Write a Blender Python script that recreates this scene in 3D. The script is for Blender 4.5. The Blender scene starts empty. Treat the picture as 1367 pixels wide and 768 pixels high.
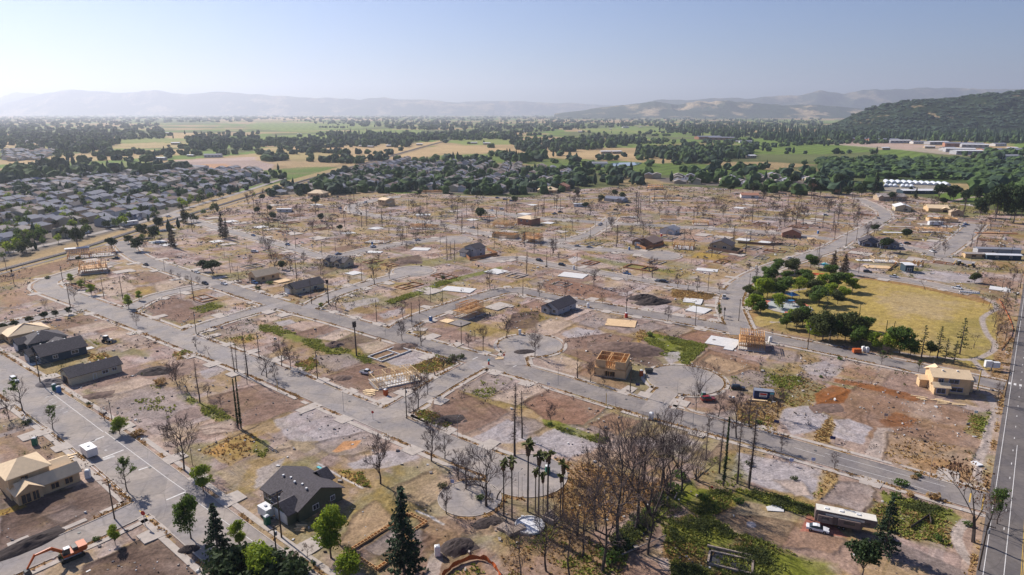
import bpy, math, random
import numpy as np
from math import sin, cos, tan, atan, atan2, pi, radians, sqrt, hypot, degrees
random.seed(11)
rng = np.random.default_rng(11)
SC = bpy.context.scene
COL = SC.collection
# ------------------------------------------------------------------ camera, light, exposure
HC, F, YH = 90.0, 880.0, 150.0
TH = atan((384 - YH) / F)
cd = bpy.data.cameras.new('camera'); cam = bpy.data.objects.new('camera', cd); COL.objects.link(cam)
cam.location = (0, 0, HC); cam.rotation_euler = (pi/2 - TH, 0, 0)
cd.sensor_width = 36; cd.lens = 36 * F / 1367.0; cd.clip_start = 1; cd.clip_end = 60000
SC.camera = cam
SUN_EL, SUN_AZ = radians(37), atan2(-.743, .669)      # compass style: clockwise from +Y
w = bpy.data.worlds.new('World'); SC.world = w; w.use_nodes = True
nt = w.node_tree; bg = nt.nodes['Background']
sky = nt.nodes.new('ShaderNodeTexSky'); sky.sky_type = 'NISHITA'; sky.sun_disc = False
sky.sun_elevation = SUN_EL; sky.sun_rotation = SUN_AZ % (2*pi); sky.altitude = 100
sky.air_density = 1.0; sky.dust_density = 0.8; sky.ozone_density = 1.6
tint = nt.nodes.new('ShaderNodeMix'); tint.data_type = 'RGBA'; tint.blend_type = 'MULTIPLY'; tint.inputs[0].default_value = 1; tint.inputs[7].default_value = (.80, .96, 1.36, 1)
nt.links.new(sky.outputs[0], tint.inputs[6]); nt.links.new(tint.outputs[2], bg.inputs[0]); bg.inputs[1].default_value = 0.052
sl = bpy.data.lights.new('sun', 'SUN'); so = bpy.data.objects.new('sun', sl); COL.objects.link(so)
sl.energy = 5.0; sl.angle = radians(0.53); sl.color = (1.0, .925, .83)
so.rotation_euler = (pi/2 - SUN_EL, 0, -SUN_AZ + pi)
so.location = (0, 0, 500)
SC.view_settings.view_transform = 'Standard'; SC.view_settings.look = 'None'
SC.view_settings.exposure = 0.52; SC.view_settings.gamma = 1.0; SC.view_settings.use_curve_mapping = False
SC.render.engine = 'CYCLES'
SC.cycles.max_bounces = 5; SC.cycles.diffuse_bounces = 3; SC.cycles.glossy_bounces = 2
SC.cycles.transparent_max_bounces = 6; SC.cycles.volume_bounces = 0; SC.cycles.transmission_bounces = 3
HAZE_DENSITY = 7.0e-5

# ------------------------------------------------------------------ map: photo pixel -> point of the plain
def P(x, y, z=0.0):
    a = (x - 683.5) / F; b = (384 - y) / F
    dy = cos(TH) + b*sin(TH); dz = -sin(TH) + b*cos(TH)
    t = (z - HC) / dz
    return (a*t, dy*t)
def proj(X, Y, Z):
    d = Z - HC
    zc = Y*cos(TH) - d*sin(TH); up = Y*sin(TH) + d*cos(TH)
    return 683.5 + F*X/zc, 384 - F*up/zc
def hm(x, y, px):
    """height in metres of an upright thing px photo-pixels tall whose foot is seen at x, y"""
    X, Y = P(x, y); lo, hi = 0.0, 80.0
    for _ in range(26):
        m = (lo+hi)/2
        if y - proj(X, Y, m)[1] < px: lo = m
        else: hi = m
    return lo
GU = radians(-38.5); GV = radians(51.5)               # the two street directions
U = np.array([cos(GU), sin(GU)]); V = np.array([cos(GV), sin(GV)])

# ------------------------------------------------------------------ materials
MATS = {}
def mat(name, c, rough=.85, amt=.18, scale=1.5, spec=.25, metal=0.0, bump=0.0, c2=None, transl=0.0, stretch=None):
    m = bpy.data.materials.new(name); m.use_nodes = True; MATS[name] = m
    n = m.node_tree; b = n.nodes['Principled BSDF']
    b.inputs['Roughness'].default_value = rough; b.inputs['Specular IOR Level'].default_value = spec
    b.inputs['Metallic'].default_value = metal
    tc = n.nodes.new('ShaderNodeTexCoord'); nz = n.nodes.new('ShaderNodeTexNoise')
    nz.inputs['Scale'].default_value = scale; nz.inputs['Detail'].default_value = 5
    src = tc.outputs['Object']
    if stretch:
        mp = n.nodes.new('ShaderNodeMapping'); mp.inputs['Scale'].default_value = stretch
        n.links.new(src, mp.inputs[0]); src = mp.outputs[0]
    n.links.new(src, nz.inputs['Vector'])
    mr = n.nodes.new('ShaderNodeMapRange'); mr.inputs[1].default_value = .3; mr.inputs[2].default_value = .7
    n.links.new(nz.outputs['Fac'], mr.inputs[0])
    mx = n.nodes.new('ShaderNodeMix'); mx.data_type = 'RGBA'
    a = c2 if c2 else tuple(v*(1-amt) for v in c); d = c if c2 else tuple(min(1, v*(1+amt)) for v in c)
    mx.inputs[6].default_value = (*a, 1); mx.inputs[7].default_value = (*d, 1)
    n.links.new(mr.outputs[0], mx.inputs[0]); n.links.new(mx.outputs[2], b.inputs['Base Color'])
    if bump:
        bp = n.nodes.new('ShaderNodeBump'); bp.inputs['Strength'].default_value = bump; bp.inputs['Distance'].default_value = .1
        n.links.new(nz.outputs['Fac'], bp.inputs['Height']); n.links.new(bp.outputs[0], b.inputs['Normal'])
    if transl:
        t = n.nodes.new('ShaderNodeBsdfTranslucent'); ms = n.nodes.new('ShaderNodeMixShader')
        ms.inputs[0].default_value = transl
        hs = n.nodes.new('ShaderNodeHueSaturation'); hs.inputs['Value'].default_value = 1.5; hs.inputs['Hue'].default_value = .48
        n.links.new(mx.outputs[2], hs.inputs['Color']); n.links.new(hs.outputs[0], t.inputs['Color'])
        n.links.new(b.outputs[0], ms.inputs[1]); n.links.new(t.outputs[0], ms.inputs[2])
        n.links.new(ms.outputs[0], n.nodes['Material Output'].inputs['Surface'])
    return m
M = mat
def road_mat(name, c, dust):
    m = bpy.data.materials.new(name); m.use_nodes = True; MATS[name] = m; N = m.node_tree; b = N.nodes['Principled BSDF']; b.inputs['Roughness'].default_value = .9; b.inputs['Specular IOR Level'].default_value = .2
    tc = N.nodes.new('ShaderNodeTexCoord')
    def noise(s, d=5):
        z = N.nodes.new('ShaderNodeTexNoise'); z.inputs['Scale'].default_value = s; z.inputs['Detail'].default_value = d; N.links.new(tc.outputs['Object'], z.inputs['Vector']); return z.outputs['Fac']
    def rng_(src, a, b_, lo, hi):
        r = N.nodes.new('ShaderNodeMapRange'); r.inputs[1].default_value = a; r.inputs[2].default_value = b_; r.inputs[3].default_value = lo; r.inputs[4].default_value = hi; N.links.new(src, r.inputs[0]); return r.outputs[0]
    mx = N.nodes.new('ShaderNodeMix'); mx.data_type = 'RGBA'; mx.inputs[6].default_value = (*c, 1); mx.inputs[7].default_value = (*dust, 1); N.links.new(rng_(noise(.13, 6), .38, .62, 0, .9), mx.inputs[0])
    vo = N.nodes.new('ShaderNodeTexVoronoi'); vo.feature = 'DISTANCE_TO_EDGE'; vo.inputs['Scale'].default_value = .16; N.links.new(tc.outputs['Object'], vo.inputs['Vector'])
    pv = N.nodes.new('ShaderNodeTexVoronoi'); pv.inputs['Scale'].default_value = .11; N.links.new(tc.outputs['Object'], pv.inputs['Vector']); sp = N.nodes.new('ShaderNodeSeparateColor'); N.links.new(pv.outputs['Color'], sp.inputs[0])
    cur = mx.outputs[2]
    for src in (rng_(vo.outputs['Distance'], .006, .022, .84, 1), rng_(noise(.9), .3, .7, .88, 1.1), rng_(sp.outputs[0], .0, 1, .9, 1.08), rng_(noise(.35, 3), .60, .70, 1, .86)):
        vm = N.nodes.new('ShaderNodeVectorMath'); vm.operation = 'SCALE'; N.links.new(cur, vm.inputs[0]); N.links.new(src, vm.inputs['Scale']); cur = vm.outputs[0]
    N.links.new(cur, b.inputs['Base Color'])
road_mat('asphalt_light', (.245, .222, .218), (.32, .275, .24)); road_mat('asphalt_old', (.19, .17, .168), (.27, .235, .21)); road_mat('asphalt_dark', (.12, .107, .107), (.16, .14, .13))
M('concrete', (.40, .35, .31), .9, .14, .6)
M('concrete_pale', (.56, .55, .54), .85, .08, .8)
M('paint_white', (.62, .60, .58), .7, .15, 1.2)
M('paint_worn', (.40, .38, .37), .7, .2, 1.2)
M('paint_yellow', (.55, .36, .08), .7, .15, 1.2)
M('roof_slate', (.075, .066, .074), .85, .32, 2.2, bump=.3)
M('roof_grey', (.22, .225, .26), .85, .18, 3.0)
M('roof_brown', (.22, .155, .13), .85, .2, 3.0)
M('roof_tan', (.32, .28, .26), .85, .2, 3.0)
M('roof_blue', (.17, .18, .23), .85, .2, 3.0)
M('roof_white', (.62, .62, .64), .7, .1, 1.0)
M('wall_green', (.09, .105, .07), .8, .08, 1)
M('wall_navy', (.035, .06, .085), .8, .08, 1)
M('wall_beige', (.50, .43, .30), .8, .08, 1)
M('wall_white', (.62, .60, .58), .8, .08, 1)
M('wall_grey', (.36, .36, .38), .8, .08, 1)
M('wall_blue', (.26, .31, .38), .8, .08, 1)
M('wall_brown', (.20, .12, .085), .8, .12, 1)
M('wall_tan', (.42, .32, .22), .8, .1, 1)
M('wall_brick', (.35, .17, .11), .8, .15, 1)
M('sheathing', (.60, .42, .24), .75, .10, .9, bump=.1)
M('sheathing_roof', (.70, .53, .34), .75, .08, .9)
M('stud', (.62, .37, .17), .7, .15, 2)
M('stud_pale', (.68, .50, .29), .7, .12, 2)
M('fence_wood', (.36, .17, .08), .8, .15, 2)
M('pole_wood', (.085, .06, .045), .9, .3, 2, stretch=(6, 6, .4))
M('pole_metal', (.28, .29, .31), .6, .1, 2, metal=.3)
M('pole_yellow', (.50, .34, .08), .8, .1, 2)
M('bark_burnt', (.045, .034, .032), .95, .45, 1.2, c2=(.10, .08, .07))
M('bark_grey', (.13, .10, .088), .95, .3, 1.2)
M('twig', (.12, .088, .082), .95, .3, .8)
M('twig_rust', (.13, .07, .045), .95, .3, .8)
M('leaf_green', (.10, .17, .028), .7, .3, .45, c2=(.04, .075, .015), transl=.35)
M('leaf_bright', (.26, .34, .03), .7, .3, .45, c2=(.09, .15, .015), transl=.4)
M('leaf_dark', (.045, .075, .022), .8, .3, .45, c2=(.02, .036, .013), transl=.2)
M('leaf_olive', (.095, .115, .035), .8, .3, .45, c2=(.04, .055, .018), transl=.3)
M('leaf_purple', (.07, .02, .03), .8, .3, .45, transl=.2)
M('needle', (.035, .065, .028), .85, .3, .6, c2=(.014, .028, .014), transl=.1)
M('needle_dead', (.085, .06, .04), .9, .3, .6)
M('palm_green', (.085, .10, .025), .7, .3, 1.0, transl=.3)
M('palm_dead', (.14, .085, .05), .9, .3, 1.0)
M('far_leaf', (.10, .16, .045), .95, .3, .05, c2=(.045, .08, .03), transl=.2)
M('far_leaf_dark', (.05, .085, .045), .95, .3, .05, c2=(.026, .048, .03))
M('weed_green', (.27, .29, .06), .8, .3, .3, c2=(.16, .19, .04), transl=.3)
M('weed_dry', (.40, .28, .11), .85, .3, .3, c2=(.27, .17, .07), transl=.3)
M('rubble', (.34, .30, .27), .95, .4, .5)
M('dirt', (.15, .10, .08), .98, .35, .8, bump=.6)
M('dirt_pale', (.38, .30, .24), .98, .25, .8, bump=.6)
M('mulch', (.05, .038, .036), .98, .4, 1.0, bump=.6)
M('glass', (.03, .04, .05), .08, .1, 1, spec=.6)
M('white_plastic', (.68, .68, .68), .5, .05, 1)
M('trim_white', (.66, .66, .68), .6, .05, 1)
M('trim_blue', (.33, .37, .55), .6, .05, 1)
M('blue_plastic', (.05, .16, .38), .5, .05, 1)
M('green_plastic', (.02, .14, .09), .5, .05, 1)
M('orange_plastic', (.48, .11, .03), .5, .08, 1)
M('red_plastic', (.5, .04, .03), .5, .08, 1)
M('orange_paint', (.55, .12, .04), .5, .15, 1.5)
M('machine_grey', (.10, .10, .10), .6, .2, 2, metal=.2)
M('machine_yellow', (.55, .36, .06), .5, .15, 2)
M('rubber', (.02, .02, .02), .9, .2, 2)
M('car_white', (.70, .70, .72), .25, .03, 1, spec=.5)
M('car_black', (.02, .02, .025), .2, .05, 1, spec=.5)
M('car_blue', (.05, .11, .25), .25, .05, 1, spec=.5)
M('car_silver', (.38, .39, .41), .3, .05, 1, metal=.5)
M('car_red', (.25, .02, .02), .25, .05, 1, spec=.5)
M('rv_cream', (.66, .62, .54), .5, .05, 1)
M('rv_brown', (.17, .13, .12), .5, .1, 1)
M('navy_steel', (.02, .04, .12), .5, .1, 1)
M('turquoise', (.10, .42, .46), .6, .1, 1)
M('canopy_blue', (.03, .15, .32), .6, .1, 1)
M('safety_red', (.50, .16, .11), .9, .12, .8)
M('safety_grey', (.36, .38, .37), .9, .12, .8)
M('greenhouse', (.62, .65, .70), .35, .05, .3)
M('gravel', (.20, .17, .16), .95, .2, .6)
M('ballast', (.13, .115, .12), .95, .25, .4)
M('rail_steel', (.20, .17, .15), .45, .2, 1, metal=.7)
M('brick_pave', (.30, .14, .11), .9, .15, 1)
M('wire', (.03, .03, .03), .6, .05, 1)
M('stone_block', (.30, .24, .20), .95, .25, .9)
M('sign_navy', (.03, .04, .13), .5, .05, 1)
M('pond_water', (.10, .17, .24), .08, .1, .01, spec=.5)
M('excavated_liner', (.045, .045, .05), .7, .2, 1)

# ------------------------------------------------------------------ mesh builder
class MB:
    def __init__(s): s.v = []; s.f = []; s.m = []
    def add(s, vs, fs, m=0):
        k = len(s.v); s.v += vs; s.f += [tuple(i+k for i in f) for f in fs]; s.m += [m]*len(fs)
    def box(s, c, d, rot=0, m=0):
        cx, cy, cz = c; a, b, h = d[0]/2, d[1]/2, d[2]/2; ca, sa = cos(rot), sin(rot)
        vs = [(cx+x*ca-y*sa, cy+x*sa+y*ca, cz+z) for z in (-h, h) for x, y in ((-a, -b), (a, -b), (a, b), (-a, b))]
        s.add(vs, [(3, 2, 1, 0), (4, 5, 6, 7), (0, 1, 5, 4), (1, 2, 6, 5), (2, 3, 7, 6), (3, 0, 4, 7)], m)
    def tube(s, p, q, r0, r1, n=4, m=0, cap=False):
        p = np.array(p, float); q = np.array(q, float); d = q-p; L = np.linalg.norm(d)
        if L < 1e-6: return
        d /= L; a = np.cross(d, (0, 0, 1) if abs(d[2]) < .9 else (1, 0, 0)); a /= np.linalg.norm(a); b = np.cross(d, a)
        vs = []
        for c, r in ((p, r0), (q, r1)):
            for i in range(n):
                t = 2*pi*i/n; vs.append(tuple(c + r*(cos(t)*a + sin(t)*b)))
        fs = [(i, (i+1) % n, n+(i+1) % n, n+i) for i in range(n)]
        if cap: fs += [tuple(range(n-1, -1, -1)), tuple(range(n, 2*n))]
        s.add(vs, fs, m)
    def prism(s, pts, z0, z1, m=0):
        n = len(pts); vs = [(x, y, z0) for x, y in pts] + [(x, y, z1) for x, y in pts]
        s.add(vs, [tuple(range(n-1, -1, -1)), tuple(range(n, 2*n))] + [(i, (i+1) % n, n+(i+1) % n, n+i) for i in range(n)], m)
    def lathe(s, c, prof, n=10, m=0):
        vs = []
        for r, z in prof:
            for i in range(n): vs.append((c[0]+r*cos(2*pi*i/n), c[1]+r*sin(2*pi*i/n), c[2]+z))
        fs = []
        for k in range(len(prof)-1):
            for i in range(n): j = (i+1) % n; fs.append((k*n+i, k*n+j, (k+1)*n+j, (k+1)*n+i))
        fs.append(tuple(range(n-1, -1, -1))); fs.append(tuple((len(prof)-1)*n+i for i in range(n)))
        s.add(vs, fs, m)
    def quadc(s, c, n, size, asp=1.0, m=0, spin=None):
        n = np.array(n, float); n /= max(1e-6, np.linalg.norm(n))
        a = np.cross(n, (0, 0, 1) if abs(n[2]) < .9 else (1, 0, 0)); a /= np.linalg.norm(a); b = np.cross(n, a)
        t = random.uniform(0, 6.28) if spin is None else spin
        a, b = a*cos(t)+b*sin(t), -a*sin(t)+b*cos(t)
        c = np.array(c); h = size/2
        s.add([tuple(c-a*h), tuple(c-b*h*asp), tuple(c+a*h), tuple(c+b*h*asp)], [(0, 1, 2, 3)], m)
    def mesh(s, name, mats):
        me = bpy.data.meshes.new(name); me.from_pydata(s.v, [], s.f)
        for x in mats: me.materials.append(MATS[x] if isinstance(x, str) else x)
        if len(mats) > 1: me.polygons.foreach_set('material_index', s.m)
        me.update(); return me
    def build(s, name, mats, parent=None, loc=(0, 0, 0), rz=0, smooth=False):
        if isinstance(mats, str): mats = [mats]
        me = s.mesh(name, mats)
        if smooth: me.polygons.foreach_set('use_smooth', [True]*len(me.polygons))
        o = bpy.data.objects.new(name, me); COL.objects.link(o); o.parent = parent
        o.location = loc; o.rotation_euler = (0, 0, rz); return o
def npmesh(name, v, f, mats, smooth=False, mi=None):
    """numpy verts (n,3) and equal-size faces (m,k)"""
    me = bpy.data.meshes.new(name); v = np.asarray(v, np.float32); f = np.asarray(f, np.int32); k = f.shape[1]
    me.vertices.add(len(v)); me.vertices.foreach_set('co', v.ravel())
    me.loops.add(f.size); me.loops.foreach_set('vertex_index', f.ravel())
    me.polygons.add(len(f)); me.polygons.foreach_set('loop_start', np.arange(0, f.size, k, dtype=np.int32))
    for x in mats: me.materials.append(MATS[x] if isinstance(x, str) else x)
    if mi is not None: me.polygons.foreach_set('material_index', np.asarray(mi, np.int32))
    me.polygons.foreach_set('use_smooth', np.full(len(f), smooth))
    me.update(calc_edges=True); me.validate()
    return me
def link(name, me, parent=None, loc=(0, 0, 0), rz=0, sc=1):
    o = bpy.data.objects.new(name, me); COL.objects.link(o); o.parent = parent; o.location = loc
    o.rotation_euler = (0, 0, rz); o.scale = (sc, sc, sc) if not isinstance(sc, tuple) else sc; return o
def empty(name, loc, rz=0):
    o = bpy.data.objects.new(name, None); COL.objects.link(o); o.location = loc; o.rotation_euler = (0, 0, rz); o.empty_display_size = .5; return o
def tag(o, label, cat, group=None):
    o['label'] = label; o['category'] = cat
    if group: o['group'] = group
    return o
def struct(o, kind='structure'): o['kind'] = kind; return o
KIDS = {}
def copy_tree(o):
    c = o.copy(); COL.objects.link(c)
    for ch in KIDS.get(o.name) or o.children:
        d = ch.copy(); COL.objects.link(d); d.parent = c
        for g in ch.children:
            e = g.copy(); COL.objects.link(e); e.parent = d
    return c
REG = []         # things whose labels say where they stand: (object, px, py, description)
def reg(o, x, y, desc, cat, group=None):
    o['category'] = cat
    if group: o['group'] = group
    REG.append((o, x, y, desc)); return o
FIRST = {}
def place(builder, key, x, y, rz=0, sc=1.0, z=0):
    """a copy of the thing made by builder(), standing where the photo shows it"""
    if key not in FIRST: o = builder(); FIRST[key] = o
    else: o = copy_tree(FIRST[key])
    X, Y = P(x, y); o.location = (X, Y, z); o.rotation_euler = (0, 0, rz); o.scale = (sc, sc, sc); return o

# ------------------------------------------------------------------ value noise on arrays
def vnoise(x, y, seed=0):
    xi = np.floor(x).astype(np.int64); yi = np.floor(y).astype(np.int64); fx = x-xi; fy = y-yi
    fx = fx*fx*(3-2*fx); fy = fy*fy*(3-2*fy)
    def h(a, b):
        n = (a*374761393 + b*668265263 + seed*1274126177) & 0xffffffff
        n = ((n ^ (n >> 13)) * 1274126177) & 0xffffffff
        return ((n ^ (n >> 16)) & 0xffff) / 65535.0
    return (h(xi, yi)*(1-fx)+h(xi+1, yi)*fx)*(1-fy) + (h(xi, yi+1)*(1-fx)+h(xi+1, yi+1)*fx)*fy
def fbm(x, y, s, o=4, seed=0):
    t = 0; a = 1; n = 0; x = x/s; y = y/s
    for i in range(o): t = t + a*vnoise(x, y, seed+i*17); n += a; a *= .55; x = x*2.03; y = y*2.03
    return t/n
def sdpoly(px, py, pts):
    """signed distance, negative inside"""
    d = np.full(px.shape, 1e12); ins = np.zeros(px.shape, bool); n = len(pts)
    for i in range(n):
        ax, ay = pts[i]; bx, by = pts[(i+1) % n]; ex, ey = bx-ax, by-ay; wx, wy = px-ax, py-ay
        t = np.clip((wx*ex+wy*ey)/(ex*ex+ey*ey+1e-12), 0, 1)
        d = np.minimum(d, (wx-ex*t)**2+(wy-ey*t)**2)
        c = ((ay <= py) != (by <= py)) & (px < (bx-ax)*(py-ay)/((by-ay) if by != ay else 1e-9)+ax)
        ins ^= c
    d = np.sqrt(d); return np.where(ins, -d, d)
def sdline(px, py, pts):
    d = np.full(px.shape, 1e12)
    for i in range(len(pts)-1):
        ax, ay = pts[i]; bx, by = pts[i+1]; ex, ey = bx-ax, by-ay; wx, wy = px-ax, py-ay
        t = np.clip((wx*ex+wy*ey)/(ex*ex+ey*ey+1e-12), 0, 1); d = np.minimum(d, (wx-ex*t)**2+(wy-ey*t)**2)
    return np.sqrt(d)
def inside(x, y, pts): return bool(sdpoly(np.array([x]), np.array([y]), pts)[0] < 0)

# ------------------------------------------------------------------ streets (photo coordinates of their centre lines)
# name, width m, points, bulbs [(x, y, radius)], has pavement, material
ROADS = [
 ('left_road', 12.5, [(-90, 438), (0, 497), (60, 537), (132, 586), (212, 650), (290, 714), (400, 800)], [], 1, 'asphalt_light'),
 ('side_street', 7.5, [(-60, 788), (40, 745), (110, 715), (165, 690), (222, 662)], [], 1, 'asphalt_light'),
 ('inner_street', 10.5, [(150, 350), (105, 362), (62, 375), (60, 385), (85, 394), (125, 408), (200, 436), (250, 456), (300, 474), (367, 500), (442, 532), (517, 563), (580, 590), (640, 614), (690, 632)], [(703, 634, 10.3), (627, 665, 7.5)], 1, 'asphalt_light'),
 ('main_street', 9.5, [(160, 322), (180, 343), (217, 356), (262, 371), (300, 383), (342, 397), (392, 412), (455, 428), (517, 446), (592, 468), (684, 492), (759, 514), (834, 537), (909, 558), (1026, 589), (1101, 610), (1201, 638), (1276, 660), (1320, 672)], [], 1, 'asphalt_old'),
 ('cross_street', 8.5, [(545, 575), (515, 557), (555, 534), (597, 508), (645, 482)], [], 1, 'asphalt_light'),
 ('west_lane', 8.0, [(-60, 452), (0, 436), (60, 423), (105, 413), (130, 407)], [], 1, 'asphalt_light'),
 ('short_lane', 7.0, [(160, 420), (200, 398), (230, 390), (290, 378)], [], 1, 'asphalt_light'),
 ('link_lane', 7.5, [(235, 450), (290, 430), (342, 415), (385, 404)], [], 1, 'asphalt_light'),
 ('middle_street', 8.5, [(520, 450), (545, 430), (585, 415), (630, 400), (682, 385), (734, 397), (834, 415), (909, 427), (984, 441), (1026, 451), (1101, 466), (1201, 487), (1276, 502), (1341, 516)], [], 1, 'asphalt_old'),
 ('upper_court', 7.5, [(410, 412), (440, 395), (480, 382), (530, 369), (552, 363)], [(552, 362, 11.5)], 1, 'asphalt_light'),
 ('north_street', 8.0, [(228, 285), (290, 305), (342, 318), (390, 331), (425, 343), (455, 342), (500, 331), (560, 322), (600, 318)], [(606, 320, 12)], 1, 'asphalt_light'),
 ('far_loop', 8.0, [(535, 262), (485, 270), (464, 278), (482, 286), (537, 293), (590, 300), (640, 311), (700, 322), (734, 322), (779, 318), (809, 299), (818, 290)], [], 1, 'asphalt_light'),
 ('far_street', 8.0, [(640, 280), (684, 288), (740, 293), (809, 298), (909, 303), (1026, 310), (1113, 320)], [], 1, 'asphalt_light'),
 ('court_street', 8.5, [(700, 322), (760, 330), (834, 336), (879, 340)], [(882, 341, 12)], 1, 'asphalt_light'),
 ('long_street', 7.0, [(640, 350), (684, 344), (704, 347), (741, 355), (809, 366), (896, 381), (976, 391)], [], 1, 'asphalt_light'),
 ('park_street', 9.5, [(990, 448), (982, 428), (975, 410), (978, 392), (994, 374), (1030, 357), (1076, 343), (1108, 333), (1133, 318), (1166, 301), (1187, 287), (1162, 272), (1141, 264)], [], 1, 'asphalt_light'),
 ('east_street', 8.0, [(1140, 322), (1186, 326), (1240, 336), (1262, 347), (1300, 352)], [], 1, 'asphalt_light'),
 ('north_east_street', 11.0, [(1248, 343), (1276, 325), (1294, 310), (1303, 299)], [], 1, 'asphalt_light'),
 ('park_edge_street', 7.5, [(1090, 352), (1150, 366), (1226, 377), (1300, 392)], [], 1, 'asphalt_light'),
 ('central_court', 8.0, [(688, 488), (685, 475), (700, 465)], [(708, 461, 12.6)], 1, 'asphalt_light'),
 ('east_court', 7.0, [(868, 552), (888, 525), (905, 512)], [(914, 507, 12.8)], 1, 'asphalt_light'),
 ('far_east_lane', 7.0, [(880, 283), (960, 285), (1060, 293), (1150, 300)], [], 0, 'asphalt_light'),
 ('top_lane', 7.0, [(590, 262), (660, 264), (740, 268), (830, 262), (920, 262)], [], 0, 'asphalt_light'),
 ('suburb_road', 7.0, [(-60, 352), (60, 328), (120, 314), (200, 294), (262, 274), (320, 258), (380, 238)], [], 0, 'asphalt_light'),
]
R10L = [P(1309, 730), P(1358, 430)]
_d = np.array(R10L[1])-np.array(R10L[0]); _d /= np.linalg.norm(_d); _n = np.array([_d[1], -_d[0]])
R10C = [tuple(np.array(R10L[0]) + _n*7.2 + _d*t) for t in (-60, 0, 100, 200, 320, 450)]
RW = []
for nme, wd, pts, bulbs, pv, mt in ROADS:
    RW.append((nme, wd, [P(*p) for p in pts], [(*P(a, b), r) for a, b, r in bulbs], pv, mt))
RW.append(('boundary_road', 14.4, R10C, [], 0, 'asphalt_dark'))
def resample(pts, step):
    out = []
    # one round of corner rounding, then even steps
    q = [pts[0]]
    for i in range(len(pts)-1):
        a, b = np.array(pts[i]), np.array(pts[i+1]); q += [tuple(a*.75+b*.25), tuple(a*.25+b*.75)]
    q.append(pts[-1]); pts = q
    d = [0]
    for i in range(len(pts)-1): d.append(d[-1]+math.dist(pts[i], pts[i+1]))
    n = max(2, int(d[-1]/step)+1); t = np.linspace(0, d[-1], n)
    return np.stack([np.interp(t, d, [p[0] for p in pts]), np.interp(t, d, [p[1] for p in pts])], 1)
RSAMP = [resample(r[2], 3.0) for r in RW]
def road_sd(px, py, skip=-1, only_near=None):
    """distance beyond the kerb (negative on a road)"""
    d = np.full(px.shape, 1e9)
    for i, r in enumerate(RW):
        if i == skip: continue
        s = RSAMP[i]
        d = np.minimum(d, sdline(px, py, [tuple(p) for p in s[::2]]+[tuple(s[-1])]) - r[1]/2)
        for bx, by, br in r[3]: d = np.minimum(d, np.hypot(px-bx, py-by)-br)
    return d
# ------------------------------------------------------------------ the ground: one sheet, its soil colours stored per vertex
PAL = dict(soil=(.205, .145, .118), red=(.235, .155, .12), darksoil=(.125, .092, .078), pale=(.46, .385, .33), ash=(.40, .38, .385),
           ashy=(.285, .25, .235), tan=(.36, .275, .20), dry=(.34, .25, .105), green=(.15, .17, .045), olive=(.20, .19, .085),
           rust=(.22, .105, .055), orange=(.50, .30, .18), black=(.06, .048, .045), white=(.60, .59, .58), concrete=(.40, .36, .33),
           field=(.125, .17, .055), field2=(.18, .22, .085), straw=(.38, .29, .185), vine=(.10, .13, .05), pinkish=(.40, .32, .30),
           lawn=(.42, .33, .155), brown=(.24, .165, .12), wood=(.05, .07, .03), leaf=(.30, .19, .10), earthp=(.31, .22, .17))
BURN = [(-200, 385), (0, 365), (110, 340), (175, 318), (225, 296), (275, 282), (345, 262), (440, 262), (560, 258), (700, 264), (760, 254),
        (860, 246), (1050, 256), (1200, 258), (1300, 275), (1420, 300), (1460, 420), (1365, 430), (1330, 650), (1303, 800), (1303, 900), (-400, 900)]
LAWN = [(1128, 376), (1160, 371), (1230, 380), (1300, 397), (1322, 403), (1336, 425), (1330, 470), (1318, 498), (1260, 487), (1201, 476), (1101, 456), (1040, 443), (1003, 433), (995, 405), (1020, 382), (1075, 362), (1108, 358)]
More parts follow.
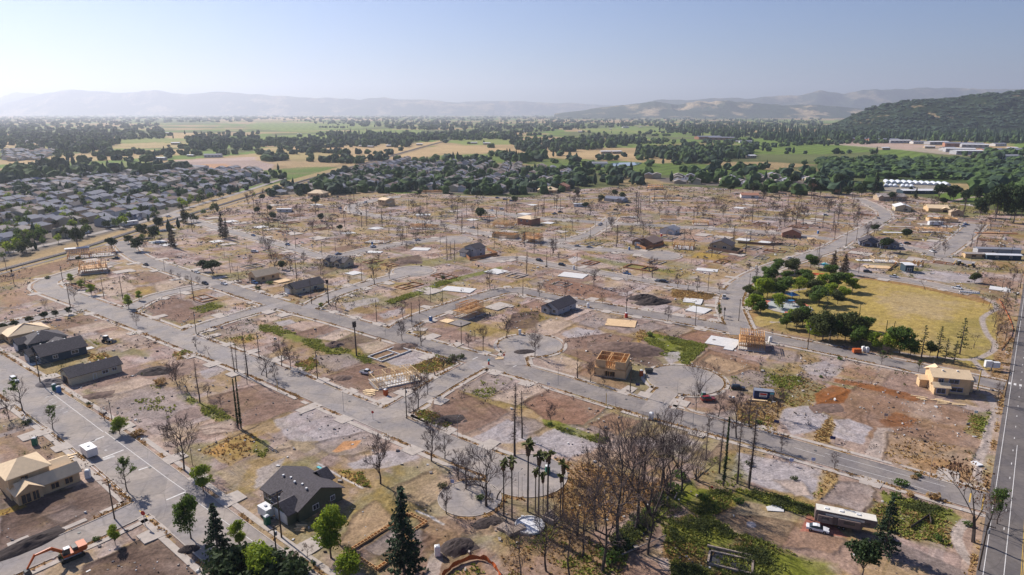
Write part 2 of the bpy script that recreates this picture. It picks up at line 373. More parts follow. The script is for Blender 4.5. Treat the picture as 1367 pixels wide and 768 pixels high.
# colour, polygon in photo coordinates, softness m, strength, weeds (0..1), dry tufts (0..1)
PAINT = [
 # -- far fields
 ('straw', [(0, 189), (58, 190), (62, 201), (0, 202)], 20, .9), ('straw', [(55, 210), (140, 201), (250, 199), (258, 206), (160, 213), (60, 220), (0, 219)], 12, .95),
 ('field', [(40, 220), (100, 215), (190, 214), (258, 226), (180, 229), (60, 227)], 8, .9), ('field2', [(133, 186), (180, 183), (250, 184), (252, 188), (170, 192), (130, 190)], 15, .9),
 ('straw', [(225, 177), (285, 178), (290, 184), (225, 185)], 20, .9), ('pinkish', [(232, 214), (345, 209), (372, 212), (360, 228), (265, 224)], 8, .9),
 ('orange', [(265, 219), (300, 218), (312, 223), (275, 225)], 8, .7), ('straw', [(120, 193), (250, 190), (252, 197), (130, 199)], 20, .8),
 ('field2', [(342, 163), (400, 164), (500, 165), (505, 170), (400, 176), (330, 172)], 40, .9), ('field2', [(470, 174), (560, 173), (575, 179), (480, 182)], 25, .9),
 ('field2', [(342, 183), (410, 179), (475, 178), (460, 186), (342, 189)], 20, .9), ('straw', [(300, 160), (342, 156), (480, 157), (470, 160), (342, 161)], 60, .9),
 ('straw', [(342, 198), (420, 196), (560, 190), (588, 189), (545, 199), (470, 215), (440, 223), (400, 226), (342, 214)], 8, .95), ('olive', [(342, 200), (430, 199), (460, 208), (400, 216), (342, 208)], 20, .5),
 ('straw', [(515, 212), (590, 193), (625, 195), (684, 199), (640, 204), (590, 204), (555, 212)], 8, .95), ('field', [(558, 212), (590, 207), (684, 204), (745, 209), (790, 213), (842, 221), (800, 226), (684, 218), (600, 217)], 6, .95),
 ('field2', [(590, 188), (620, 185), (690, 184), (684, 193), (620, 194)], 15, .9), ('field', [(342, 228), (400, 223), (442, 222), (400, 238), (330, 243)], 8, .8),
 ('straw', [(700, 204), (760, 202), (860, 205), (915, 213), (900, 219), (860, 217), (800, 213), (720, 211)], 6, .95), ('straw', [(930, 216), (1026, 216), (1090, 220), (1030, 227), (960, 223)], 8, .9),
 ('field2', [(770, 172), (850, 170), (905, 172), (870, 179), (800, 178)], 20, .9), ('field', [(795, 190), (880, 187), (940, 185), (1030, 189), (1120, 194), (1175, 202), (1100, 206), (1026, 206), (950, 203), (890, 198), (800, 197)], 10, .95),
 ('brown', [(860, 194), (940, 190), (1000, 193), (900, 196)], 20, .5), ('field', [(790, 230), (841, 221), (900, 217), (1012, 224), (1010, 233), (940, 236), (850, 232)], 6, .95),
 ('field', [(1170, 203), (1210, 201), (1255, 208), (1240, 215), (1180, 212)], 8, .95), ('field2', [(1000, 160), (1150, 161), (1145, 164), (1010, 164)], 60, .9), ('field2', [(930, 176), (1010, 177), (1000, 181), (930, 181)], 40, .6),
 ('straw', [(1262, 244), (1304, 243), (1340, 252), (1300, 258), (1262, 254)], 4, .9), ('concrete', [(1178, 246), (1262, 246), (1260, 258), (1180, 257)], 4, .8), ('straw', [(800, 232), (860, 236), (900, 246), (820, 248)], 8, .8),
 ('straw', [(1230, 225), (1160, 222), (1040, 226), (1050, 232), (1160, 228)], 8, .3), ('wood', [(1090, 216), (1180, 211), (1300, 215), (1430, 222), (1430, 262), (1300, 246), (1180, 240), (1100, 236)], 8, .85),
 ('pinkish', [(1100, 192), (1200, 200), (1260, 206), (1367, 212), (1367, 204), (1240, 194), (1120, 186)], 10, .7),
 # -- railway verge
 ('straw', [(-60, 368), (95, 330), (185, 300), (275, 273), (342, 252), (462, 220), (560, 193), (590, 187), (600, 189), (560, 198), (470, 229), (342, 266), (275, 288), (185, 314), (100, 343), (-60, 396)], 1.2, .9),
 ('olive', [(60, 345), (185, 306), (275, 277), (278, 279), (185, 309), (60, 352)], 1, .7),
 ('brown', [(0, 368), (95, 345), (117, 350), (60, 366), (0, 378)], 1.5, .9, 0, 0), ('earthp', [(0, 390), (40, 382), (75, 394), (15, 410), (0, 410)], 2, .8), ('ashy', [(0, 428), (60, 405), (110, 398), (118, 406), (50, 420), (0, 432)], 2, .6, .3, .1),
 # -- far lots
 ('soil', [(170, 367), (207, 360), (250, 370), (207, 380)], 1, .8), ('pale', [(205, 378), (240, 370), (255, 377), (210, 391)], 1.5, .7), ('pale', [(125, 380), (160, 370), (185, 385), (145, 398)], 1.5, .8),
 ('soil', [(182, 406), (225, 395), (290, 418), (240, 432), (212, 423)], 1, .95), ('ash', [(260, 397), (300, 390), (312, 392), (267, 402)], 1, .8), ('pale', [(285, 405), (322, 396), (338, 401), (297, 410)], 1, .7),
 ('green', [(255, 412), (290, 402), (305, 408), (270, 418)], 2, .6, .6, 0), ('dry', [(180, 385), (200, 382), (205, 392), (180, 394)], 2, .7, .1, .4),
 ('soil', [(60, 430), (125, 419), (150, 428), (87, 441)], 1, .85), ('pale', [(85, 440), (140, 428), (162, 435), (107, 447)], 1.2, .8), ('pale', [(112, 451), (150, 441), (188, 442), (135, 458)], 1, .75),
 ('pale', [(150, 462), (190, 446), (214, 453), (165, 470)], 1.5, .5), ('olive', [(110, 455), (120, 452), (140, 460), (128, 466)], 1.5, .6, .3, .2),
 ('soil', [(440, 332), (467, 327), (494, 330), (457, 337)], 1, .9), ('soil', [(370, 317), (392, 310), (427, 315), (392, 321)], 1, .6), ('darksoil', [(400, 362), (440, 354), (455, 359), (425, 370)], 1.5, .7),
 ('darksoil', [(517, 347), (560, 340), (563, 348), (532, 356)], 1, .9), ('soil', [(527, 400), (562, 397), (582, 406), (550, 413)], 1, .9), ('ash', [(457, 405), (502, 397), (507, 402), (462, 415)], 1.5, .8),
 ('ash', [(505, 420), (537, 410), (542, 418), (512, 426)], 1.5, .7), ('pinkish', [(632, 349), (682, 342), (684, 352), (657, 358)], 1, .8), ('green', [(517, 402), (557, 388), (592, 374), (669, 356), (671, 359), (596, 379), (560, 393), (522, 406)], 1.5, .85, .9, .1),
 ('green', [(342, 438), (352, 432), (378, 440), (415, 452), (445, 462), (480, 474), (505, 484), (495, 487), (460, 478), (425, 467), (385, 453)], 2.5, .8, .8, .2),
 ('dry', [(480, 362), (520, 352), (535, 362), (500, 372)], 3, .5, .3, .2), ('green', [(480, 350), (500, 344), (520, 352), (495, 360)], 3, .4, .5, .1),
 ('red', [(724, 377), (744, 372), (804, 385), (829, 392), (789, 403), (729, 390)], .8, .95), ('ashy', [(705, 375), (722, 370), (730, 378), (712, 384)], 1.5, .6), ('white', [(757, 346), (768, 342), (778, 345), (765, 352)], 1.5, .7),
 ('pale', [(785, 356), (815, 351), (820, 356), (795, 360)], 1.5, .8), ('pale', [(804, 378), (825, 373), (850, 380), (830, 386)], 2, .6), ('dry', [(897, 387), (934, 389), (962, 397), (930, 402), (896, 396)], 1.5, .8, .1, .6),
 ('green', [(775, 340), (840, 352), (905, 362), (900, 366), (830, 356), (775, 345)], 2, .6, .7, .2), ('dry', [(934, 337), (974, 342), (954, 347), (920, 344)], 1.5, .9, 0, .4), ('darksoil', [(684, 419), (719, 415), (720, 437), (672, 441)], 1, .95),
 ('pale', [(715, 433), (735, 425), (768, 432), (734, 449), (716, 445)], 1.5, .8), ('ash', [(749, 445), (769, 437), (798, 442), (760, 453)], 1.5, .9), ('ashy', [(770, 432), (800, 417), (828, 424), (796, 440)], 1.2, .7),
 ('ashy', [(834, 440), (870, 430), (890, 437), (860, 448)], 1.2, .8), ('ashy', [(875, 442), (905, 434), (925, 441), (905, 451)], 1.2, .6), ('ashy', [(830, 400), (855, 393), (895, 400), (870, 412)], 2, .5),
 ('olive', [(905, 400), (945, 405), (965, 412), (925, 415)], 2, .5, .5, .1), ('brown', [(866, 395), (890, 388), (900, 395), (880, 402)], 1.5, .5),
 ('ash', [(1200, 362), (1245, 362), (1310, 368), (1312, 378), (1260, 377), (1215, 369)], 2, .8), ('ash', [(1235, 325), (1262, 321), (1270, 325), (1250, 331)], 2, .8), ('olive', [(1225, 352), (1280, 354), (1340, 358), (1340, 364), (1250, 362)], 2, .6, .4, .1),
 ('soil', [(1200, 300), (1232, 296), (1240, 302), (1205, 306)], 2, .6), ('green', [(1232, 275), (1290, 275), (1330, 282), (1300, 290), (1240, 284)], 3, .6, .5, .1), ('brown', [(1310, 370), (1350, 372), (1352, 400), (1310, 388)], 3, .6),
 # -- middle blocks
 ('soil', [(390, 446), (445, 432), (458, 438), (415, 453)], .7, .95), ('pale', [(342, 425), (380, 415), (398, 420), (355, 432)], .8, .9), ('ash', [(367, 430), (387, 426), (396, 431), (375, 436)], 1.2, .9),
 ('darksoil', [(442, 458), (490, 445), (516, 452), (467, 467)], .8, .9), ('pale', [(420, 452), (452, 441), (470, 445), (448, 456)], 1, .9), ('pale', [(475, 460), (515, 453), (532, 458), (500, 474), (485, 470)], 1.2, .7),
 ('brown', [(486, 476), (527, 460), (552, 467), (502, 483)], .8, .8), ('ash', [(512, 483), (555, 467), (584, 472), (542, 493)], 1, .85), ('dry', [(546, 491), (592, 471), (620, 479), (612, 486), (567, 502)], 1, .8, .3, .5),
 ('soil', [(434, 503), (492, 484), (515, 491), (560, 503), (555, 513), (502, 531), (462, 518)], .8, .95), ('dry', [(392, 486), (417, 477), (427, 485), (412, 497)], 1, .9, .5, .5), ('ashy', [(420, 475), (462, 472), (485, 482), (447, 496), (425, 488)], 1.5, .8),
 ('rust', [(1290, 595), (1303, 600), (1290, 640), (1262, 625)], 1.5, .4), ('darksoil', [(0, 640), (10, 655), (60, 668), (40, 690), (0, 690)], 1.5, .7), ('soil', [(276, 531), (335, 516), (372, 508), (418, 537), (385, 550), (344, 566), (318, 570), (290, 555)], .8, .9), ('ashy', [(285, 444), (335, 430), (350, 438), (300, 449)], 1, .7), ('dry', [(300, 452), (345, 445), (352, 452), (320, 460)], 2, .7, .3, .3),
 ('dry', [(231, 470), (260, 467), (264, 475), (235, 481)], .8, .8, .5, .4), ('ash', [(265, 496), (295, 487), (306, 492), (275, 506)], 1, .8), ('green', [(234, 527), (250, 525), (264, 536), (258, 541), (244, 536)], .8, .8, .9, 0), ('green', [(262, 535), (290, 545), (318, 562), (300, 566), (270, 552)], 1.5, .7, .8, .1),
 ('pale', [(115, 523), (185, 504), (218, 508), (160, 526)], 1.2, .9), ('ashy', [(125, 533), (210, 512), (252, 530), (225, 562), (140, 552)], 2, .8, .25, .05), ('pale', [(262, 571), (310, 560), (314, 575), (275, 581)], 1, .9), ('black', [(198, 491), (215, 488), (221, 498), (205, 500)], 1, .8),
 ('dry', [(115, 474), (140, 470), (152, 478), (120, 486)], 1.2, .7, .2, .4), ('soil', [(205, 490), (258, 478), (272, 488), (240, 505), (220, 510)], 2, .6), ('ashy', [(160, 452), (200, 446), (215, 455), (185, 462)], 1.5, .5),
 ('pale', [(195, 590), (218, 570), (255, 560), (268, 578), (235, 590)], 2, .5), ('ashy', [(10, 560), (50, 575), (45, 600), (0, 590)], 2, .6, .2, .1),
 # -- block below the inner street
 ('ash', [(365, 561), (425, 539), (460, 552), (500, 572), (440, 590), (385, 588)], 1, .75), ('ashy', [(417, 592), (500, 574), (530, 585), (470, 610), (430, 604)], 1.2, .7), ('orange', [(444, 603), (458, 590), (482, 588), (475, 598), (450, 604)], .6, .95), ('ash', [(465, 618), (517, 602), (553, 602), (562, 611), (527, 624), (472, 627)], 1, .85),
 ('dry', [(448, 625), (482, 630), (498, 650), (470, 648)], 1, .7, .5, .5), ('tan', [(522, 651), (580, 626), (600, 640), (602, 660), (567, 677), (532, 668)], 1.2, .6, .1, .2), ('tan', [(452, 727), (470, 690), (500, 668), (526, 690), (520, 702), (470, 729)], 1, .85),
 ('ash', [(342, 626), (380, 611), (370, 645), (342, 652)], 1.2, .7), ('pale', [(350, 590), (380, 584), (390, 596), (360, 604)], 1, .5), ('orange', [(277, 605), (292, 594), (305, 590), (303, 602), (288, 610)], .6, .95), ('dry', [(262, 602), (305, 583), (342, 578), (350, 600), (305, 622), (285, 612)], 1, .6, .1, .4), ('green', [(342, 585), (362, 592), (350, 612), (335, 602)], 1, .6, .8, .2),
 ('darksoil', [(472, 735), (520, 700), (524, 700), (586, 722), (545, 740), (490, 748)], .6, .7), ('ashy', [(485, 735), (522, 708), (546, 722), (505, 744)], .4, .9), ('ashy', [(548, 722), (555, 708), (575, 716), (556, 728)], .4, .9), ('black', [(590, 728), (612, 718), (630, 726), (612, 742), (594, 742)], 1, .6), ('brown', [(555, 690), (595, 690), (620, 710), (600, 740), (570, 735)], 1, .7),
 ('concrete', [(566, 768), (575, 740), (590, 736), (592, 750), (578, 790)], .3, .8), ('brown', [(602, 695), (650, 688), (655, 705), (620, 716)], 1.5, .6, .2, .1), ('tan', [(640, 690), (670, 690), (668, 712), (640, 715)], 2, .7), ('leaf', [(590, 770), (640, 745), (670, 768), (670, 800), (590, 800)], 2, .5, .4, .2),
 # -- lower left
 ('darksoil', [(0, 683), (45, 666), (105, 649), (135, 641), (172, 673), (160, 687), (82, 712), (25, 736), (0, 740)], .6, .95), ('darksoil', [(112, 756), (215, 708), (245, 716), (275, 740), (300, 800), (100, 800)], .6, .98), ('dry', [(-5, 684), (30, 672), (36, 676), (-5, 693)], .4, .9, .8, .3), ('brown', [(0, 575), (55, 565), (90, 600), (60, 618), (0, 640)], 2, .6, .1, .1), ('ashy', [(60, 690), (95, 676), (110, 684), (85, 700)], 1.5, .35),
 # -- between the cross street and the palms
 ('dry', [(549, 551), (567, 547), (600, 561), (600, 573), (562, 561)], .8, .8, .5, .6), ('soil', [(582, 523), (605, 520), (680, 550), (662, 561), (617, 581), (575, 547)], .7, .95), ('ashy', [(611, 520), (654, 497), (686, 507), (649, 533)], .8, .9, .3, .1), ('pale', [(652, 533), (684, 517), (710, 510), (727, 520), (690, 541)], .7, .95),
 ('ash', [(624, 588), (677, 560), (706, 570), (704, 588), (660, 594)], 1, .9), ('red', [(698, 538), (734, 520), (812, 543), (779, 568), (734, 566)], .7, .95), ('brown', [(784, 567), (816, 552), (858, 563), (824, 581)], .8, .9), ('green', [(722, 560), (745, 562), (770, 572), (812, 586), (805, 592), (760, 582), (728, 568)], 1.2, .85, .9, .1),
 ('ashy', [(684, 556), (715, 560), (728, 570), (700, 582)], 1, .8, .2, 0), ('ash', [(704, 588), (740, 573), (806, 594), (762, 612), (740, 607)], 1.2, .95), ('tan', [(760, 612), (800, 596), (850, 610), (830, 640), (790, 640)], 2, .5), ('ash', [(855, 590), (900, 575), (930, 590), (905, 605)], 2, .6),
 ('leaf', [(732, 638), (780, 618), (859, 640), (900, 640), (880, 670), (824, 697), (746, 697)], 2.5, .8, .15, .7), ('dry', [(720, 620), (745, 610), (765, 620), (740, 636)], 1, .7, .1, .6), ('brown', [(684, 720), (760, 700), (850, 740), (850, 800), (660, 800)], 2.5, .7, .4, .4),
 ('green', [(812, 720), (850, 690), (890, 655), (925, 640), (935, 655), (890, 690), (860, 725), (830, 742)], 1.5, .8, 1, .1), ('darksoil', [(834, 732), (874, 697), (893, 686), (886, 716), (859, 742)], 1, .8), ('earthp', [(840, 742), (872, 748), (896, 768), (896, 800), (815, 800)], 1, .8),
 ('green', [(902, 670), (934, 650), (981, 658), (984, 676), (940, 692)], 1, .9, 1, .1), ('olive', [(884, 694), (924, 688), (984, 712), (1060, 735), (1110, 800), (900, 800), (889, 730)], 1.5, .8, .8, .4), ('green', [(895, 700), (950, 690), (985, 715), (960, 740), (930, 728), (900, 735)], 1.5, .7, 1, 0), ('green', [(895, 770), (900, 748), (940, 755), (960, 800), (900, 800)], 1.5, .8, 1, 0),
 ('leaf', [(888, 720), (925, 725), (935, 748), (905, 752), (885, 740)], 1.5, .6, .1, .6), ('brown', [(962, 694), (1000, 688), (1070, 700), (1130, 722), (1110, 740), (1010, 722)], 1.5, .6, .15, .3), ('leaf', [(940, 662), (975, 660), (985, 680), (960, 690)], 1.5, .5, .2, .5),
 # -- centre right
 ('soil', [(754, 453), (812, 445), (848, 452), (824, 478), (789, 486), (749, 471)], .8, .9), ('darksoil', [(821, 473), (856, 461), (885, 486), (871, 493), (834, 478)], .6, .95), ('green', [(856, 448), (869, 444), (943, 461), (936, 470), (916, 488), (900, 480), (879, 473)], .9, .95, 1, .1), ('ash', [(884, 472), (906, 469), (911, 478), (894, 488)], 1, .85),
 ('brown', [(918, 490), (946, 467), (1015, 485), (1015, 500), (971, 503), (935, 492)], .8, .9), ('tan', [(936, 481), (948, 473), (1002, 490), (971, 500)], .5, .95), ('pale', [(715, 478), (750, 474), (775, 484), (770, 500), (735, 492)], 1, .7), ('brown', [(770, 500), (795, 480), (800, 495), (850, 520), (830, 526)], 1, .7), ('dry', [(848, 446), (858, 440), (866, 448), (852, 458)], 1, .8, .2, .6),
 ('red', [(905, 450), (934, 440), (963, 447), (944, 461)], .8, .9), ('ashy', [(976, 503), (1004, 494), (1040, 505), (1040, 518), (981, 516)], 1.5, .8, .3, 0), ('dry', [(985, 560), (980, 540), (1030, 530), (1050, 545), (1040, 560), (1035, 580), (1000, 571)], 1, .7, .3, .7), ('brown', [(895, 530), (960, 520), (1040, 530), (1000, 545), (930, 555)], 1.5, .6),
 ('ashy', [(1030, 465), (1065, 470), (1060, 485), (1026, 480)], 1.2, .7), ('ash', [(1068, 488), (1100, 482), (1126, 491), (1116, 503), (1080, 500)], 1.2, .7, .2, 0), ('earthp', [(1118, 500), (1135, 486), (1171, 495), (1161, 508)], 1, .8), ('olive', [(1026, 500), (1080, 505), (1110, 520), (1080, 545), (1046, 540)], 1.5, .6, .6, .4),
 ('brown', [(1090, 540), (1150, 513), (1235, 532), (1320, 555), (1310, 600), (1220, 606), (1130, 575)], 1.5, .85, .05, .05), ('rust', [(1086, 526), (1111, 514), (1137, 521), (1126, 538), (1091, 541)], .8, .95), ('rust', [(1113, 505), (1160, 512), (1211, 524), (1230, 532), (1222, 536), (1160, 520), (1112, 510)], .8, .85), ('rust', [(1172, 562), (1196, 550), (1225, 558), (1215, 570), (1185, 570)], 1.2, .7),
 ('pale', [(1208, 535), (1250, 538), (1255, 560), (1215, 556)], 2, .5), ('ash', [(1046, 546), (1076, 541), (1108, 556), (1101, 573), (1058, 581), (1040, 557)], .8, .95), ('ash', [(1108, 562), (1133, 559), (1165, 570), (1152, 594), (1106, 582)], .8, .9), ('dry', [(1092, 572), (1110, 556), (1114, 570), (1108, 590), (1088, 590)], .8, .8, .2, .6),
 ('concrete', [(1171, 570), (1192, 572), (1174, 617), (1152, 612)], .25, .75), ('tan', [(1186, 577), (1301, 600), (1303, 643), (1243, 637), (1176, 614)], 1.5, .7, .1, .3), ('leaf', [(1215, 612), (1260, 612), (1303, 635), (1290, 650), (1230, 632)], 2, .6, .2, .25), ('green', [(1297, 552), (1327, 548), (1321, 592), (1288, 577)], 1, .6, .7, .4),
 ('ash', [(985, 604), (1026, 612), (1101, 627), (1087, 668), (1026, 652), (975, 632)], 1.2, .9), ('pale', [(1030, 640), (1070, 642), (1085, 662), (1060, 664)], 1.2, .7), ('olive', [(945, 612), (985, 605), (1000, 640), (975, 655), (940, 640)], 2, .6, .4, .3), ('ashy', [(1118, 643), (1156, 646), (1170, 658), (1151, 684), (1093, 668)], 1, .9), ('dry', [(1098, 627), (1120, 632), (1118, 645), (1092, 668), (1082, 668)], 1, .6, .3, .5),
 ('green', [(1173, 657), (1271, 681), (1283, 691), (1276, 704), (1230, 690), (1180, 672)], 1, .9, .9, 0), ('olive', [(1165, 668), (1230, 686), (1281, 700), (1268, 730), (1200, 716), (1155, 700)], 1.5, .8, .5, .5), ('green', [(985, 650), (1040, 662), (1100, 682), (1160, 700), (1150, 706), (1090, 692), (980, 662)], 1.2, .8, 1, .1),
 ('brick_', [(1078, 686), (1110, 698), (1134, 718), (1100, 712), (1069, 709)], .2, 1), ('gravel_', [(1136, 704), (1190, 719), (1240, 741), (1330, 780), (1290, 790), (1210, 748), (1150, 728)], .6, .9), ('green', [(990, 735), (1040, 735), (1110, 752), (1130, 800), (980, 800)], 2, .85, 1, 0),
 # -- park
 ('lawn', LAWN, 1.0, .95, 0, 0), ('brown', [(1010, 440), (1040, 430), (1101, 446), (1180, 460), (1250, 476), (1325, 497), (1318, 506), (1201, 484), (1101, 463), (1005, 445)], 1.5, .65, .1, .2), ('olive', [(1250, 430), (1330, 420), (1330, 490), (1260, 480)], 5, .45, .3, .1), ('leaf', [(1330, 398), (1355, 400), (1345, 470), (1335, 515), (1322, 508), (1330, 450)], 1, .7, .1, .3),
 ('leaf', [(988, 398), (1000, 392), (1012, 420), (1000, 436), (988, 428)], 1.5, .8, .1, .3), ('rust', [(1150, 366), (1226, 379), (1305, 394), (1326, 405), (1318, 406), (1226, 384), (1146, 371)], .8, .7), ('pale', [(1060, 372), (1090, 368), (1112, 374), (1090, 378)], 1.5, .5), ('green', [(1090, 355), (1130, 360), (1120, 372), (1095, 372)], 3, .5, .3, 0),
 ('olive', LAWN, 9, .16), ('olive', [(1000, 400), (1060, 370), (1130, 380), (1110, 440), (1040, 440)], 5, .5), ('pale', [(1168, 395), (1230, 392), (1280, 405), (1260, 425), (1200, 420)], 9, .35),
]
PAL['brick_'] = (.33, .17, .14); PAL['gravel_'] = (.19, .165, .155)
PATHS = [  # footpaths and tracks: points, width m, colour
 ([(1311, 396), (1336, 410), (1312, 422), (1311, 430), (1318, 448), (1330, 458), (1326, 470), (1300, 481), (1270, 479)], 2.2, 'concrete'),
 ([(1300, 481), (1311, 495), (1318, 503)], 2.0, 'concrete'), ([(1322, 530), (1332, 552), (1318, 572), (1318, 590), (1303, 620)], 2.2, 'concrete'), ([(1320, 640), (1302, 645), (1306, 625)], 2.0, 'concrete'),
 ([(1290, 696), (1275, 710), (1282, 735), (1302, 756)], 2.2, 'concrete'), ([(1000, 385), (1040, 392), (1075, 385)], 2.0, 'concrete'), ([(1195, 470), (1240, 476), (1290, 480)], 1.8, 'concrete'), ([(1030, 430), (1046, 431), (1060, 429)], 1.8, 'concrete'),
 ([(424, 618), (452, 635), (484, 651)], .5, 'white'), ([(556, 682), (575, 690), (592, 700)], .6, 'white'), ([(110, 448), (130, 463)], .4, 'concrete'), ([(745, 612), (765, 622), (800, 645)], .5, 'brown'),
 ([(225, 590), (280, 570), (318, 575)], .5, 'darksoil'), ([(275, 600), (345, 568)], .5, 'black'), ([(185, 600), (205, 588), (228, 578)], 2.5, 'pale'), ([(0, 582), (30, 572), (62, 566)], 2.6, 'ashy'),
 ([(1003, 700), (1003, 701)], 2, 'ash'), ([(1265, 270), (1300, 262), (1367, 262)], 5, 'pinkish'),
]
def build_ground():
    ph = np.concatenate([np.radians(np.arange(-80, -43, .6)), np.radians(np.arange(-43, 43.01, .068)), np.radians(np.arange(43.6, 80, .6))])
    dep = np.concatenate([np.arange(80, 42, -1.5), np.arange(42, 12, -.062), np.arange(12, 5, -.032), np.arange(5, 3, -.05), np.arange(3, .6, -.03), np.array([.55, .5, .45, .4, .35, .3, .25, .2, .15])])
    r = HC/np.tan(np.radians(dep)); nr, npn = len(r), len(ph)
    X = (r[:, None]*np.sin(ph)[None]).ravel(); Y = (r[:, None]*np.cos(ph)[None]).ravel()
    n = X.size; R = np.hypot(X, Y)
    # base: open valley, mixed straw, vines and dark trees
    col = np.zeros((n, 3)); A = np.array
    q = fbm(X, Y, 420, 4, 3)[:, None]; q2 = fbm(X, Y, 90, 3, 9)[:, None]
    col[:] = np.where(q > .55, A(PAL['straw'])*.8, np.where(q > .46, A(PAL['field']), A((.11, .12, .06))))
    col = col*(.8+.4*q2)
    dirty = 1 + .0*q
    weeds = np.zeros(n); dryt = np.zeros(n); Z = np.zeros(n)
    B = [P(*p) for p in BURN]; near = R < 1500
    idx = np.where(near)[0]; x, y = X[idx], Y[idx]
    wx = x + (fbm(x, y, 3.2, 3, 5)-.5)*2.2; wy = y + (fbm(x, y, 3.2, 3, 6)-.5)*2.2
    sb = sdpoly(x, y, B); al = np.clip(.5-sb/6, 0, 1)[:, None]
    # plots: cells along the street grid, each cleared, ashy or overgrown in its own way
    u = wx*.3+x*.7; v = wy*.3+y*.7
    cu = (u*U[0]+v*U[1]); cv = (u*V[0]+v*V[1]); iu = np.floor(cu/15.5); iv = np.floor(cv/27.0+.37)
    hsh = vnoise(iu*7.31+.5, iv*3.17+.5, 41); hs2 = vnoise(iu*5.7+.2, iv*9.1+.8, 77)
    names = ['ashy', 'pale', 'tan', 'soil', 'ashy', 'ash', 'olive', 'earthp', 'pale', 'red', 'ashy', 'pinkish']
    pal = A([PAL[k] for k in names]); ci = np.clip(((hsh-.15)/.7*len(names)).astype(int), 0, len(names)-1)
    mixb = A(PAL['ashy'])*.45 + A(PAL['tan'])*.25+A(PAL['pale'])*.3
    far_t = np.clip((np.hypot(x, y)-170)/120, 0.6, 1)[:, None]
    cellc = mixb*(1-.55*far_t) + pal[ci]*.72*far_t
    fu = np.abs((cu/15.5) % 1 - .5); fv = np.abs((cv/27+.37) % 1-.5)
    edge = (np.clip((fu-.452)/.03, 0, 1)+np.clip((fv-.46)/.025, 0, 1))*(hs2 > .3)*far_t[:, 0]
    cellc = cellc*(1-.45*np.clip(edge, 0, 1)[:, None])
    pad = (np.abs((cu/15.5) % 1-.5) < .30) & (fv < .27); pe = pad & ((np.abs((cu/15.5) % 1-.5) > .265) | (fv > .25)); h3 = vnoise(iu*3.3+.7, iv*6.1+.1, 91)
    pk = ((h3 > .35)*.75*far_t[:, 0])[:, None]*pad[:, None]; pc = np.where(h3[:, None] > .66, A(PAL['pale']), np.where(h3[:, None] > .5, A(PAL['soil']), A(PAL['ashy'])*1.15)); cellc = cellc*(1-pk)+pc*pk
    cellc = cellc*(1-.45*(pe*(h3 > .35)*far_t[:, 0])[:, None])
    dv = (np.abs((cu/15.5) % 1-.70) < .09) & (fv > .25) & (h3 > .3); cellc = np.where(dv[:, None], cellc*.5+A(PAL['concrete'])*.5, cellc)
    wob = fbm(x+hsh*900, y*(.5+hs2)+hs2*700, 7, 4, 21)[:, None]; cellc = cellc*(.76+.30*wob)*A((1.0, .97, .98))
    wp = np.clip((fbm(x*U[0]+y*U[1], (x*V[0]+y*V[1])*2.2, 16, 4, 23)-.60)*9, 0, 1)[:, None]*.32*far_t; cellc = cellc*(1-wp)+A((.56, .53, .52))*wp
    dk = np.clip((fbm((x*U[0]+y*U[1]), (x*V[0]+y*V[1])*2.5, 11, 4, 27)-.57)*9, 0, 1)[:, None]*.55*far_t; cellc = cellc*(1-dk)+A((.15, .11, .10))*dk
    # weeds and dry grass creeping in
    g = fbm(x, y, 14, 4, 31); g2 = fbm(x, y, 45, 3, 32)
    gm = np.clip((g*.6+g2*.4-.53)*9 + .7*(fv > .45)*(g > .4), 0, 1)*.6; gd = np.clip((fbm(x, y, 11, 4, 35)-.52)*9, 0, 1)*.5
    cellc = cellc*(1-gm[:, None]) + A(PAL['olive'])*gm[:, None]; cellc = cellc*(1-gd[:, None]) + A(PAL['dry'])*.9*gd[:, None]
    cc = col[idx]*(1-al)+cellc*al; wd = gm*.2*al[:, 0]; dr = gd*.25*al[:, 0]
    # suburb and other built-up ground beyond the railway
    for S in SUBURBS:
        s = sdpoly(x, y, [P(*p) for p in S]); a = np.clip(.5-s/8, 0, 1)[:, None]; cc = cc*(1-a)+A((.16, .14, .125))*a
    col[idx] = cc; weeds[idx] = wd; dryt[idx] = dr
    WX = X+(fbm(X, Y, 2.6, 3, 55)-.5)*2.4; WY = Y+(fbm(X, Y, 2.6, 3, 56)-.5)*2.4
    brk = fbm(X, Y, 5, 4, 61)
    for e in PAINT:
        nm, pts, soft, st = e[:4]; soft = soft*.55 if soft < 1.6 and min(p[1] for p in pts) > 300 else soft; wv, dv = (e[4], e[5]) if len(e) > 4 else (0, 0)
        Wp = [P(*p) for p in pts]; xs = [p[0] for p in Wp]; ys = [p[1] for p in Wp]; m = soft*2+3
        k = np.where((X > min(xs)-m) & (X < max(xs)+m) & (Y > min(ys)-m) & (Y < max(ys)+m))[0]
        if not len(k): continue
        wa = min(1.0, .3+soft*.45); qx = X[k]*(1-wa)+WX[k]*wa; qy = Y[k]*(1-wa)+WY[k]*wa
        s = sdpoly(qx, qy, Wp) + (brk[k]-.5)*soft*1.6
        a = np.clip(.5-s/(soft+.15), 0, 1)*st*np.clip(.75+ (brk[k]-.3)*1.0, 0, 1)
        a = a[:, None]; cv_ = A(PAL[nm])*(.85+.3*fbm(X[k], Y[k], max(3, soft*4), 3, 71))[:, None]
        if nm in ('field', 'field2', 'vine'):
            cv_ = cv_*(.92+.16*np.sin((X[k]*U[0]+Y[k]*U[1])/4.0)[:, None])
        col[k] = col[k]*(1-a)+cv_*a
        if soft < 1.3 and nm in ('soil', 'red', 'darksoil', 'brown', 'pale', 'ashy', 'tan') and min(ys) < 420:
            ed = np.exp(-((s)/.55)**2); Z[k] += .22*ed; col[k] *= (1-.3*ed)[:, None]
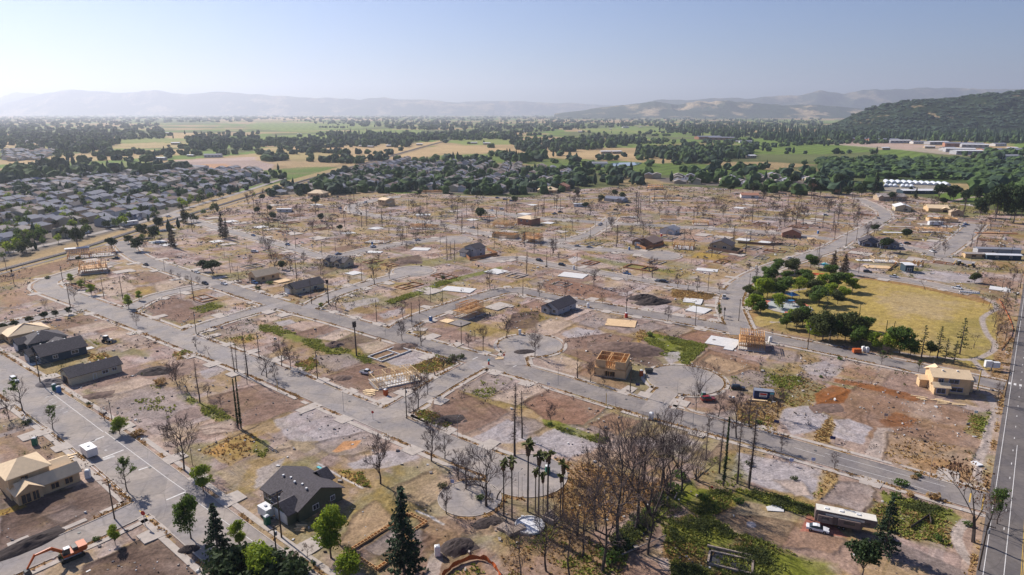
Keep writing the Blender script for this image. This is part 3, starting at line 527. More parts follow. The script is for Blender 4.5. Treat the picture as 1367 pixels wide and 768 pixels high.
        a1 = a[:, 0]; weeds[k] = weeds[k]*(1-a1)+wv*a1; dryt[k] = dryt[k]*(1-a1)+dv*a1
    weeds *= np.clip((fbm(X, Y, 7, 4, 63)-.40)*6, .0, 1)
    for pts, wdt, nm in PATHS:
        Wp = [tuple(p) for p in resample([P(*p) for p in pts], 2)]; xs = [p[0] for p in Wp]; ys = [p[1] for p in Wp]; m = wdt+3
        k = np.where((X > min(xs)-m) & (X < max(xs)+m) & (Y > min(ys)-m) & (Y < max(ys)+m))[0]
        s = sdline(X[k], Y[k], Wp)-wdt/2; a = np.clip(.5-s/.35, 0, 1)[:, None]; col[k] = col[k]*(1-a)+A(PAL[nm])*a; weeds[k] *= 1-a[:, 0]; dryt[k] *= 1-a[:, 0]
    # verge strips beside the kerbs, tyre tracks, relief
    k = np.where(R < 1300)[0]; sd = road_sd(X[k], Y[k]); vg = (sd > 0) & (sd < 1.3)
    t = fbm(X[k], Y[k], 5, 3, 81); a = (vg*np.clip((t-.44)*6, 0, .8))[:, None]; c2 = np.where(t[:, None] > .55, A(PAL['leaf'])*1.15, A(PAL['dry']))
    inb = sdpoly(X[k], Y[k], B) < 0; a = a*inb[:, None]; col[k] = col[k]*(1-a)+c2*a; dryt[k] = np.maximum(dryt[k]*(sd > .2), .7*a[:, 0]); weeds[k] *= (sd > .3)
    vd = (sd > 0)*np.clip(1-sd/9, 0, 1)*.25*inb; col[k] = col[k]*(1-vd[:, None])+A(PAL['pale'])*vd[:, None]
    for (a_, b_) in TRACKS:
        Wp = [tuple(p) for p in resample([P(*p) for p in a_], 2)]; s = sdline(X[k], Y[k], Wp)
        tr = np.exp(-((s-.9)/.28)**2)*.35*b_; col[k] *= (1-tr[:, None])
    fade = np.clip(sd/4, 0, 1)*inb*np.clip(1.6-R[k]/520, 0, 1)
    f1 = fbm(X[k], Y[k], 2.2, 4, 91); f2 = fbm(X[k], Y[k], 12, 3, 92); Z[k] = Z[k]*np.clip(sd/1.5, 0, 1)+fade*((f1-.5)*.34+(f2-.5)*.34-.05)
    stk = fbm(X[k]*U[0]+Y[k]*U[1], (X[k]*V[0]+Y[k]*V[1])*5, 9, 3, 95); col[k] *= (.86+.28*stk)[:, None]
    fine = fbm(X[k], Y[k], 1.1, 3, 97); col[k] *= (.80+.40*fine)[:, None]
    Z[R > 900] = -.4
    bm = near.copy(); bm[idx] = sb < 0; col[bm] *= A((1.0, .975, .975))
    lum = col.mean(1)[:, None]; col = lum+(col-lum)*1.36; col[R < 1400] *= .79
    col = np.clip(col, .01, .9)
    vi = np.arange(nr*npn).reshape(nr, npn)
    f = np.stack([vi[:-1, :-1].ravel(), vi[:-1, 1:].ravel(), vi[1:, 1:].ravel(), vi[1:, :-1].ravel()], 1)[:, ::-1]
    me = bpy.data.meshes.new('ground'); V3 = np.stack([X, Y, Z], 1).astype(np.float32)
    # winding: make normals point up
    a0, b0, c0 = V3[f[0, 0]], V3[f[0, 1]], V3[f[0, 2]]
    if np.cross(b0-a0, c0-a0)[2] < 0: f = f[:, ::-1]
    me = npmesh('ground', V3, f, [], True)
    at = me.color_attributes.new('soil', 'FLOAT_COLOR', 'POINT')
    at.data.foreach_set('color', np.concatenate([col, np.ones((n, 1))], 1).astype(np.float32).ravel())
    m = bpy.data.materials.new('ground'); m.use_nodes = True; N = m.node_tree; b = N.nodes['Principled BSDF']
    b.inputs['Roughness'].default_value = .97; b.inputs['Specular IOR Level'].default_value = .1
    at_ = N.nodes.new('ShaderNodeAttribute'); at_.attribute_name = 'soil'; tc = N.nodes.new('ShaderNodeTexCoord')
    cur = at_.outputs['Color']; hsum = None
    for sc_, lo, hi in ((1.6, .74, 1.26), (.45, .84, 1.16), (5.0, .82, 1.2)):
        nz = N.nodes.new('ShaderNodeTexNoise'); nz.inputs['Scale'].default_value = sc_; nz.inputs['Detail'].default_value = 4; N.links.new(tc.outputs['Object'], nz.inputs['Vector'])
        mr = N.nodes.new('ShaderNodeMapRange'); mr.inputs[1].default_value = .3; mr.inputs[2].default_value = .7; mr.inputs[3].default_value = lo; mr.inputs[4].default_value = hi
        N.links.new(nz.outputs['Fac'], mr.inputs[0]); vm = N.nodes.new('ShaderNodeVectorMath'); vm.operation = 'SCALE'
        N.links.new(cur, vm.inputs[0]); N.links.new(mr.outputs[0], vm.inputs['Scale']); cur = vm.outputs[0]
        if sc_ == 1.6: hsum = nz.outputs['Fac']
    N.links.new(cur, b.inputs['Base Color'])
    bp = N.nodes.new('ShaderNodeBump'); bp.inputs['Strength'].default_value = .35; bp.inputs['Distance'].default_value = .25
    N.links.new(hsum, bp.inputs['Height']); N.links.new(bp.outputs[0], b.inputs['Normal'])
    me.materials.append(m); o = link('ground', me); struct(o)
    area = (R*np.gradient(np.repeat(r, npn).reshape(nr, npn), axis=0).ravel()*.0012)
    return X, Y, Z, R, weeds, dryt, np.abs(area), np.repeat(np.abs(ph) < radians(43), 1)
SUBURBS = [
 [(-150, 390), (0, 350), (60, 333), (112, 320), (200, 298), (262, 268), (330, 250), (378, 238), (342, 226), (250, 228), (180, 232), (100, 234), (0, 246), (-150, 262)],
 [(425, 240), (482, 222), (540, 212), (600, 217), (684, 219), (760, 228), (790, 240), (750, 256), (650, 260), (560, 256), (430, 258), (350, 262), (395, 250)],
 [(0, 202), (60, 200), (84, 203), (60, 213), (0, 217)],
 [(840, 236), (940, 238), (1030, 236), (1090, 240), (1100, 250), (1000, 250), (900, 246)],
]
TRACKS = [([(395, 505), (440, 495), (480, 502), (520, 515)], 1), ([(600, 535), (640, 530), (665, 555)], 1), ([(610, 530), (620, 545), (650, 560)], .8), ([(1130, 560), (1160, 540), (1150, 565), (1180, 580), (1240, 570)], 1),
          ([(1140, 545), (1170, 560), (1230, 560)], .8), ([(560, 700), (590, 700), (610, 715), (590, 740)], 1), ([(20, 700), (80, 680), (140, 660)], 1), ([(150, 750), (220, 730), (260, 745)], 1), ([(290, 540), (340, 530), (390, 538)], .8), ([(290, 550), (350, 542), (400, 545)], .6)]
GX, GY, GZ, GR, GW, GD, GA, _ = build_ground()

# ------------------------------------------------------------------ streets, kerbs, pavements
def bulb_pts(c, r, n=28): return [(c[0]+r*cos(2*pi*i/n), c[1]+r*sin(2*pi*i/n)) for i in range(n)]
for i, (nme, wd, pts, bulbs, pv, mt) in enumerate(RW):
    s = RSAMP[i]; t = np.gradient(s, axis=0); t /= np.linalg.norm(t, axis=1)[:, None]; nn = np.stack([-t[:, 1], t[:, 0]], 1)
    z = .045 + .004*i; b = MB(); n = len(s)
    vs = [(*(s[k]+nn[k]*wd/2), z) for k in range(n)] + [(*(s[k]-nn[k]*wd/2), z) for k in range(n)]
    b.add(vs, [(n+k, n+k+1, k+1, k) for k in range(n-1)])
    for bx, by, br in bulbs: b.add([(x, y, z+.003) for x, y in bulb_pts((bx, by), br)], [tuple(range(28))])
    struct(b.build(nme, mt))
    if not pv: continue
    k_ = MB()
    def strip(line, nrm, d0, d1, h):
        q0 = line + nrm*d0; q1 = line + nrm*d1; c = (q0[:-1]+q0[1:]+q1[:-1]+q1[1:])/4
        sd = road_sd(c[:, 0], c[:, 1], skip=i)
        if bulbs:
            for bx, by, br in bulbs: sd = np.minimum(sd, np.hypot(c[:, 0]-bx, c[:, 1]-by)-br)
        for a in range(len(line)-1):
            if sd[a] < .5: continue
            if d0 > 1 and vnoise(np.array([c[a, 0]/7]), np.array([c[a, 1]/7]), 5)[0] > .93: continue
            P0, P1, P2, P3 = q0[a], q0[a+1], q1[a+1], q1[a]
            k_.add([(*P0, h), (*P1, h), (*P2, h), (*P3, h), (*P0, 0), (*P1, 0), (*P2, 0), (*P3, 0)], [(0, 1, 2, 3), (3, 2, 1, 0), (4, 5, 1, 0), (7, 6, 2, 3)][:1] + [(4, 5, 1, 0), (3, 2, 6, 7)])
    for sg in (1, -1):
        strip(s, nn*sg, wd/2, wd/2+.22, .16); strip(s, nn*sg, wd/2+1.3, wd/2+2.75, .11)
    for bx, by, br in bulbs:
        a = np.linspace(0, 2*pi, 49); ring = np.stack([bx+br*np.cos(a), by+br*np.sin(a)], 1); rn = np.stack([np.cos(a), np.sin(a)], 1)
        for d0, d1, h in ((0, .22, .16), (.9, 2.2, .11))[:1 if nme == 'inner_street' else 2]:
            q = ring+rn*(d0+d1)/2; sd_self = sdline(q[:, 0], q[:, 1], [tuple(p) for p in s])-wd/2; sd_o = road_sd(q[:, 0], q[:, 1], skip=i)
            for j in range(48):
                if min(sd_self[j], sd_self[j+1], sd_o[j], sd_o[j+1]) < .3: continue
                A0, A1, B0, B1 = ring[j]+rn[j]*d0, ring[j+1]+rn[j+1]*d0, ring[j]+rn[j]*d1, ring[j+1]+rn[j+1]*d1
                k_.add([(*A0, h), (*A1, h), (*B1, h), (*B0, h), (*A0, 0), (*A1, 0), (*B1, 0), (*B0, 0)], [(0, 3, 2, 1), (4, 5, 1, 0), (3, 2, 6, 7)])
    struct(k_.build('pavement', 'concrete'))

# driveway aprons cut through the kerbs, manhole covers
b, mh = MB(), MB(); dr_ = random.Random(8)
for i, (nme, wd, pts, bulbs, pv, mt) in enumerate(RW):
    if not pv: continue
    s = RSAMP[i]; acc = 4.0
    for k in range(1, len(s)-2):
        acc += math.dist(s[k], s[k-1]); t = s[k+1]-s[k]; t /= np.linalg.norm(t); n_ = np.array([-t[1], t[0]])
        if k % 19 == 7: c = s[k]+n_*wd*.2; mh.add([(c[0]+.38*cos(a), c[1]+.38*sin(a), .16) for a in np.linspace(0, 2*pi, 11)[:-1]], [tuple(range(10))])
        if acc < 15: continue
        acc = 0
        for sg in (1, -1):
            if dr_.random() < .42: continue
            c = s[k]+n_*sg*(wd/2+3.0)
            if road_sd(np.array([c[0]]), np.array([c[1]]), skip=i)[0] < 3.2: continue
            L_ = dr_.choice([4.2, 5.5, 7.5]); h_ = dr_.uniform(1.7, 2.6); p0 = s[k]+n_*sg*(wd/2-.1); p1 = s[k]+n_*sg*(wd/2+L_)
            b.add([(*(p0-t*h_*1.2), .165), (*(p0+t*h_*1.2), .165), (*(p1+t*h_), .17), (*(p1-t*h_), .17), (*(p0-t*h_*1.2), -.3), (*(p0+t*h_*1.2), -.3), (*(p1+t*h_), -.3), (*(p1-t*h_), -.3)], [(0, 1, 2, 3), (4, 5, 1, 0), (5, 6, 2, 1), (6, 7, 3, 2), (7, 4, 0, 3)])
struct(b.build('driveways', 'concrete')); struct(mh.build('manhole_covers', 'machine_grey'))

# painted markings: world strips between two photo points
def mark(b, a, c, wdt, z=.075):
    A0, A1 = np.array(P(*a)), np.array(P(*c)); d = A1-A0; d /= np.linalg.norm(d); n = np.array([-d[1], d[0]])*wdt/2
    b.add([(*(A0+n), z), (*(A0-n), z), (*(A1-n), z), (*(A1+n), z)], [(0, 1, 2, 3)])
b = MB()
for a, c in [((60, 518), (138, 577)), ((140, 577), (225, 640)), ((225, 640), (248, 656)), ((0, 540), (30, 541)), ((8, 535), (84, 592)), ((84, 592), (180, 670)), ((265, 672), (340, 725)), ((340, 725), (400, 770))]: mark(b, a, c, .14)
for a, c in [((105, 596), (139, 583)), ((137, 612), (165, 601)), ((185, 628), (197, 624)), ((222, 668), (248, 657)), ((115, 764), (121, 761))]: mark(b, a, c, .45)
for a, c in [((644, 490), (655, 494)), ((685, 490), (694, 486)), ((666, 473), (674, 475)), ((631, 480), (638, 477))]: mark(b, a, c, .35)
for a, c in [((1060, 598), (1101, 610)), ((1101, 605.5), (1201, 633)), ((1201, 633), (1262, 650)), ((1118, 620), (1201, 643)), ((1201, 643), (1256, 661)), ((700, 487), (800, 513))]: mark(b, a, c, .12)
for y0 in (560, 640, 680, 700, 735):
    pass
bx0 = np.array(R10L[0]); 
for off, t0, t1 in ((1.1, -60, 420), (4.4, -60, 60)):
    A0 = bx0+_n*off+_d*t0; A1 = bx0+_n*off+_d*t1; n = _n*.07
    b.add([(*(A0+n), .17), (*(A0-n), .17), (*(A1-n), .17), (*(A1+n), .17)], [(0, 1, 2, 3)])
for k in range(40):
    A0 = bx0+_n*3.6+_d*(10+k*9); A1 = A0+_d*1.2; n = _n*.09
    b.add([(*(A0+n), .17), (*(A0-n), .17), (*(A1-n), .17), (*(A1+n), .17)], [(0, 1, 2, 3)])
for k in range(7):
    A0 = np.array(P(1346, 512))+_n*(k*1.5); A1 = A0+_n*.7; n = _d*1.1
    b.add([(*(A0+n), .17), (*(A0-n), .17), (*(A1-n), .17), (*(A1+n), .17)], [(0, 1, 2, 3)])
struct(b.build('road_markings', 'paint_white')); b = MB()
for k in range(6): mark(b, (60+k*5.0, 532+k*4), (66+k*5.0, 529+k*4), .3)
mark(b, (114, 593), (128, 588), 1.2); mark(b, (138, 614), (153, 609), 1.2); mark(b, (140, 601), (143, 602), .5)
struct(b.build('worn_markings', 'paint_worn'))
b = MB(); mark(b, (1294, 671), (1296, 659), .3); mark(b, (1310, 684), (1314, 660), .3); mark(b, (186, 682), (203, 695), .3)
for o_ in (7.1, 7.4):
    A0 = bx0+_n*o_+_d*-60; A1 = bx0+_n*o_+_d*420; n = _n*.06
    b.add([(*(A0+n), .172), (*(A0-n), .172), (*(A1-n), .172), (*(A1+n), .172)], [(0, 1, 2, 3)])
struct(b.build('yellow_markings', 'paint_yellow'))

# railway
RAIL = [P(*p) for p in [(-80, 384), (0, 361), (100, 335), (185, 307), (275, 280), (342, 259.5), (462, 225), (590, 189), (640, 177)]]
rs = resample(RAIL, 12); t = np.gradient(rs, axis=0); t /= np.linalg.norm(t, axis=1)[:, None]; nn = np.stack([-t[:, 1], t[:, 0]], 1)
def ribbon(name, mt, w0, w1, z, h=0):
    b = MB(); n = len(rs); vs = [(*(rs[k]+nn[k]*w0), z) for k in range(n)]+[(*(rs[k]+nn[k]*w1), z) for k in range(n)]
    fs = [(k, k+1, n+k+1, n+k) for k in range(n-1)]
    if w1 > w0: fs = [f[::-1] for f in fs]
    if h:
        vs += [(*(rs[k]+nn[k]*w0), z-h) for k in range(n)]+[(*(rs[k]+nn[k]*w1), z-h) for k in range(n)]
        fs += [(k, k+1, 2*n+k+1, 2*n+k) for k in range(n-1)]+[(n+k, n+k+1, 3*n+k+1, 3*n+k) for k in range(n-1)]
    b.add(vs, fs); return b.build(name, mt)
struct(ribbon('railway_bed', 'ballast', 2.2, -2.2, .55, .6)); 
for a_ in (.75, -.75): struct(ribbon('rail', 'rail_steel', a_+.09, a_-.09, .72, .17))
struct(ribbon('railway_track', 'gravel', -6.5, -9.0, .12, .2))
# reservoir
b = MB(); wp = resample([P(*p) for p in [(806, 220), (822, 217.3), (857, 217), (856, 219), (842, 222), (815, 222.5), (806, 220)]], 8)
b.add([(x, y, .3) for x, y in wp], [tuple(range(len(wp)-1, -1, -1))]); struct(b.build('reservoir_water', 'pond_water'))
# ------------------------------------------------------------------ hills
def ray_z(x, y, Y):
    a = (x-683.5)/F; b = (384-y)/F; dy = cos(TH)+b*sin(TH); dz = -sin(TH)+b*cos(TH); t = Y/dy; return a*t, HC+dz*t
def hill_mat(name, forest, gold, scale, lo, hi):
    m = bpy.data.materials.new(name); m.use_nodes = True; N = m.node_tree; b = N.nodes['Principled BSDF']; b.inputs['Roughness'].default_value = 1; b.inputs['Specular IOR Level'].default_value = .05
    tc = N.nodes.new('ShaderNodeTexCoord'); nz = N.nodes.new('ShaderNodeTexNoise'); nz.inputs['Scale'].default_value = scale; nz.inputs['Detail'].default_value = 9; nz.inputs['Roughness'].default_value = .62
    mr = N.nodes.new('ShaderNodeMapRange'); mr.inputs[1].default_value = lo; mr.inputs[2].default_value = hi; mx = N.nodes.new('ShaderNodeMix'); mx.data_type = 'RGBA'
    mx.inputs[6].default_value = (*forest, 1); mx.inputs[7].default_value = (*gold, 1); N.links.new(tc.outputs['Object'], nz.inputs['Vector']); N.links.new(nz.outputs['Fac'], mr.inputs[0]); N.links.new(mr.outputs[0], mx.inputs[0])
    n2 = N.nodes.new('ShaderNodeTexNoise'); n2.inputs['Scale'].default_value = scale*14; n2.inputs['Detail'].default_value = 5; N.links.new(tc.outputs['Object'], n2.inputs['Vector'])
    m2 = N.nodes.new('ShaderNodeMapRange'); m2.inputs[1].default_value = .3; m2.inputs[2].default_value = .7; m2.inputs[3].default_value = .6; m2.inputs[4].default_value = 1.35; N.links.new(n2.outputs['Fac'], m2.inputs[0])
    vm = N.nodes.new('ShaderNodeVectorMath'); vm.operation = 'SCALE'; N.links.new(mx.outputs[2], vm.inputs[0]); N.links.new(m2.outputs[0], vm.inputs['Scale']); N.links.new(vm.outputs[0], b.inputs['Base Color'])
    bp = N.nodes.new('ShaderNodeBump'); bp.inputs['Strength'].default_value = .6; bp.inputs['Distance'].default_value = 30; N.links.new(n2.outputs['Fac'], bp.inputs['Height']); N.links.new(bp.outputs[0], b.inputs['Normal']); return m
HILLS = {}
def hill(name, crest, Yc, Yf, m, rough=.25, wav=600, nx=300, ny=36, edge=True, seed=1):
    xs = np.linspace(crest[0][0], crest[-1][0], nx); ys = np.interp(xs, [c[0] for c in crest], [c[1] for c in crest])
    V_ = []; T = np.linspace(0, 1.5, ny)
    e = np.clip(np.minimum((xs-xs[0])/(60), (xs[-1]-xs)/60), 0, 1) if edge else np.ones(nx)
    X = np.zeros((ny, nx)); Y = X.copy(); Z = X.copy()
    for j, t in enumerate(T):
        Yd = Yf+(Yc-Yf)*t; cx, cz = ray_z(xs, ys, Yc); X[j] = cx*Yd/Yc; Y[j] = Yd
        pr = (3*t*t-2*t**3) if t <= 1 else 1-.5*(t-1)
        Z[j] = (cz+4)*pr
    nz = fbm(X, Y, wav, 6, seed); rd = 1-np.abs(2*nz-1)**.8*1.0
    S = np.clip(T*1.2, 0, 1)[:, None]; top = np.exp(-((T-1)/.22)**2)[:, None]
    Z = Z*(1-rough*(1-rd)*S*(1-.75*top)*1.6) ; Z = Z - 3*(T[:, None] < .02)
    vi = np.arange(nx*ny).reshape(ny, nx); f = np.stack([vi[:-1, :-1].ravel(), vi[:-1, 1:].ravel(), vi[1:, 1:].ravel(), vi[1:, :-1].ravel()], 1)
    me = npmesh(name, np.stack([X.ravel(), Y.ravel(), Z.ravel()], 1), f, [m], True); o = link(name, me); struct(o); HILLS[name+str(len(HILLS))] = (X, Y, Z); return X, Y, Z
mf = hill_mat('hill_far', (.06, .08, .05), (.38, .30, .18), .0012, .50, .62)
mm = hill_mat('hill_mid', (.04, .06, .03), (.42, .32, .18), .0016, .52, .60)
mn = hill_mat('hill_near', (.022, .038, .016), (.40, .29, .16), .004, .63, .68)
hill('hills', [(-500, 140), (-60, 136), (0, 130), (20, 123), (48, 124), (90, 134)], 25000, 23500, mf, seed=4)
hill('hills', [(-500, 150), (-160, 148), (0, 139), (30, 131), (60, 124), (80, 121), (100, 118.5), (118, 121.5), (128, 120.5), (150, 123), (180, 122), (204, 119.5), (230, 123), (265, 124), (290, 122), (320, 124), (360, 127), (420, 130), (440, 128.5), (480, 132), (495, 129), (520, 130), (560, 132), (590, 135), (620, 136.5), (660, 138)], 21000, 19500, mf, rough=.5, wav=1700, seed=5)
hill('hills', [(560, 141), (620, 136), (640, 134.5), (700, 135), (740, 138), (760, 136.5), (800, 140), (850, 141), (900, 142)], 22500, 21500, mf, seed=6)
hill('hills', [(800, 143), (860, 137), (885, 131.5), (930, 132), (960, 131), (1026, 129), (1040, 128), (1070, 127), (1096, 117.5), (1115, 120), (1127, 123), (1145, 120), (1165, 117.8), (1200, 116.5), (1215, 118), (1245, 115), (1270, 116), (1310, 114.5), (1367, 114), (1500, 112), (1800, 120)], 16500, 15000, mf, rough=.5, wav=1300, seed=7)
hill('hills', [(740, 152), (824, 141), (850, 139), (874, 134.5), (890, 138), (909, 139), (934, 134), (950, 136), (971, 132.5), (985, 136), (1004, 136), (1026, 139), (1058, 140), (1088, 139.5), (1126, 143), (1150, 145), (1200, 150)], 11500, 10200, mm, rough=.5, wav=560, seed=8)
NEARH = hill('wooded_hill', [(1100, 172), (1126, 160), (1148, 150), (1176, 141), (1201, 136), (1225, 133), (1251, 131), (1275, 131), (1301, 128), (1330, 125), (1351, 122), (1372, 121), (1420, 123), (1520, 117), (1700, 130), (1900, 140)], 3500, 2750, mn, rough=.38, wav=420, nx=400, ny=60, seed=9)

# ------------------------------------------------------------------ foliage and trees
def leaf_ball(mb, c, r, n, size, m=0, flat=.8):
    for _ in range(n):
        d = np.array([random.gauss(0, 1), random.gauss(0, 1), random.gauss(0, 1)]); d /= np.linalg.norm(d)
        k = random.uniform(.55, 1.05); p = (c[0]+d[0]*r*k, c[1]+d[1]*r*k, c[2]+d[2]*r*k*flat)
        nrm = d+np.array([random.gauss(0, .6) for _ in range(3)]); mb.quadc(p, nrm, size*random.uniform(.6, 1.3), random.uniform(.5, 1), m)
def branches(mb, p, d, L, r, depth, spread=.5, up=.15, nmin=2, nmax=4, tips=None, m=0, minr=.02, curve=.18, shrink=(.6, .82)):
    n = 2; q = np.array(p, float); d = np.array(d, float); rr = r
    for i in range(n):
        d2 = d+np.array([random.gauss(0, curve), random.gauss(0, curve), random.gauss(0, curve*.5)+up*.3]); d2 /= np.linalg.norm(d2)
        e = q+d2*L/n; r2 = max(minr, rr*.82); mb.tube(q, e, rr, r2, 4 if rr > .09 else 3, m); q = e; d = d2; rr = r2
    if depth <= 0:
        if tips is not None: tips.append(q)
        return
    for k in range(random.randint(nmin, nmax)):
        a = random.uniform(0, 2*pi); o = np.cross(d, (cos(a), sin(a), .3)); o /= max(1e-6, np.linalg.norm(o))
        nd = d+o*random.uniform(spread*.5, spread*1.3)+np.array([0, 0, up]); nd /= np.linalg.norm(nd)
        branches(mb, q, nd, L*random.uniform(*shrink), rr*random.uniform(.5, .75), depth-1, spread, up, nmin, nmax, tips, m if depth > 2 else 1 if m == 0 else m, minr, curve, shrink)
def twigfan(mb, p, d, L, r, depth, minr):
    n = 2 if depth else 1; q = np.array(p, float); d = np.array(d, float)
    for i in range(2):
        d2 = d+np.array([random.gauss(0, .13), random.gauss(0, .13), random.gauss(0, .08)+.10]); d2 /= np.linalg.norm(d2); e = q+d2*L/2
        mb.tube(q, e, max(minr, r*(1-.3*i)), max(minr*.8, r*(.7-.3*i)), 4 if r > .08 else 3, 0 if r > .07 else 1); q = e; d = d2
        if depth > 0:
            for k in range(2 if i == 0 else 2+(random.random() < .5)):
                a = random.uniform(0, 2*pi); o = np.cross(d, (cos(a), sin(a), .3)); o /= max(1e-6, np.linalg.norm(o)); nd = d+o*random.uniform(.4, .95); nd /= np.linalg.norm(nd)
                twigfan(mb, q, nd, L*random.uniform(.5, .75), r*.55, depth-1, minr)
def oak_mesh(seed, w=.36, hb=.24, nb=11, depth=3, minr=.026, trunk=.2):
    random.seed(seed); b = MB(); x = y = 0; pts = [(0, 0, 0)]
    for k in range(6): x += random.gauss(0, .13); y += random.gauss(0, .13); pts.append((x, y, 9.2*(k+1)/6))
    for k in range(6): b.tube(pts[k], pts[k+1], trunk*(1-k/7.2), trunk*(1-(k+1)/7.2), 6 if k < 3 else 4, 0)
    for i in range(nb):
        t = hb+(.93-hb)*(i+random.random()*.6)/nb; z = t*9.2; k = min(5, int(t*6)); f = t*6-k; c = np.array(pts[k])*(1-f)+np.array(pts[k+1])*f
        a = i*2.4+random.uniform(-.5, .5); L = 10*w*(.55+.75*sin(pi*min(1, (t-hb)/(1-hb)*.75+.15)))*random.uniform(.7, 1.1); up = .55+.7*t
        d = np.array([cos(a), sin(a), up]); twigfan(b, c, d/np.linalg.norm(d), L*.55, trunk*(.62-.4*t), depth, minr)
    twigfan(b, pts[-1], np.array((0, 0, 1.)), 1.2, .05, 2, minr)
    return b
def mk_oak(seed, **kw):
    return lambda: single('burnt_tree', oak_mesh(seed, **kw), ['bark_burnt', 'twig'])
def bare_mesh(seed, h, depth=5, trunk=.25, spread=.55, up=.12, stems=1, minr=.025, twigs=True, lean=0):
    random.seed(seed); b = MB(); tips = []
    for s in range(stems):
        a = random.uniform(0, 6.28); ln = .10 if stems == 1 else .32
        d = (cos(a)*ln+lean, sin(a)*ln, 1); L = h*(.30 if stems == 1 else .36)
        branches(b, (cos(a)*.15*(stems > 1), sin(a)*.15*(stems > 1), 0), np.array(d)/np.linalg.norm(d), L, trunk*(1 if stems == 1 else .75), depth, spread, up, 2, 4, tips, 0, minr)
    zt = max(v[2] for v in b.v); k = h/zt; b.v = [(x*k, y*k, z*k) for x, y, z in b.v]
    return b, [np.array(t)*k for t in tips]
def tree_thing(kind, parts):
    r = empty(kind, (0, 0, 0))
    for nm, b, mats in parts: b.build(nm, mats, r)
    return r
def single(kind, b, mats):
    return b.build(kind, mats)
# unit: every template below is 10 m tall and scaled to the height in the photo
def mk_bare(seed, **kw):
    def f():
        b, t = bare_mesh(seed, 10, **kw); return single('burnt_tree', b, ['bark_burnt', 'twig'])
    return f
def mk_rusty(seed, **kw):
    def f():
        b, tips = bare_mesh(seed, 10, **kw); b2 = MB()
        for t in tips:
            for _ in range(3): b2.quadc(t+np.array([random.gauss(0, .3) for _ in range(3)]), (random.gauss(0, 1), random.gauss(0, 1), random.gauss(0, 1)), .38, .7)
        r = empty('scorched_tree', (0, 0, 0)); b.build('trunk', ['bark_burnt', 'twig_rust'], r); b2.build('dead_leaves', 'twig_rust', r); return r
    return f
def mk_burnt_conifer(seed, dens=1.0, w=1.3):
    def f():
        random.seed(seed); b = MB(); x = y = 0; pts = [(0, 0, 0)]
        for k in range(5): x += random.gauss(0, .05); y += random.gauss(0, .05); pts.append((x, y, 10*(k+1)/5))
        for k in range(5): b.tube(pts[k], pts[k+1], .17*(1-k/5.6), .17*(1-(k+1)/5.6), 5, 0)
        for _ in range(int(70*dens)):
            z = random.uniform(2.2, 9.7); a = random.uniform(0, 6.28); L = w*(1-z/12)*random.uniform(.3, 1); k = min(4, int(z/2)); t = z/2-k
            c = np.array(pts[k])*(1-t)+np.array(pts[k+1])*t; e = c+np.array([cos(a)*L, sin(a)*L, -L*random.uniform(-.1, .5)]); b.tube(c, e, .028, .012, 3, 1)
            for _ in range(2): g = c*.4+e*.6; h_ = g+np.array([random.gauss(0, .25) for _ in range(3)]); b.tube(g, h_, .015, .01, 3, 1)
        return single('burnt_conifer', b, ['bark_burnt', 'twig'])
    return f
def mk_green_spire(seed, w=.33):
    def f():
        random.seed(seed); r = empty('cypress', (0, 0, 0)); b = MB(); b.tube((0, 0, 0), (0.05, 0, 10), .14, .05, 5); b.build('trunk', 'bark_burnt', r)
        c = MB()
        for _ in range(420):
            z = random.uniform(.8, 10); a = random.uniform(0, 6.28); rr = w*(1-z/14)*random.uniform(.5, 1); c.quadc((cos(a)*rr, sin(a)*rr, z), (cos(a), sin(a), .2), .26, .7)
        c.build('crown', 'leaf_dark', r); return r
    return f
def mk_leafy(seed, mt='leaf_green', nleaf=1500, size=.42, balls=9, w=3.6, flat=.75, hb=2.6, single_=False, kind='leafy_tree', gap=.0):
    def f():
        random.seed(seed); t = MB(); c = MB(); t.tube((0, 0, 0), (random.gauss(0, .1), random.gauss(0, .1), hb), .24, .17, 6)
        top = np.array([0, 0, hb]); cen = []
        for k in range(balls):
            a = 2*pi*k/balls*1.0+random.uniform(-.4, .4); rr = w*random.uniform(.25, .68)*(1 if k < balls-2 else .3); z = hb+(10-hb)*random.uniform(.25, .8) if k < balls-2 else 10-w*.42
            cen.append((cos(a)*rr, sin(a)*rr, z)); 
        for p in cen: 
            mid = top*.4+np.array(p)*.6+np.array([random.gauss(0, .2), random.gauss(0, .2), -.3]); t.tube(top, mid, .12, .07, 4); t.tube(mid, p, .07, .03, 3)
            R_ = w*random.uniform(.42, .60)
            leaf_ball(c, p, R_, int(nleaf/balls), size)
            for _ in range(3):
                a = random.uniform(0, 6.28); leaf_ball(c, (p[0]+cos(a)*R_, p[1]+sin(a)*R_, p[2]+random.uniform(-.4, .4)*R_), R_*.38, int(nleaf/balls*.12), size*.9)
        if single_: t.add(c.v, c.f, 1); return t.build(kind, ['bark_grey', mt])
        r = empty(kind, (0, 0, 0)); t.build('trunk', 'bark_grey', r); c.build('crown', mt, r); return r
    return f
def mk_half(seed, mt='leaf_green', n=520):
    """mostly bare crown that has put out some leaves"""
    def f():
        b = oak_mesh(seed, w=.34, depth=2, trunk=.22); tips = [np.array(b.v[i]) for i in range(len(b.v)//3, len(b.v), 7) if b.v[i][2] > 4]; random.seed(seed+1); r = empty('recovering_tree', (0, 0, 0)); b.build('trunk', ['bark_burnt', 'twig'], r); c = MB()
        ax = random.uniform(0, 6.28)
        for _ in range(n):
            t = random.choice(tips)
            if t[0]*cos(ax)+t[1]*sin(ax) < .1: continue
            leaf_ball(c, t, .5, 3, .42)
        c.build('crown', mt, r); return r
    return f
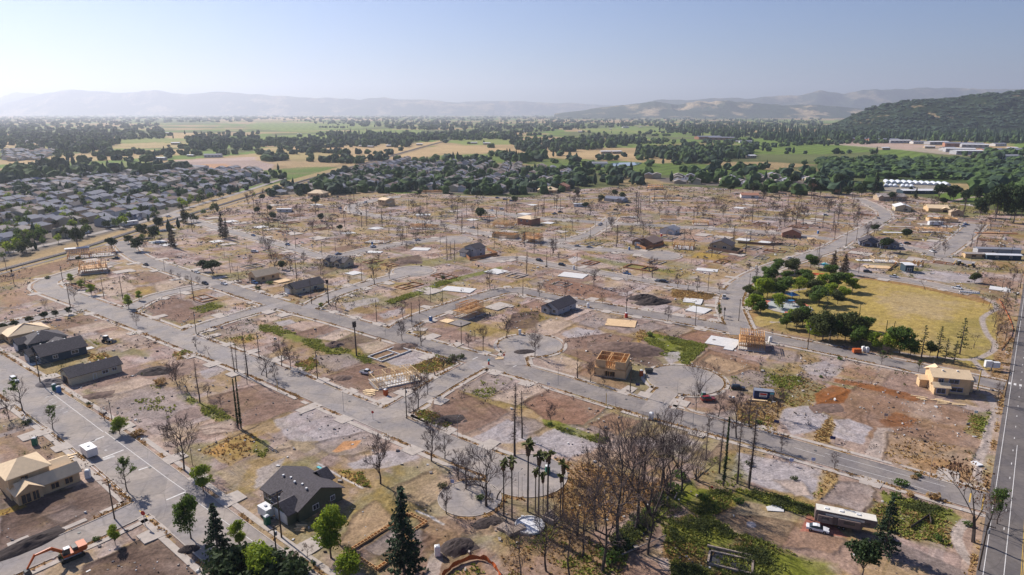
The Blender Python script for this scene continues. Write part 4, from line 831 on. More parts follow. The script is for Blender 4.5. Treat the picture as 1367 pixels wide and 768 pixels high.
def mk_conifer(seed, mt='needle', w=2.4, dens=1.0, sparse=False, hb=.8, kind='conifer'):
    def f():
        random.seed(seed); r = empty(kind, (0, 0, 0)); t = MB(); t.tube((0, 0, 0), (0, 0, 9.8), .2, .03, 6); c = MB(); z = hb
        while z < 9.9:
            R_ = w*(1-(z-hb)/(10.2-hb))**.8+.12; nb = int((7 if not sparse else 3)*dens)+random.randint(0, 2)
            for k in range(nb):
                a = random.uniform(0, 6.28); L = R_*random.uniform(.65, 1.1); dr = random.uniform(.1, .4); e = np.array([cos(a)*L, sin(a)*L, z-dr*L*.6+(.25*L if sparse else 0)])
                t.tube((0, 0, z), e, .035, .012, 3); m_ = max(3, int(L*(7 if not sparse else 5)))
                for i in range(m_):
                    s = .25+.78*i/m_; p = np.array([0, 0, z])*(1-s)+e*s+np.array([random.gauss(0, .09) for _ in range(3)]); c.quadc(p, (random.gauss(0, .5), random.gauss(0, .5), 1), .52*(1.15-s*.4), .55)
                    if i % 2: c.quadc(p-np.array([0, 0, .1]), (cos(a+1.5), sin(a+1.5), .2), .4, .5)
            z += .42 if not sparse else .62
        t.build('trunk', 'bark_grey', r); c.build('crown', mt, r); return r
    return f
def mk_palm(seed, green=.5):
    def f():
        random.seed(seed); r = empty('palm_tree', (0, 0, 0)); t = MB(); x = random.gauss(0, .12); t.tube((0, 0, 0), (x*.4, 0, 5), .17, .13, 6); t.tube((x*.4, 0, 5), (x, 0, 9.2), .13, .12, 6); t.build('trunk', 'bark_burnt', r)
        d = MB()
        for _ in range(70):
            a = random.uniform(0, 6.28); z = random.uniform(7.9, 9.2); rr = .42*(1-(9.2-z)*.25); d.quadc((x+cos(a)*rr, sin(a)*rr, z), (cos(a), sin(a), .1), .36, 2.0, spin=random.choice([0, 1.57]))
        d.build('dead_skirt', 'palm_dead', r); g = MB()
        for k in range(int(17*green)+4):
            a = random.uniform(0, 6.28); e = random.uniform(-.1, 1.0); L = random.uniform(.9, 1.3); p0 = np.array([x, 0, 9.25]); dv = np.array([cos(a)*cos(e), sin(a)*cos(e), sin(e)]); p1 = p0+dv*L*.5; p2 = p0+dv*L+np.array([0, 0, -.25*L])
            s = np.cross(dv, (0, 0, 1)); s /= np.linalg.norm(s)+1e-6; s *= .34
            g.add([tuple(p0), tuple(p1+s), tuple(p2+s*.6), tuple(p2+dv*.2), tuple(p2-s*.6), tuple(p1-s)], [(0, 1, 2, 3), (0, 3, 4, 5)])
        g.build('fronds', 'palm_green', r); return r
    return f
def mk_dead_palm():
    r = empty('dead_palm', (0, 0, 0)); t = MB(); t.tube((0, 0, 0), (.1, 0, 9.3), .22, .15, 6); t.build('trunk', 'bark_burnt', r); d = MB(); random.seed(5)
    for _ in range(60):
        a = random.uniform(0, 6.28); z = random.uniform(8.6, 9.9); d.quadc((.1+cos(a)*.45, sin(a)*.45, z), (cos(a), sin(a), .3), .6, 1.2)
    d.build('dead_fronds', 'bark_burnt', r); return r
def mk_bush(seed, mt='leaf_green'):
    def f():
        random.seed(seed); b = MB()
        for k in range(5): a = random.uniform(0, 6.28); leaf_ball(b, (cos(a)*.5, sin(a)*.5, .55), random.uniform(.45, .75), 40, .3)
        return b.build('shrub', mt)
    return f
BARE = [mk_oak(100+i, w=.30+.04*(i % 3), hb=.18+.05*(i % 3), nb=10+i % 3) for i in range(7)]+[mk_oak(110, w=.2, hb=.3, nb=5, depth=1, minr=.04, trunk=.28), mk_oak(111, w=.46, hb=.14, nb=8, depth=3, trunk=.26), mk_bare(112, depth=4, trunk=.26, spread=.55, up=.12, minr=.034)]
BIG = [mk_bare(200, depth=5, trunk=.24, spread=.42, up=.22, stems=3, minr=.013)]+[mk_oak(204+i, w=.40, hb=.28, nb=[9, 10, 7][i], depth=[3, 3, 4][i], minr=[.013, .013, .009][i], trunk=.19) for i in range(3)]
RUST = [mk_rusty(300+i, depth=4, trunk=.2, spread=.6, minr=.03) for i in range(3)]
BCON = [mk_burnt_conifer(400+i, 1.0+.5*(i % 3), 1.1+.4*(i % 2)) for i in range(4)]
HALF = [mk_half(500+i) for i in range(3)]
CYP = [mk_green_spire(520+i) for i in range(2)]
ROUND = [mk_leafy(600+i, ['leaf_green', 'leaf_bright', 'leaf_olive', 'leaf_green', 'leaf_bright'][i % 5], 2300, .78, 9, 4.6 if i % 2 else 5.2, .75, 1.8) for i in range(5)]
TALLG = [mk_leafy(650+i, ['leaf_bright', 'leaf_green'][i % 2], 3400, .46, 12, 3.3, .85, 1.6) for i in range(3)]
DARKG = [mk_leafy(680+i, 'leaf_dark', 1900, .75, 9, 4.4, .8, 1.8) for i in range(3)]
CON = [mk_conifer(700+i, w=2.3+.3*i) for i in range(2)]
SPC = [mk_conifer(720+i, mt='leaf_olive' if i else 'needle', w=2.0, sparse=True, hb=2.0) for i in range(3)]
DCON = [mk_conifer(740, mt='needle_dead', w=2.6, dens=1.1, kind='dead_conifer')]
PALM = [mk_palm(760+i, [.9, .5, .25][i]) for i in range(3)]
BUSH = [mk_bush(780, 'leaf_green'), mk_bush(781, 'leaf_dark'), mk_bush(782, 'leaf_olive'), mk_bush(783, 'weed_dry')]
GROUPS = {'bare': (BARE, 'bare burnt tree', 'bare tree', 'bare burnt trees'), 'big': (BIG, 'large many-stemmed bare tree', 'bare tree', 'large bare trees of the grove'),
          'rust': (RUST, 'scorched brown-leaved tree', 'burnt tree', 'scorched trees'), 'bcon': (BCON, 'tall burnt conifer pole', 'burnt conifer', 'burnt conifers'),
          'half': (HALF, 'half-bare tree with new leaves', 'tree', 'half-bare trees'), 'cyp': (CYP, 'thin green-clad trunk', 'cypress', 'thin cypresses'),
          'round': (ROUND, 'round green tree', 'tree', 'round green trees'), 'tall': (TALLG, 'bright green tree', 'tree', 'bright green trees'), 'dark': (DARKG, 'dark green tree', 'tree', 'dark green trees'),
          'con': (CON, 'dense dark conifer', 'conifer', 'dark conifers'), 'spc': (SPC, 'sparse open conifer', 'conifer', 'sparse conifers'), 'dcon': (DCON, 'brown dead conifer', 'dead conifer', 'dead conifers'),
          'palm': (PALM, 'slim scorched palm', 'palm tree', 'slim palms'), 'dpalm': ([mk_dead_palm], 'blackened dead palm', 'palm tree', 'dead palms'), 'bush': (BUSH, 'low green shrub', 'shrub', 'low shrubs')}
RR = random.Random(99)
def tree(kind, x, y, px, wide=1.0, v=None):
    L, desc, cat, grp = GROUPS[kind]; i = RR.randrange(len(L)) if v is None else v % len(L)
    s = hm(x, y, px)/10.0 if kind != 'bush' else hm(x, y, px)/1.2
    o = place(L[i], (kind, i), x, y, RR.uniform(0, 6.28), 1.0); o.scale = (s*wide, s*wide, s)
    if kind == 'bush': desc = ['low green shrub', 'dark green shrub', 'olive shrub', 'pale dry shrub'][i]
    if kind == 'round' : desc = ['round green tree', 'broad green tree', 'olive green tree', 'wide green tree', 'round bright-green tree'][i]
    return reg(o, x, y, desc, cat, grp)
_fr = random.Random(77); T_FAR = []
while len(T_FAR) < 165:
    x, y = _fr.uniform(330, 1340), _fr.triangular(260, 350, 272)
    if sdpoly(np.array([x]), np.array([y]), BURN)[0] < -3 and road_sd(*[np.array([v]) for v in P(x, y)])[0] > 1.5: T_FAR.append((x, y, _fr.uniform(7, 13)*(y-140)/140, _fr.random()))
T_BARE = [(262,467,14),(279,474,13),(376,489,29),(388,492,23),(398,494,17),(356,504,24),(349,501,20),(368,508,20),(250,523,27),(237,516,24),(230,509,22),(277,531,15),(182,435,14),(140,562,14),
 (508,646,52),(576,616,46),(594,613,26),(612,641,33),(622,653,33),(649,676,60),(663,667,32),(596,686,34),(445,722,42),(246,628,56),(771,505,28),(788,510,22),(714,477,26),(806,515,12),(959,557,30),(983,585,50),(736,567,22),(910,562,13),
 (537,455,22),(562,462,28),(538,425,20),(560,419,20),(677,452,24),(626,465,15),(634,455,15),(645,458,18),(581,502,22),(593,497,16),(606,490,13),(571,527,24),(558,547,37),(551,560,26),
 (367,362,22),(361,342,18),(388,360,18),(406,355,15),(428,367,16),(449,414,15),(500,380,27),(520,372,16),(383,332,12),(444,307,15),(466,322,12),(537,327,12),(556,325,13),(543,335,9),(591,377,11),(654,385,21),(372,302,12),(378,303,13),(466,380,10),
 (730,355,19),(738,342,16),(720,396,16),(746,348,10),(756,390,13),(793,382,18),(804,405,11),(871,371,23),(905,385,16),(918,387,15),(931,390,18),(928,325,19),(981,325,16),(1001,325,16),(965,290,13),(956,280,13),(906,290,11),(859,312,13),(891,430,18),
 (1072,301,22),(1063,300,24),(1158,317,15),(1170,312,13),(1186,350,10),(1247,342,14),(1261,340,13),(1296,330,18),(1307,317,18),(1312,332,9),(1336,337,11),(1235,387,13),(1114,626,18),(1043,603,18),(1038,557,30),(1331,540,24),(1327,437,20),(1300,465,16),(1342,455,22),
 (1093,358,14),(100,402,15),(60,412,10),(350,330,11),(690,352,8),(1180,480,14),(1340,420,18),(1350,412,18),(1345,395,16),(1356,400,20),(1338,385,14),(1352,378,16),(1362,385,18),(1330,455,18),(1322,470,14),(1000,571,30),(1020,560,18),(947,575,22),(700,330,14),(960,390,10),(1010,372,12),(1000,362,10),(1260,330,9),
 (295,545,14),(310,360,9),(335,352,10),(240,375,9),(250,378,8),(265,380,8),(230,372,10),(12,560,24),(470,330,8),(505,350,9),(640,330,9),(660,318,8),(575,300,9),(590,306,9),(610,300,9),(870,300,9),(890,318,8),(940,352,9),(1085,330,10),(1050,290,12),(1120,290,12),(1140,300,10),(1032,283,12),(1020,270,12),(995,275,10),
 (850,268,10),(800,275,9),(770,290,8),(715,300,9),(690,300,8),(620,275,9),(545,310,8),(590,292,8)]
for i, (x, y, h) in enumerate(T_BARE): tree('bare', x, y, h*1.12)
for x, y, h, q in T_FAR: tree('bare' if q < .5 else 'bcon' if q < .8 else 'rust' if q < .9 else 'dark', x, y, h*(1.9 if .5 < q < .8 else 1.2))
for x, y, h in [(826,731,150),(849,708,120),(871,690,125),(881,655,95),(891,660,100),(796,708,95),(804,762,115),(779,742,85),(859,650,78),(771,716,75),(729,762,75),(696,775,60),(844,651,66),(910,655,72),(930,640,50),(760,768,70),(865,740,90),(905,625,55),(740,705,45),(930,642,50)]: tree('big', x, y, h*.95, 1.05)
for x, y, h in [(933,525,50),(929,549,34)]: tree('big', x, y, h, .9)
for x, y, h in [(370,420,8),(395,766,26),(1300,705,50),(1299,724,100),(1083,265,20),(1140,280,14),(1040,268,13),(1070,275,14),(95,355,8),(1330,340,14),(1320,410,16),(1312,408,12),(410,745,20)]: tree('rust', x, y, h)
for x, y, h in [(313,497,42),(317,497,40),(331,504,62),(330,513,26),(267,538,60),(687,609,98),(697,585,66),(942,614,55),(960,632,74),(984,645,85),(999.5,651,112),(703,367,33),(698,396,30),(597,347,32),(602,346,24),(607,347,26),(588,327,15),(546,280,18),(570,280,18),(565,279,14),(638,287,20),(743,281,18),(748,281,20),(740,280,16),(849,284,27),(852,285,30),(855,284,26),(700,327,20),(1004,297,27),(1112,305,26),(1098,305,22),(1146,365,21),(1088,298,20),(1120,285,16),(1060,280,16),(1032,262,14),(975,300,14),(926,264,14),(965,262,16),(1005,262,14),(897,330,14),(632,305,14),(257,310,25),(926,290,15),(1128,372,16),(1118,300,18),(259,402,36)]: tree('bcon', x, y, h)
for x, y, h in [(30,548,40),(71,574,28),(170,656,38),(1177,487,16),(1226,497,14),(960,420,12),(1319,706,46),(1331,700,40),(960,425,12),(1130,390,10),(1100,660,10)][:9]: tree('half', x, y, h)
for x, y, h in [(318,572,66),(322,572,68),(965.7,649,92),(1180,461,33),(1190,462,33),(1146,430,24)]: tree('cyp', x, y, h)
tree('dark', 372, 805, 62, 1.2); tree('dark', 318, 790, 60, 1.1); tree('bush', 300, 775, 24, 1.6, 1); tree('bush', 345, 772, 22, 1.6, 1); tree('bush', 380, 776, 22, 1.6, 1)
for x, y, h, w in [(1028,378,20,.8),(1046,397,25,.9),(1066,390,18,.8),(1018,397,25,.8),(1086,390,17,1.0),(1116,388,23,.9),(1099,385,19,.8),(1130,380,15,.9),(1138,389,17,.9),(1093,407,23,.9),(1118,406,17,.8),(1069,412,11,.9),(1058,364,18,1),(1082,358,17,.9),(1038,365,18,.8),(1108,369,15,1),(1005,416,23,.8),(1015,419,17,.9),(1136,455,37,.75),(1098,455,37,.7),(1071,437,26,.8),(1063,440,26,.7),(1156,442,18,.9),(1201,472,33,.75),(1118,452,32,.5),(1078,380,14,.9),(1050,375,13,.9),(1126,445,26,.7),(1145,462,26,.7),(1000,395,14,.9),(1241,476,20,.6),(1301,378,14,.8),(1010,407,17,.9),(1024,396,17,.9),(1033,388,16,.9),(1040,412,18,.8),(1012,386,16,.9),(1022,372,15,.9),(1075,376,15,.9),(1085,402,17,.9),(1110,397,18,.9),(1125,400,17,.9),(1088,452,24,.8),(1108,454,26,.7),(1128,455,26,.8),(1150,460,24,.8),(1165,466,22,.8),(1185,470,22,.8),(1215,476,22,.7),(1060,433,20,.8),(1085,441,22,.8),(1050,438,18,.8)]: tree('round', x, y, h*1.06, w*1.18)
tree('dark', 1065, 370, 10)
for x, y, h, w in [(255,719,58,.75),(272,657,36,.9),(442,745,68,.85),(352,762,34,1),(320,733,38,.7),(160,580,24,1.1),(154,727,26,.8),(122,394,15,1),(186,401,13,1),(172,412,19,.9),(95,378,13,1),(109,386,12,1),(429,412,8,1),(352,800,70,1)]: tree('tall', x, y, h, w, 1 if x == 255 else 2 if x in (442, 71, 160) else 0)
tree('round', 464, 776, 36, .85)
for x, y, h, w in [(284,367,20,1.3),(272,362,15,1),(377,360,12,1),(454,309,9,1),(150,335,18,.9),(172,325,11,1),(185,335,19,1),(190,317,18,.8),(207,322,21,.8),(212,307,18,.8),(105,335,32,.6),(1151,768,46,.9),(1083,262,24,.6),(1118,253,22,.8),(1058,253,22,.7),(1253,267,22,1),(1273,267,20,1),(1308,290,26,.7),(1303,270,22,.5),(1328,296,50,.65),(1353,298,52,.6),(1215,258,9,.6),(1268,268,18,.8),(1316,285,24,.9),(1340,285,30,.9),(1363,290,34,.8),(1288,272,20,.7),(1095,262,16,1),(1130,262,14,1),(1150,262,16,1),(1020,262,16,.9),(1005,258,14,1),(975,258,12,1),(60,428,12,.9),(75,425,11,.9),(40,434,12,.9),(20,440,12,1),(5,446,14,1),(92,420,10,.8),(105,350,8,1),(1190,268,12,1),(344,285,9,1),(360,282,8,1),(820,262,9,1),(770,262,9,1),(560,262,9,1)]: tree('dark', x, y, h, w)
for x, y, h, w in [(540,772,124,.95),(295,768,98,.85),(1181,738,77,.85),(1168,261,32,1),(246,298,26,.9),(1222,266,16,1)]: tree('con', x, y, h, w)
for x, y, h in [(1102,422,33),(1230,477,44),(1251,478,44),(1281,473,50),(1261,483,32),(1273,486,32)]: tree('spc', x, y, h)
for x, y, h, w in [(1113,358,24,1),(1127,366,28,1.1),(232,331,32,.5),(228,329,26,.5),(297,318,36,.7),(303,316,26,.6)]: tree('dcon', x, y, h, w)
for x, y, h, v in [(672.6,688,76,1),(683.5,692,84,2),(704.5,683,96,0),(714.7,684,60,1),(719,687,84,0),(725,689,58,0),(730.7,692,94,1),(748,692,62,1),(751,692,78,0)]: tree('palm', x, y, h, .8, v)
for x, y, h in [(476,475,45),(439,407,33),(483,304,20),(19,380,20),(966,433,22),(836,419,20)]: tree('dpalm', x, y, h)
for x, y, h in [(476,475,1)][:0]: pass
for x, y, h, v in [(217,513,9,3),(185,583,9,3),(640,665,6,0),(591,650,6,2),(606,480,7,2),(615,478,6,2),(598,484,6,2),(808,587,4,0),(735,568,4,0),(1212,662,6,3),(1245,664,9,3),(1204,650,9,0),(1195,662,7,0),(940,665,8,0),(985,670,7,0),(905,680,7,0),(893,655,12,0),(905,640,10,0),(880,670,12,1),(850,700,12,1),(830,730,14,1),(815,745,14,0),(868,688,9,0),(1052,430,6,0),(130,720,5,0),(90,742,8,0),(36,566,6,2),(120,540,4,1),(64,372,4,2),(425,385,4,0),(344,386,5,1),(360,380,5,0),(1000,620,5,2),(1060,640,5,2),(1225,636,5,2),(1290,700,6,0),(1250,720,6,0),(1220,640,5,3),(150,578,4,1),(1097,504,3,0),(1122,480,4,0),(1010,565,5,0),(866,449,5,0),(590,372,4,0)]: tree('bush', x, y, h, 1.2, v)
FIRSTK = dict(FIRST)

# ------------------------------------------------------------------ suburb beyond the railway and distant trees
def ico():
    import bmesh
    bm = bmesh.new(); bmesh.ops.create_icosphere(bm, subdivisions=2, radius=1); v = np.array([x.co[:] for x in bm.verts]); f = np.array([[q.index for q in g.verts] for g in bm.faces]); bm.free(); return v, f
IV, IF = ico()
def blob(seed, rag=.48):
    g = np.random.default_rng(seed); v = IV*(1+g.uniform(-rag, rag, len(IV)))[:, None]; v[:, 2] = v[:, 2]*.62+.5; return v
BL = [blob(i) for i in range(6)]
def cone_blob(seed):
    g = np.random.default_rng(seed); v = IV.copy(); t = (v[:, 2]+1)/2; s = (1-t)**.8*.9+.08; v[:, 0] *= s*(1+g.uniform(-.3, .3, len(v))); v[:, 1] *= s*(1+g.uniform(-.3, .3, len(v))); v[:, 2] = t+g.uniform(-.04, .04, len(v)); return v
CB = [cone_blob(i) for i in range(3)]
def in_poly_px(x, y, pts): return inside(x, y, pts)
SUB_V = []
FAR_LIST = []      # (X, Y, Z, width, height, conifer)
frng = random.Random(5)
BELTS = [ # polygon, number, width m, height m, conifer share
 ([(0,163),(130,160),(215,164),(218,184),(130,187),(60,191),(0,186)],520,26,17,.1),([(40,184),(135,183),(162,190),(140,205),(90,204),(60,196)],200,18,15,.1),([(0,180),(40,184),(60,198),(50,205),(0,200)],60,16,12,.1),
 ([(250,185),(320,176),(345,178),(345,200),(290,203),(246,200)],220,18,15,.2),([(342,188),(400,187),(470,188),(552,190),(548,197),(420,197),(342,196)],260,16,13,.1),([(430,178),(560,180),(700,178),(700,187),(600,188),(540,191),(440,189)],380,20,15,.2),
 ([(0,152),(1150,152),(1150,158),(0,161)],1100,60,18,.2),([(342,156),(1100,156),(1100,168),(900,174),(860,168),(700,178),(560,174),(420,166)],1500,34,17,.3),([(715,190),(800,183),(858,188),(852,193),(790,201),(700,205),(680,192)],330,17,15,.15),
 ([(850,204),(910,200),(1003,203),(1003,212),(920,217),(865,211)],220,16,15,.1),([(860,172),(1026,168),(1367,168),(1450,172),(1450,196),(1367,192),(1200,190),(1050,192),(1020,187),(940,184)],1500,20,20,.6),
 ([(890,226),(1000,222),(1100,217),(1185,222),(1172,256),(1050,263),(950,252),(880,240)],170,12,11,.15),([(1090,216),(1180,211),(1300,216),(1450,222),(1450,250),(1340,246),(1280,240),(1180,238),(1100,236)],760,12,8,.02),([(1280,205),(1450,200),(1450,222),(1300,216)],120,14,13,.2),
 ([(1290,246),(1450,240),(1450,300),(1380,300),(1310,280)],70,13,14,.2),([(425,242),(482,226),(560,224),(690,222),(760,228),(790,242),(750,258),(650,261),(560,257),(430,260),(380,268)],420,9,9,.12),
 ([(480,200),(560,196),(540,208),(470,216)],6,10,8,.1),([(690,212),(720,204),(730,214),(700,222)],12,14,14,.2),([(0,226),(60,222),(190,226),(230,232),(100,240),(0,250)],130,13,13,.25),([(330,206),(400,200),(440,210),(360,216)],22,13,9,.1),
 ([(0,155),(340,155),(340,163),(0,166)],330,40,17,.1),([(700,230),(780,222),(860,232),(870,246),(780,250)],70,12,11,.2),([(0,252),(120,236),(260,232),(372,228),(380,238),(200,296),(60,332),(0,350)],450,7,7.5,.06),
 ([(380,243),(345,260),(300,278),(240,300),(180,325),(210,318),(300,285),(400,250)],36,8,8,.2),([(1040,190),(1140,192),(1120,198),(1050,196)],10,12,10,.4),([(0,208),(250,190),(300,200),(100,232)],26,12,10,.1),([(560,190),(800,195),(1000,215),(800,225),(600,205)],26,12,9,.1)]
BELTS = [(p, int(n*1.6) if wd > 15 else n, wd*.72 if wd > 15 else wd, h, c) for p, n, wd, h, c in BELTS]
for _ in range(75):
    y0 = frng.triangular(162, 226, 178); x0 = frng.uniform(0, 1200); Ld = frng.uniform(25, 110)*(y0-140)/40; sl = frng.uniform(-.08, .06); wq = .25+(y0-155)*.02
    BELTS.append(([(x0, y0), (x0+Ld, y0+Ld*sl), (x0+Ld, y0+Ld*sl+wq), (x0, y0+wq)], frng.randint(8, 26), 11, 10, .15))
for pts, n, wd, ht, cf in BELTS:
    y_mean = sum(p[1] for p in pts)/len(pts); xs = [p[0] for p in pts]; ys = [p[1] for p in pts]; c = 0; X_ = np.array([frng.uniform(min(xs), max(xs)) for _ in range(n*6)]); Y_ = np.array([frng.uniform(min(ys), max(ys)) for _ in range(n*6)])
    ok = sdpoly(X_, Y_, pts) < 0; n = int(n*(1 if n == 450 or ht < 10 or n < 30 else .5 if y_mean < 200 and cf < .5 else .7)); X_, Y_ = X_[ok][:n], Y_[ok][:n]
    for x, y in zip(X_, Y_):
        X, Y = P(x, y); s = frng.uniform(.6, 1.35); co = frng.random() < cf
        if abs(X) < 1: X = 1.0
        FAR_LIST.append((X, Y, 0, wd*s*(.32 if co else 1), ht*s*(1.35 if co else 1), co, x, y))
hx, hy, hz = NEARH
for _ in range(2600):
    j = frng.randrange(2, 44); i = frng.randrange(hx.shape[1]); X, Y, Z = hx[j, i], hy[j, i], hz[j, i]
    if fbm(np.array([X]), np.array([Y]), 160, 3, 66)[0] > .60: continue
    x_, y_ = proj(X, Y, Z)
    if x_ > 1500: continue
    FAR_LIST.append((X+frng.uniform(-6, 6), Y, Z-2, frng.uniform(14, 26), frng.uniform(7, 12), frng.random() < .15, x_, 0))
# the nearest of them stand as trees of their own
dd = RSAMP[[r[0] for r in RW].index('suburb_road')]
FAR_LIST.sort(key=lambda t: -t[7])
def small_tree_meshes():
    out = []
    for k in range(5):
        random.seed(900+k); b = MB(); b.tube((0, 0, 0), (0, 0, .4), .03, .02, 4, 0)
        for j in range(6):
            a = j*1.05+random.uniform(-.3, .3); leaf_ball(b, (cos(a)*.26, sin(a)*.26, random.uniform(.42, .72)), .24, 34, .15, 1)
        leaf_ball(b, (0, 0, .75), .26, 34, .15, 1)
        out.append(b.mesh('leafy_tree', ['bark_grey', ['leaf_green', 'leaf_dark', 'leaf_olive', 'leaf_bright', 'leaf_green'][k]]))
    return out
STM = small_tree_meshes(); random.seed(31)
cnt = 0; rest = []
SUBPOLY = [[P(*p) for p in s] for s in SUBURBS]
for t in FAR_LIST:
    X, Y, Z, wd, ht, co, px, py = t
    if cnt < 255 and py > 200 and not co and -10 < px < 1380 and Z == 0:
        o = link('leafy_tree', STM[cnt % 5], None, (X, Y, 0), frng.uniform(0, 6), (wd*.8, wd*.8, ht)); cnt += 1
        sub = px < 400 and py < 352
        tone = ['green', 'dark', 'olive', 'bright green', 'green'][(cnt-1) % 5]
        where = 'among the houses left of the railway' if sub else 'in the leafy suburb behind the burnt area' if px < 800 else 'along the far right edge of the cleared land'
        tag(o, f'small {tone} tree {where}', 'tree', f'small {tone} trees {where}')
    else: rest.append(t)
vs, fs, mi = [], [], []; k = 0
for X, Y, Z, wd, ht, co, px, py in rest:
    tmp = CB[frng.randrange(3)] if co else BL[frng.randrange(6)]; a = frng.uniform(0, 6.28); c_, s_ = cos(a), sin(a)
    w_ = wd*.55 if not co else wd*1.0; v = np.empty_like(tmp); v[:, 0] = (tmp[:, 0]*c_-tmp[:, 1]*s_)*w_+X; v[:, 1] = (tmp[:, 0]*s_+tmp[:, 1]*c_)*w_+Y; v[:, 2] = tmp[:, 2]*ht*(1 if co else .85)+Z
    vs.append(v); fs.append(IF+k); k += len(v); mi.append(np.full(len(IF), 1 if (co or Z > 3 or frng.random() < .4) else 0))
o = link('far_woodland', npmesh('far_woodland', np.concatenate(vs), np.concatenate(fs), ['far_leaf', 'far_leaf_dark'], False, np.concatenate(mi)))
tag(o, 'far tree belts, hedgerows and woods across the valley and on the right-hand hill', 'woodland'); o['kind'] = 'stuff'

# houses of the suburb
def sub_house_parts(k):
    random.seed(1000+k); L, W, h = random.choice([(15, 11), (13, 10), (17, 11), (12, 12)])+(random.choice([3.0, 5.4, 3.2, 5.6]),)
    wl, rf = MB(), MB(); rh = 2.3
    wl.box((0, 0, h/2), (L, W, h)); wl.add([(-L/2, -W/2, h), (-L/2, W/2, h), (-L/2, 0, h+rh*.92)], [(0, 1, 2)]); wl.add([(L/2, -W/2, h), (L/2, W/2, h), (L/2, 0, h+rh*.92)], [(0, 1, 2)])
    o_ = .5; A = [(-L/2-o_, -W/2-o_, h-.15), (L/2+o_, -W/2-o_, h-.15), (L/2+o_, 0, h+rh), (-L/2-o_, 0, h+rh), (L/2+o_, W/2+o_, h-.15), (-L/2-o_, W/2+o_, h-.15)]
    if k % 2: A[2] = (L/2-3.5, 0, h+rh); A[3] = (-L/2+3.5, 0, h+rh)
    rf.add(A, [(0, 1, 2, 3), (3, 2, 4, 5)]+([(1, 4, 2), (0, 3, 5)] if k % 2 else []))
    # front wing with its own gable
    wx = random.choice([-1, 1])*L*.22; wl.box((wx, -W/2-1.5, 1.5), (5.5, 3, 3)); wl.add([(wx-2.75, -W/2-3, 3), (wx+2.75, -W/2-3, 3), (wx, -W/2-3, 4.6)], [(0, 1, 2)])
    rf.add([(wx-3.2, -W/2-3.5, 2.9), (wx, -W/2-3.5, 4.8), (wx, -W/2+2.5, 4.8), (wx-3.2, -W/2+.5, 2.9), (wx+3.2, -W/2-3.5, 2.9), (wx+3.2, -W/2+.5, 2.9)], [(0, 1, 2, 3), (1, 4, 5, 2)])
    dr = MB(); dr.box((wx, -W/2-3.02, 1.1), (4.2, .08, 2.2))
    wn = []
    for x in (-L*.38, L*.05, L*.4): q = MB(); q.box((x, -W/2-.03, h-1.2), (1.5, .08, 1.1)); wn.append(q)
    return wl, rf, dr, *wn
WALLC = ['wall_beige', 'wall_white', 'wall_grey', 'wall_tan', 'wall_white', 'wall_beige', 'wall_grey', 'wall_tan']
ROOFC = ['roof_grey', 'roof_brown', 'roof_grey', 'roof_tan', 'roof_blue', 'roof_tan', 'roof_slate', 'roof_grey']
RNAME = ['grey', 'brown', 'grey', 'tan', 'blue-grey', 'tan', 'dark grey', 'grey']; WN = ['beige', 'white', 'pale grey', 'tan', 'white', 'beige', 'pale grey', 'tan']
SHP = [sub_house_parts(k) for k in range(8)]; SHM = []
for k in range(8): SHM.append([(nm, b.mesh(nm, [mt])) for nm, b, mt in zip(('wall', 'roof', 'garage_door', 'window', 'window', 'window'), SHP[k], (WALLC[k], ROOFC[k], 'trim_white', 'glass', 'glass', 'glass'))])
plots = []
for si, S in enumerate(SUBPOLY):
    xs = [p[0] for p in S]; ys = [p[1] for p in S]; th = radians([86, 80, 88, 75][si]); c_, s_ = cos(th), sin(th); cx, cy = sum(xs)/len(xs), sum(ys)/len(ys)
    for i in range(-60, 61):
        for j in range(-60, 61):
            row = j*24+(8 if j % 2 else 0)*-1; a_ = i*(16.5)+frng.uniform(-1.5, 1.5); wv = 14*sin(a_/90.0+j*.5)
            X = cx+a_*c_-(row+wv)*s_; Y = cy+a_*s_+(row+wv)*c_
            if i % 13 == 0: continue
            plots.append((X, Y, si, th+(0 if j % 2 else pi)+frng.uniform(-.1, .1)))
PX = np.array([p[0] for p in plots]); PY = np.array([p[1] for p in plots]); okp = np.zeros(len(plots), bool)
for si, S in enumerate(SUBPOLY): okp |= (sdpoly(PX, PY, S) < -8) & (np.array([p[2] for p in plots]) == si)
okp &= (road_sd(PX, PY) > 9) & (sdline(PX, PY, [tuple(p) for p in rs]) > 22)
HS = []
for p, o_ in zip(plots, okp):
    if not o_: continue
    x, y = proj(p[0], p[1], 0)
    if -15 < x < 1385: HS.append((p[0], p[1], p[3], x, y))
HS.sort(key=lambda t: t[0]**2+t[1]**2)
print('suburb houses', len(HS))
wv_, wf_, wm_ = [], [], []; kk = 0; MM = ['wall_beige', 'wall_white', 'wall_grey', 'wall_tan', 'roof_grey', 'roof_brown', 'roof_tan', 'roof_blue', 'roof_slate']
far_h = MB()
for n, (X, Y, a, x, y) in enumerate(HS):
    k = frng.randrange(8)
    if n < 290:
        e = empty('suburban_house', (X, Y, 0), a); near_ = y > 268
        for nm, me in SHM[k][:6 if near_ else 2]: link(nm, me, e)
        side = 'in the packed suburb left of the railway' if x < 420 else 'in the leafy suburb beyond the cleared land'
        tag(e, f'{WN[k]} house with {RNAME[k]} roof {side}', 'house', f'{WN[k]} houses with {RNAME[k]} roofs {side}')
    else:
        c_, s_ = cos(a), sin(a)
        for (b, mt) in ((SHP[k][0], WALLC[k]), (SHP[k][1], ROOFC[k])): far_h.add([(v[0]*c_-v[1]*s_+X, v[0]*s_+v[1]*c_+Y, v[2]) for v in b.v], b.f, MM.index(mt))
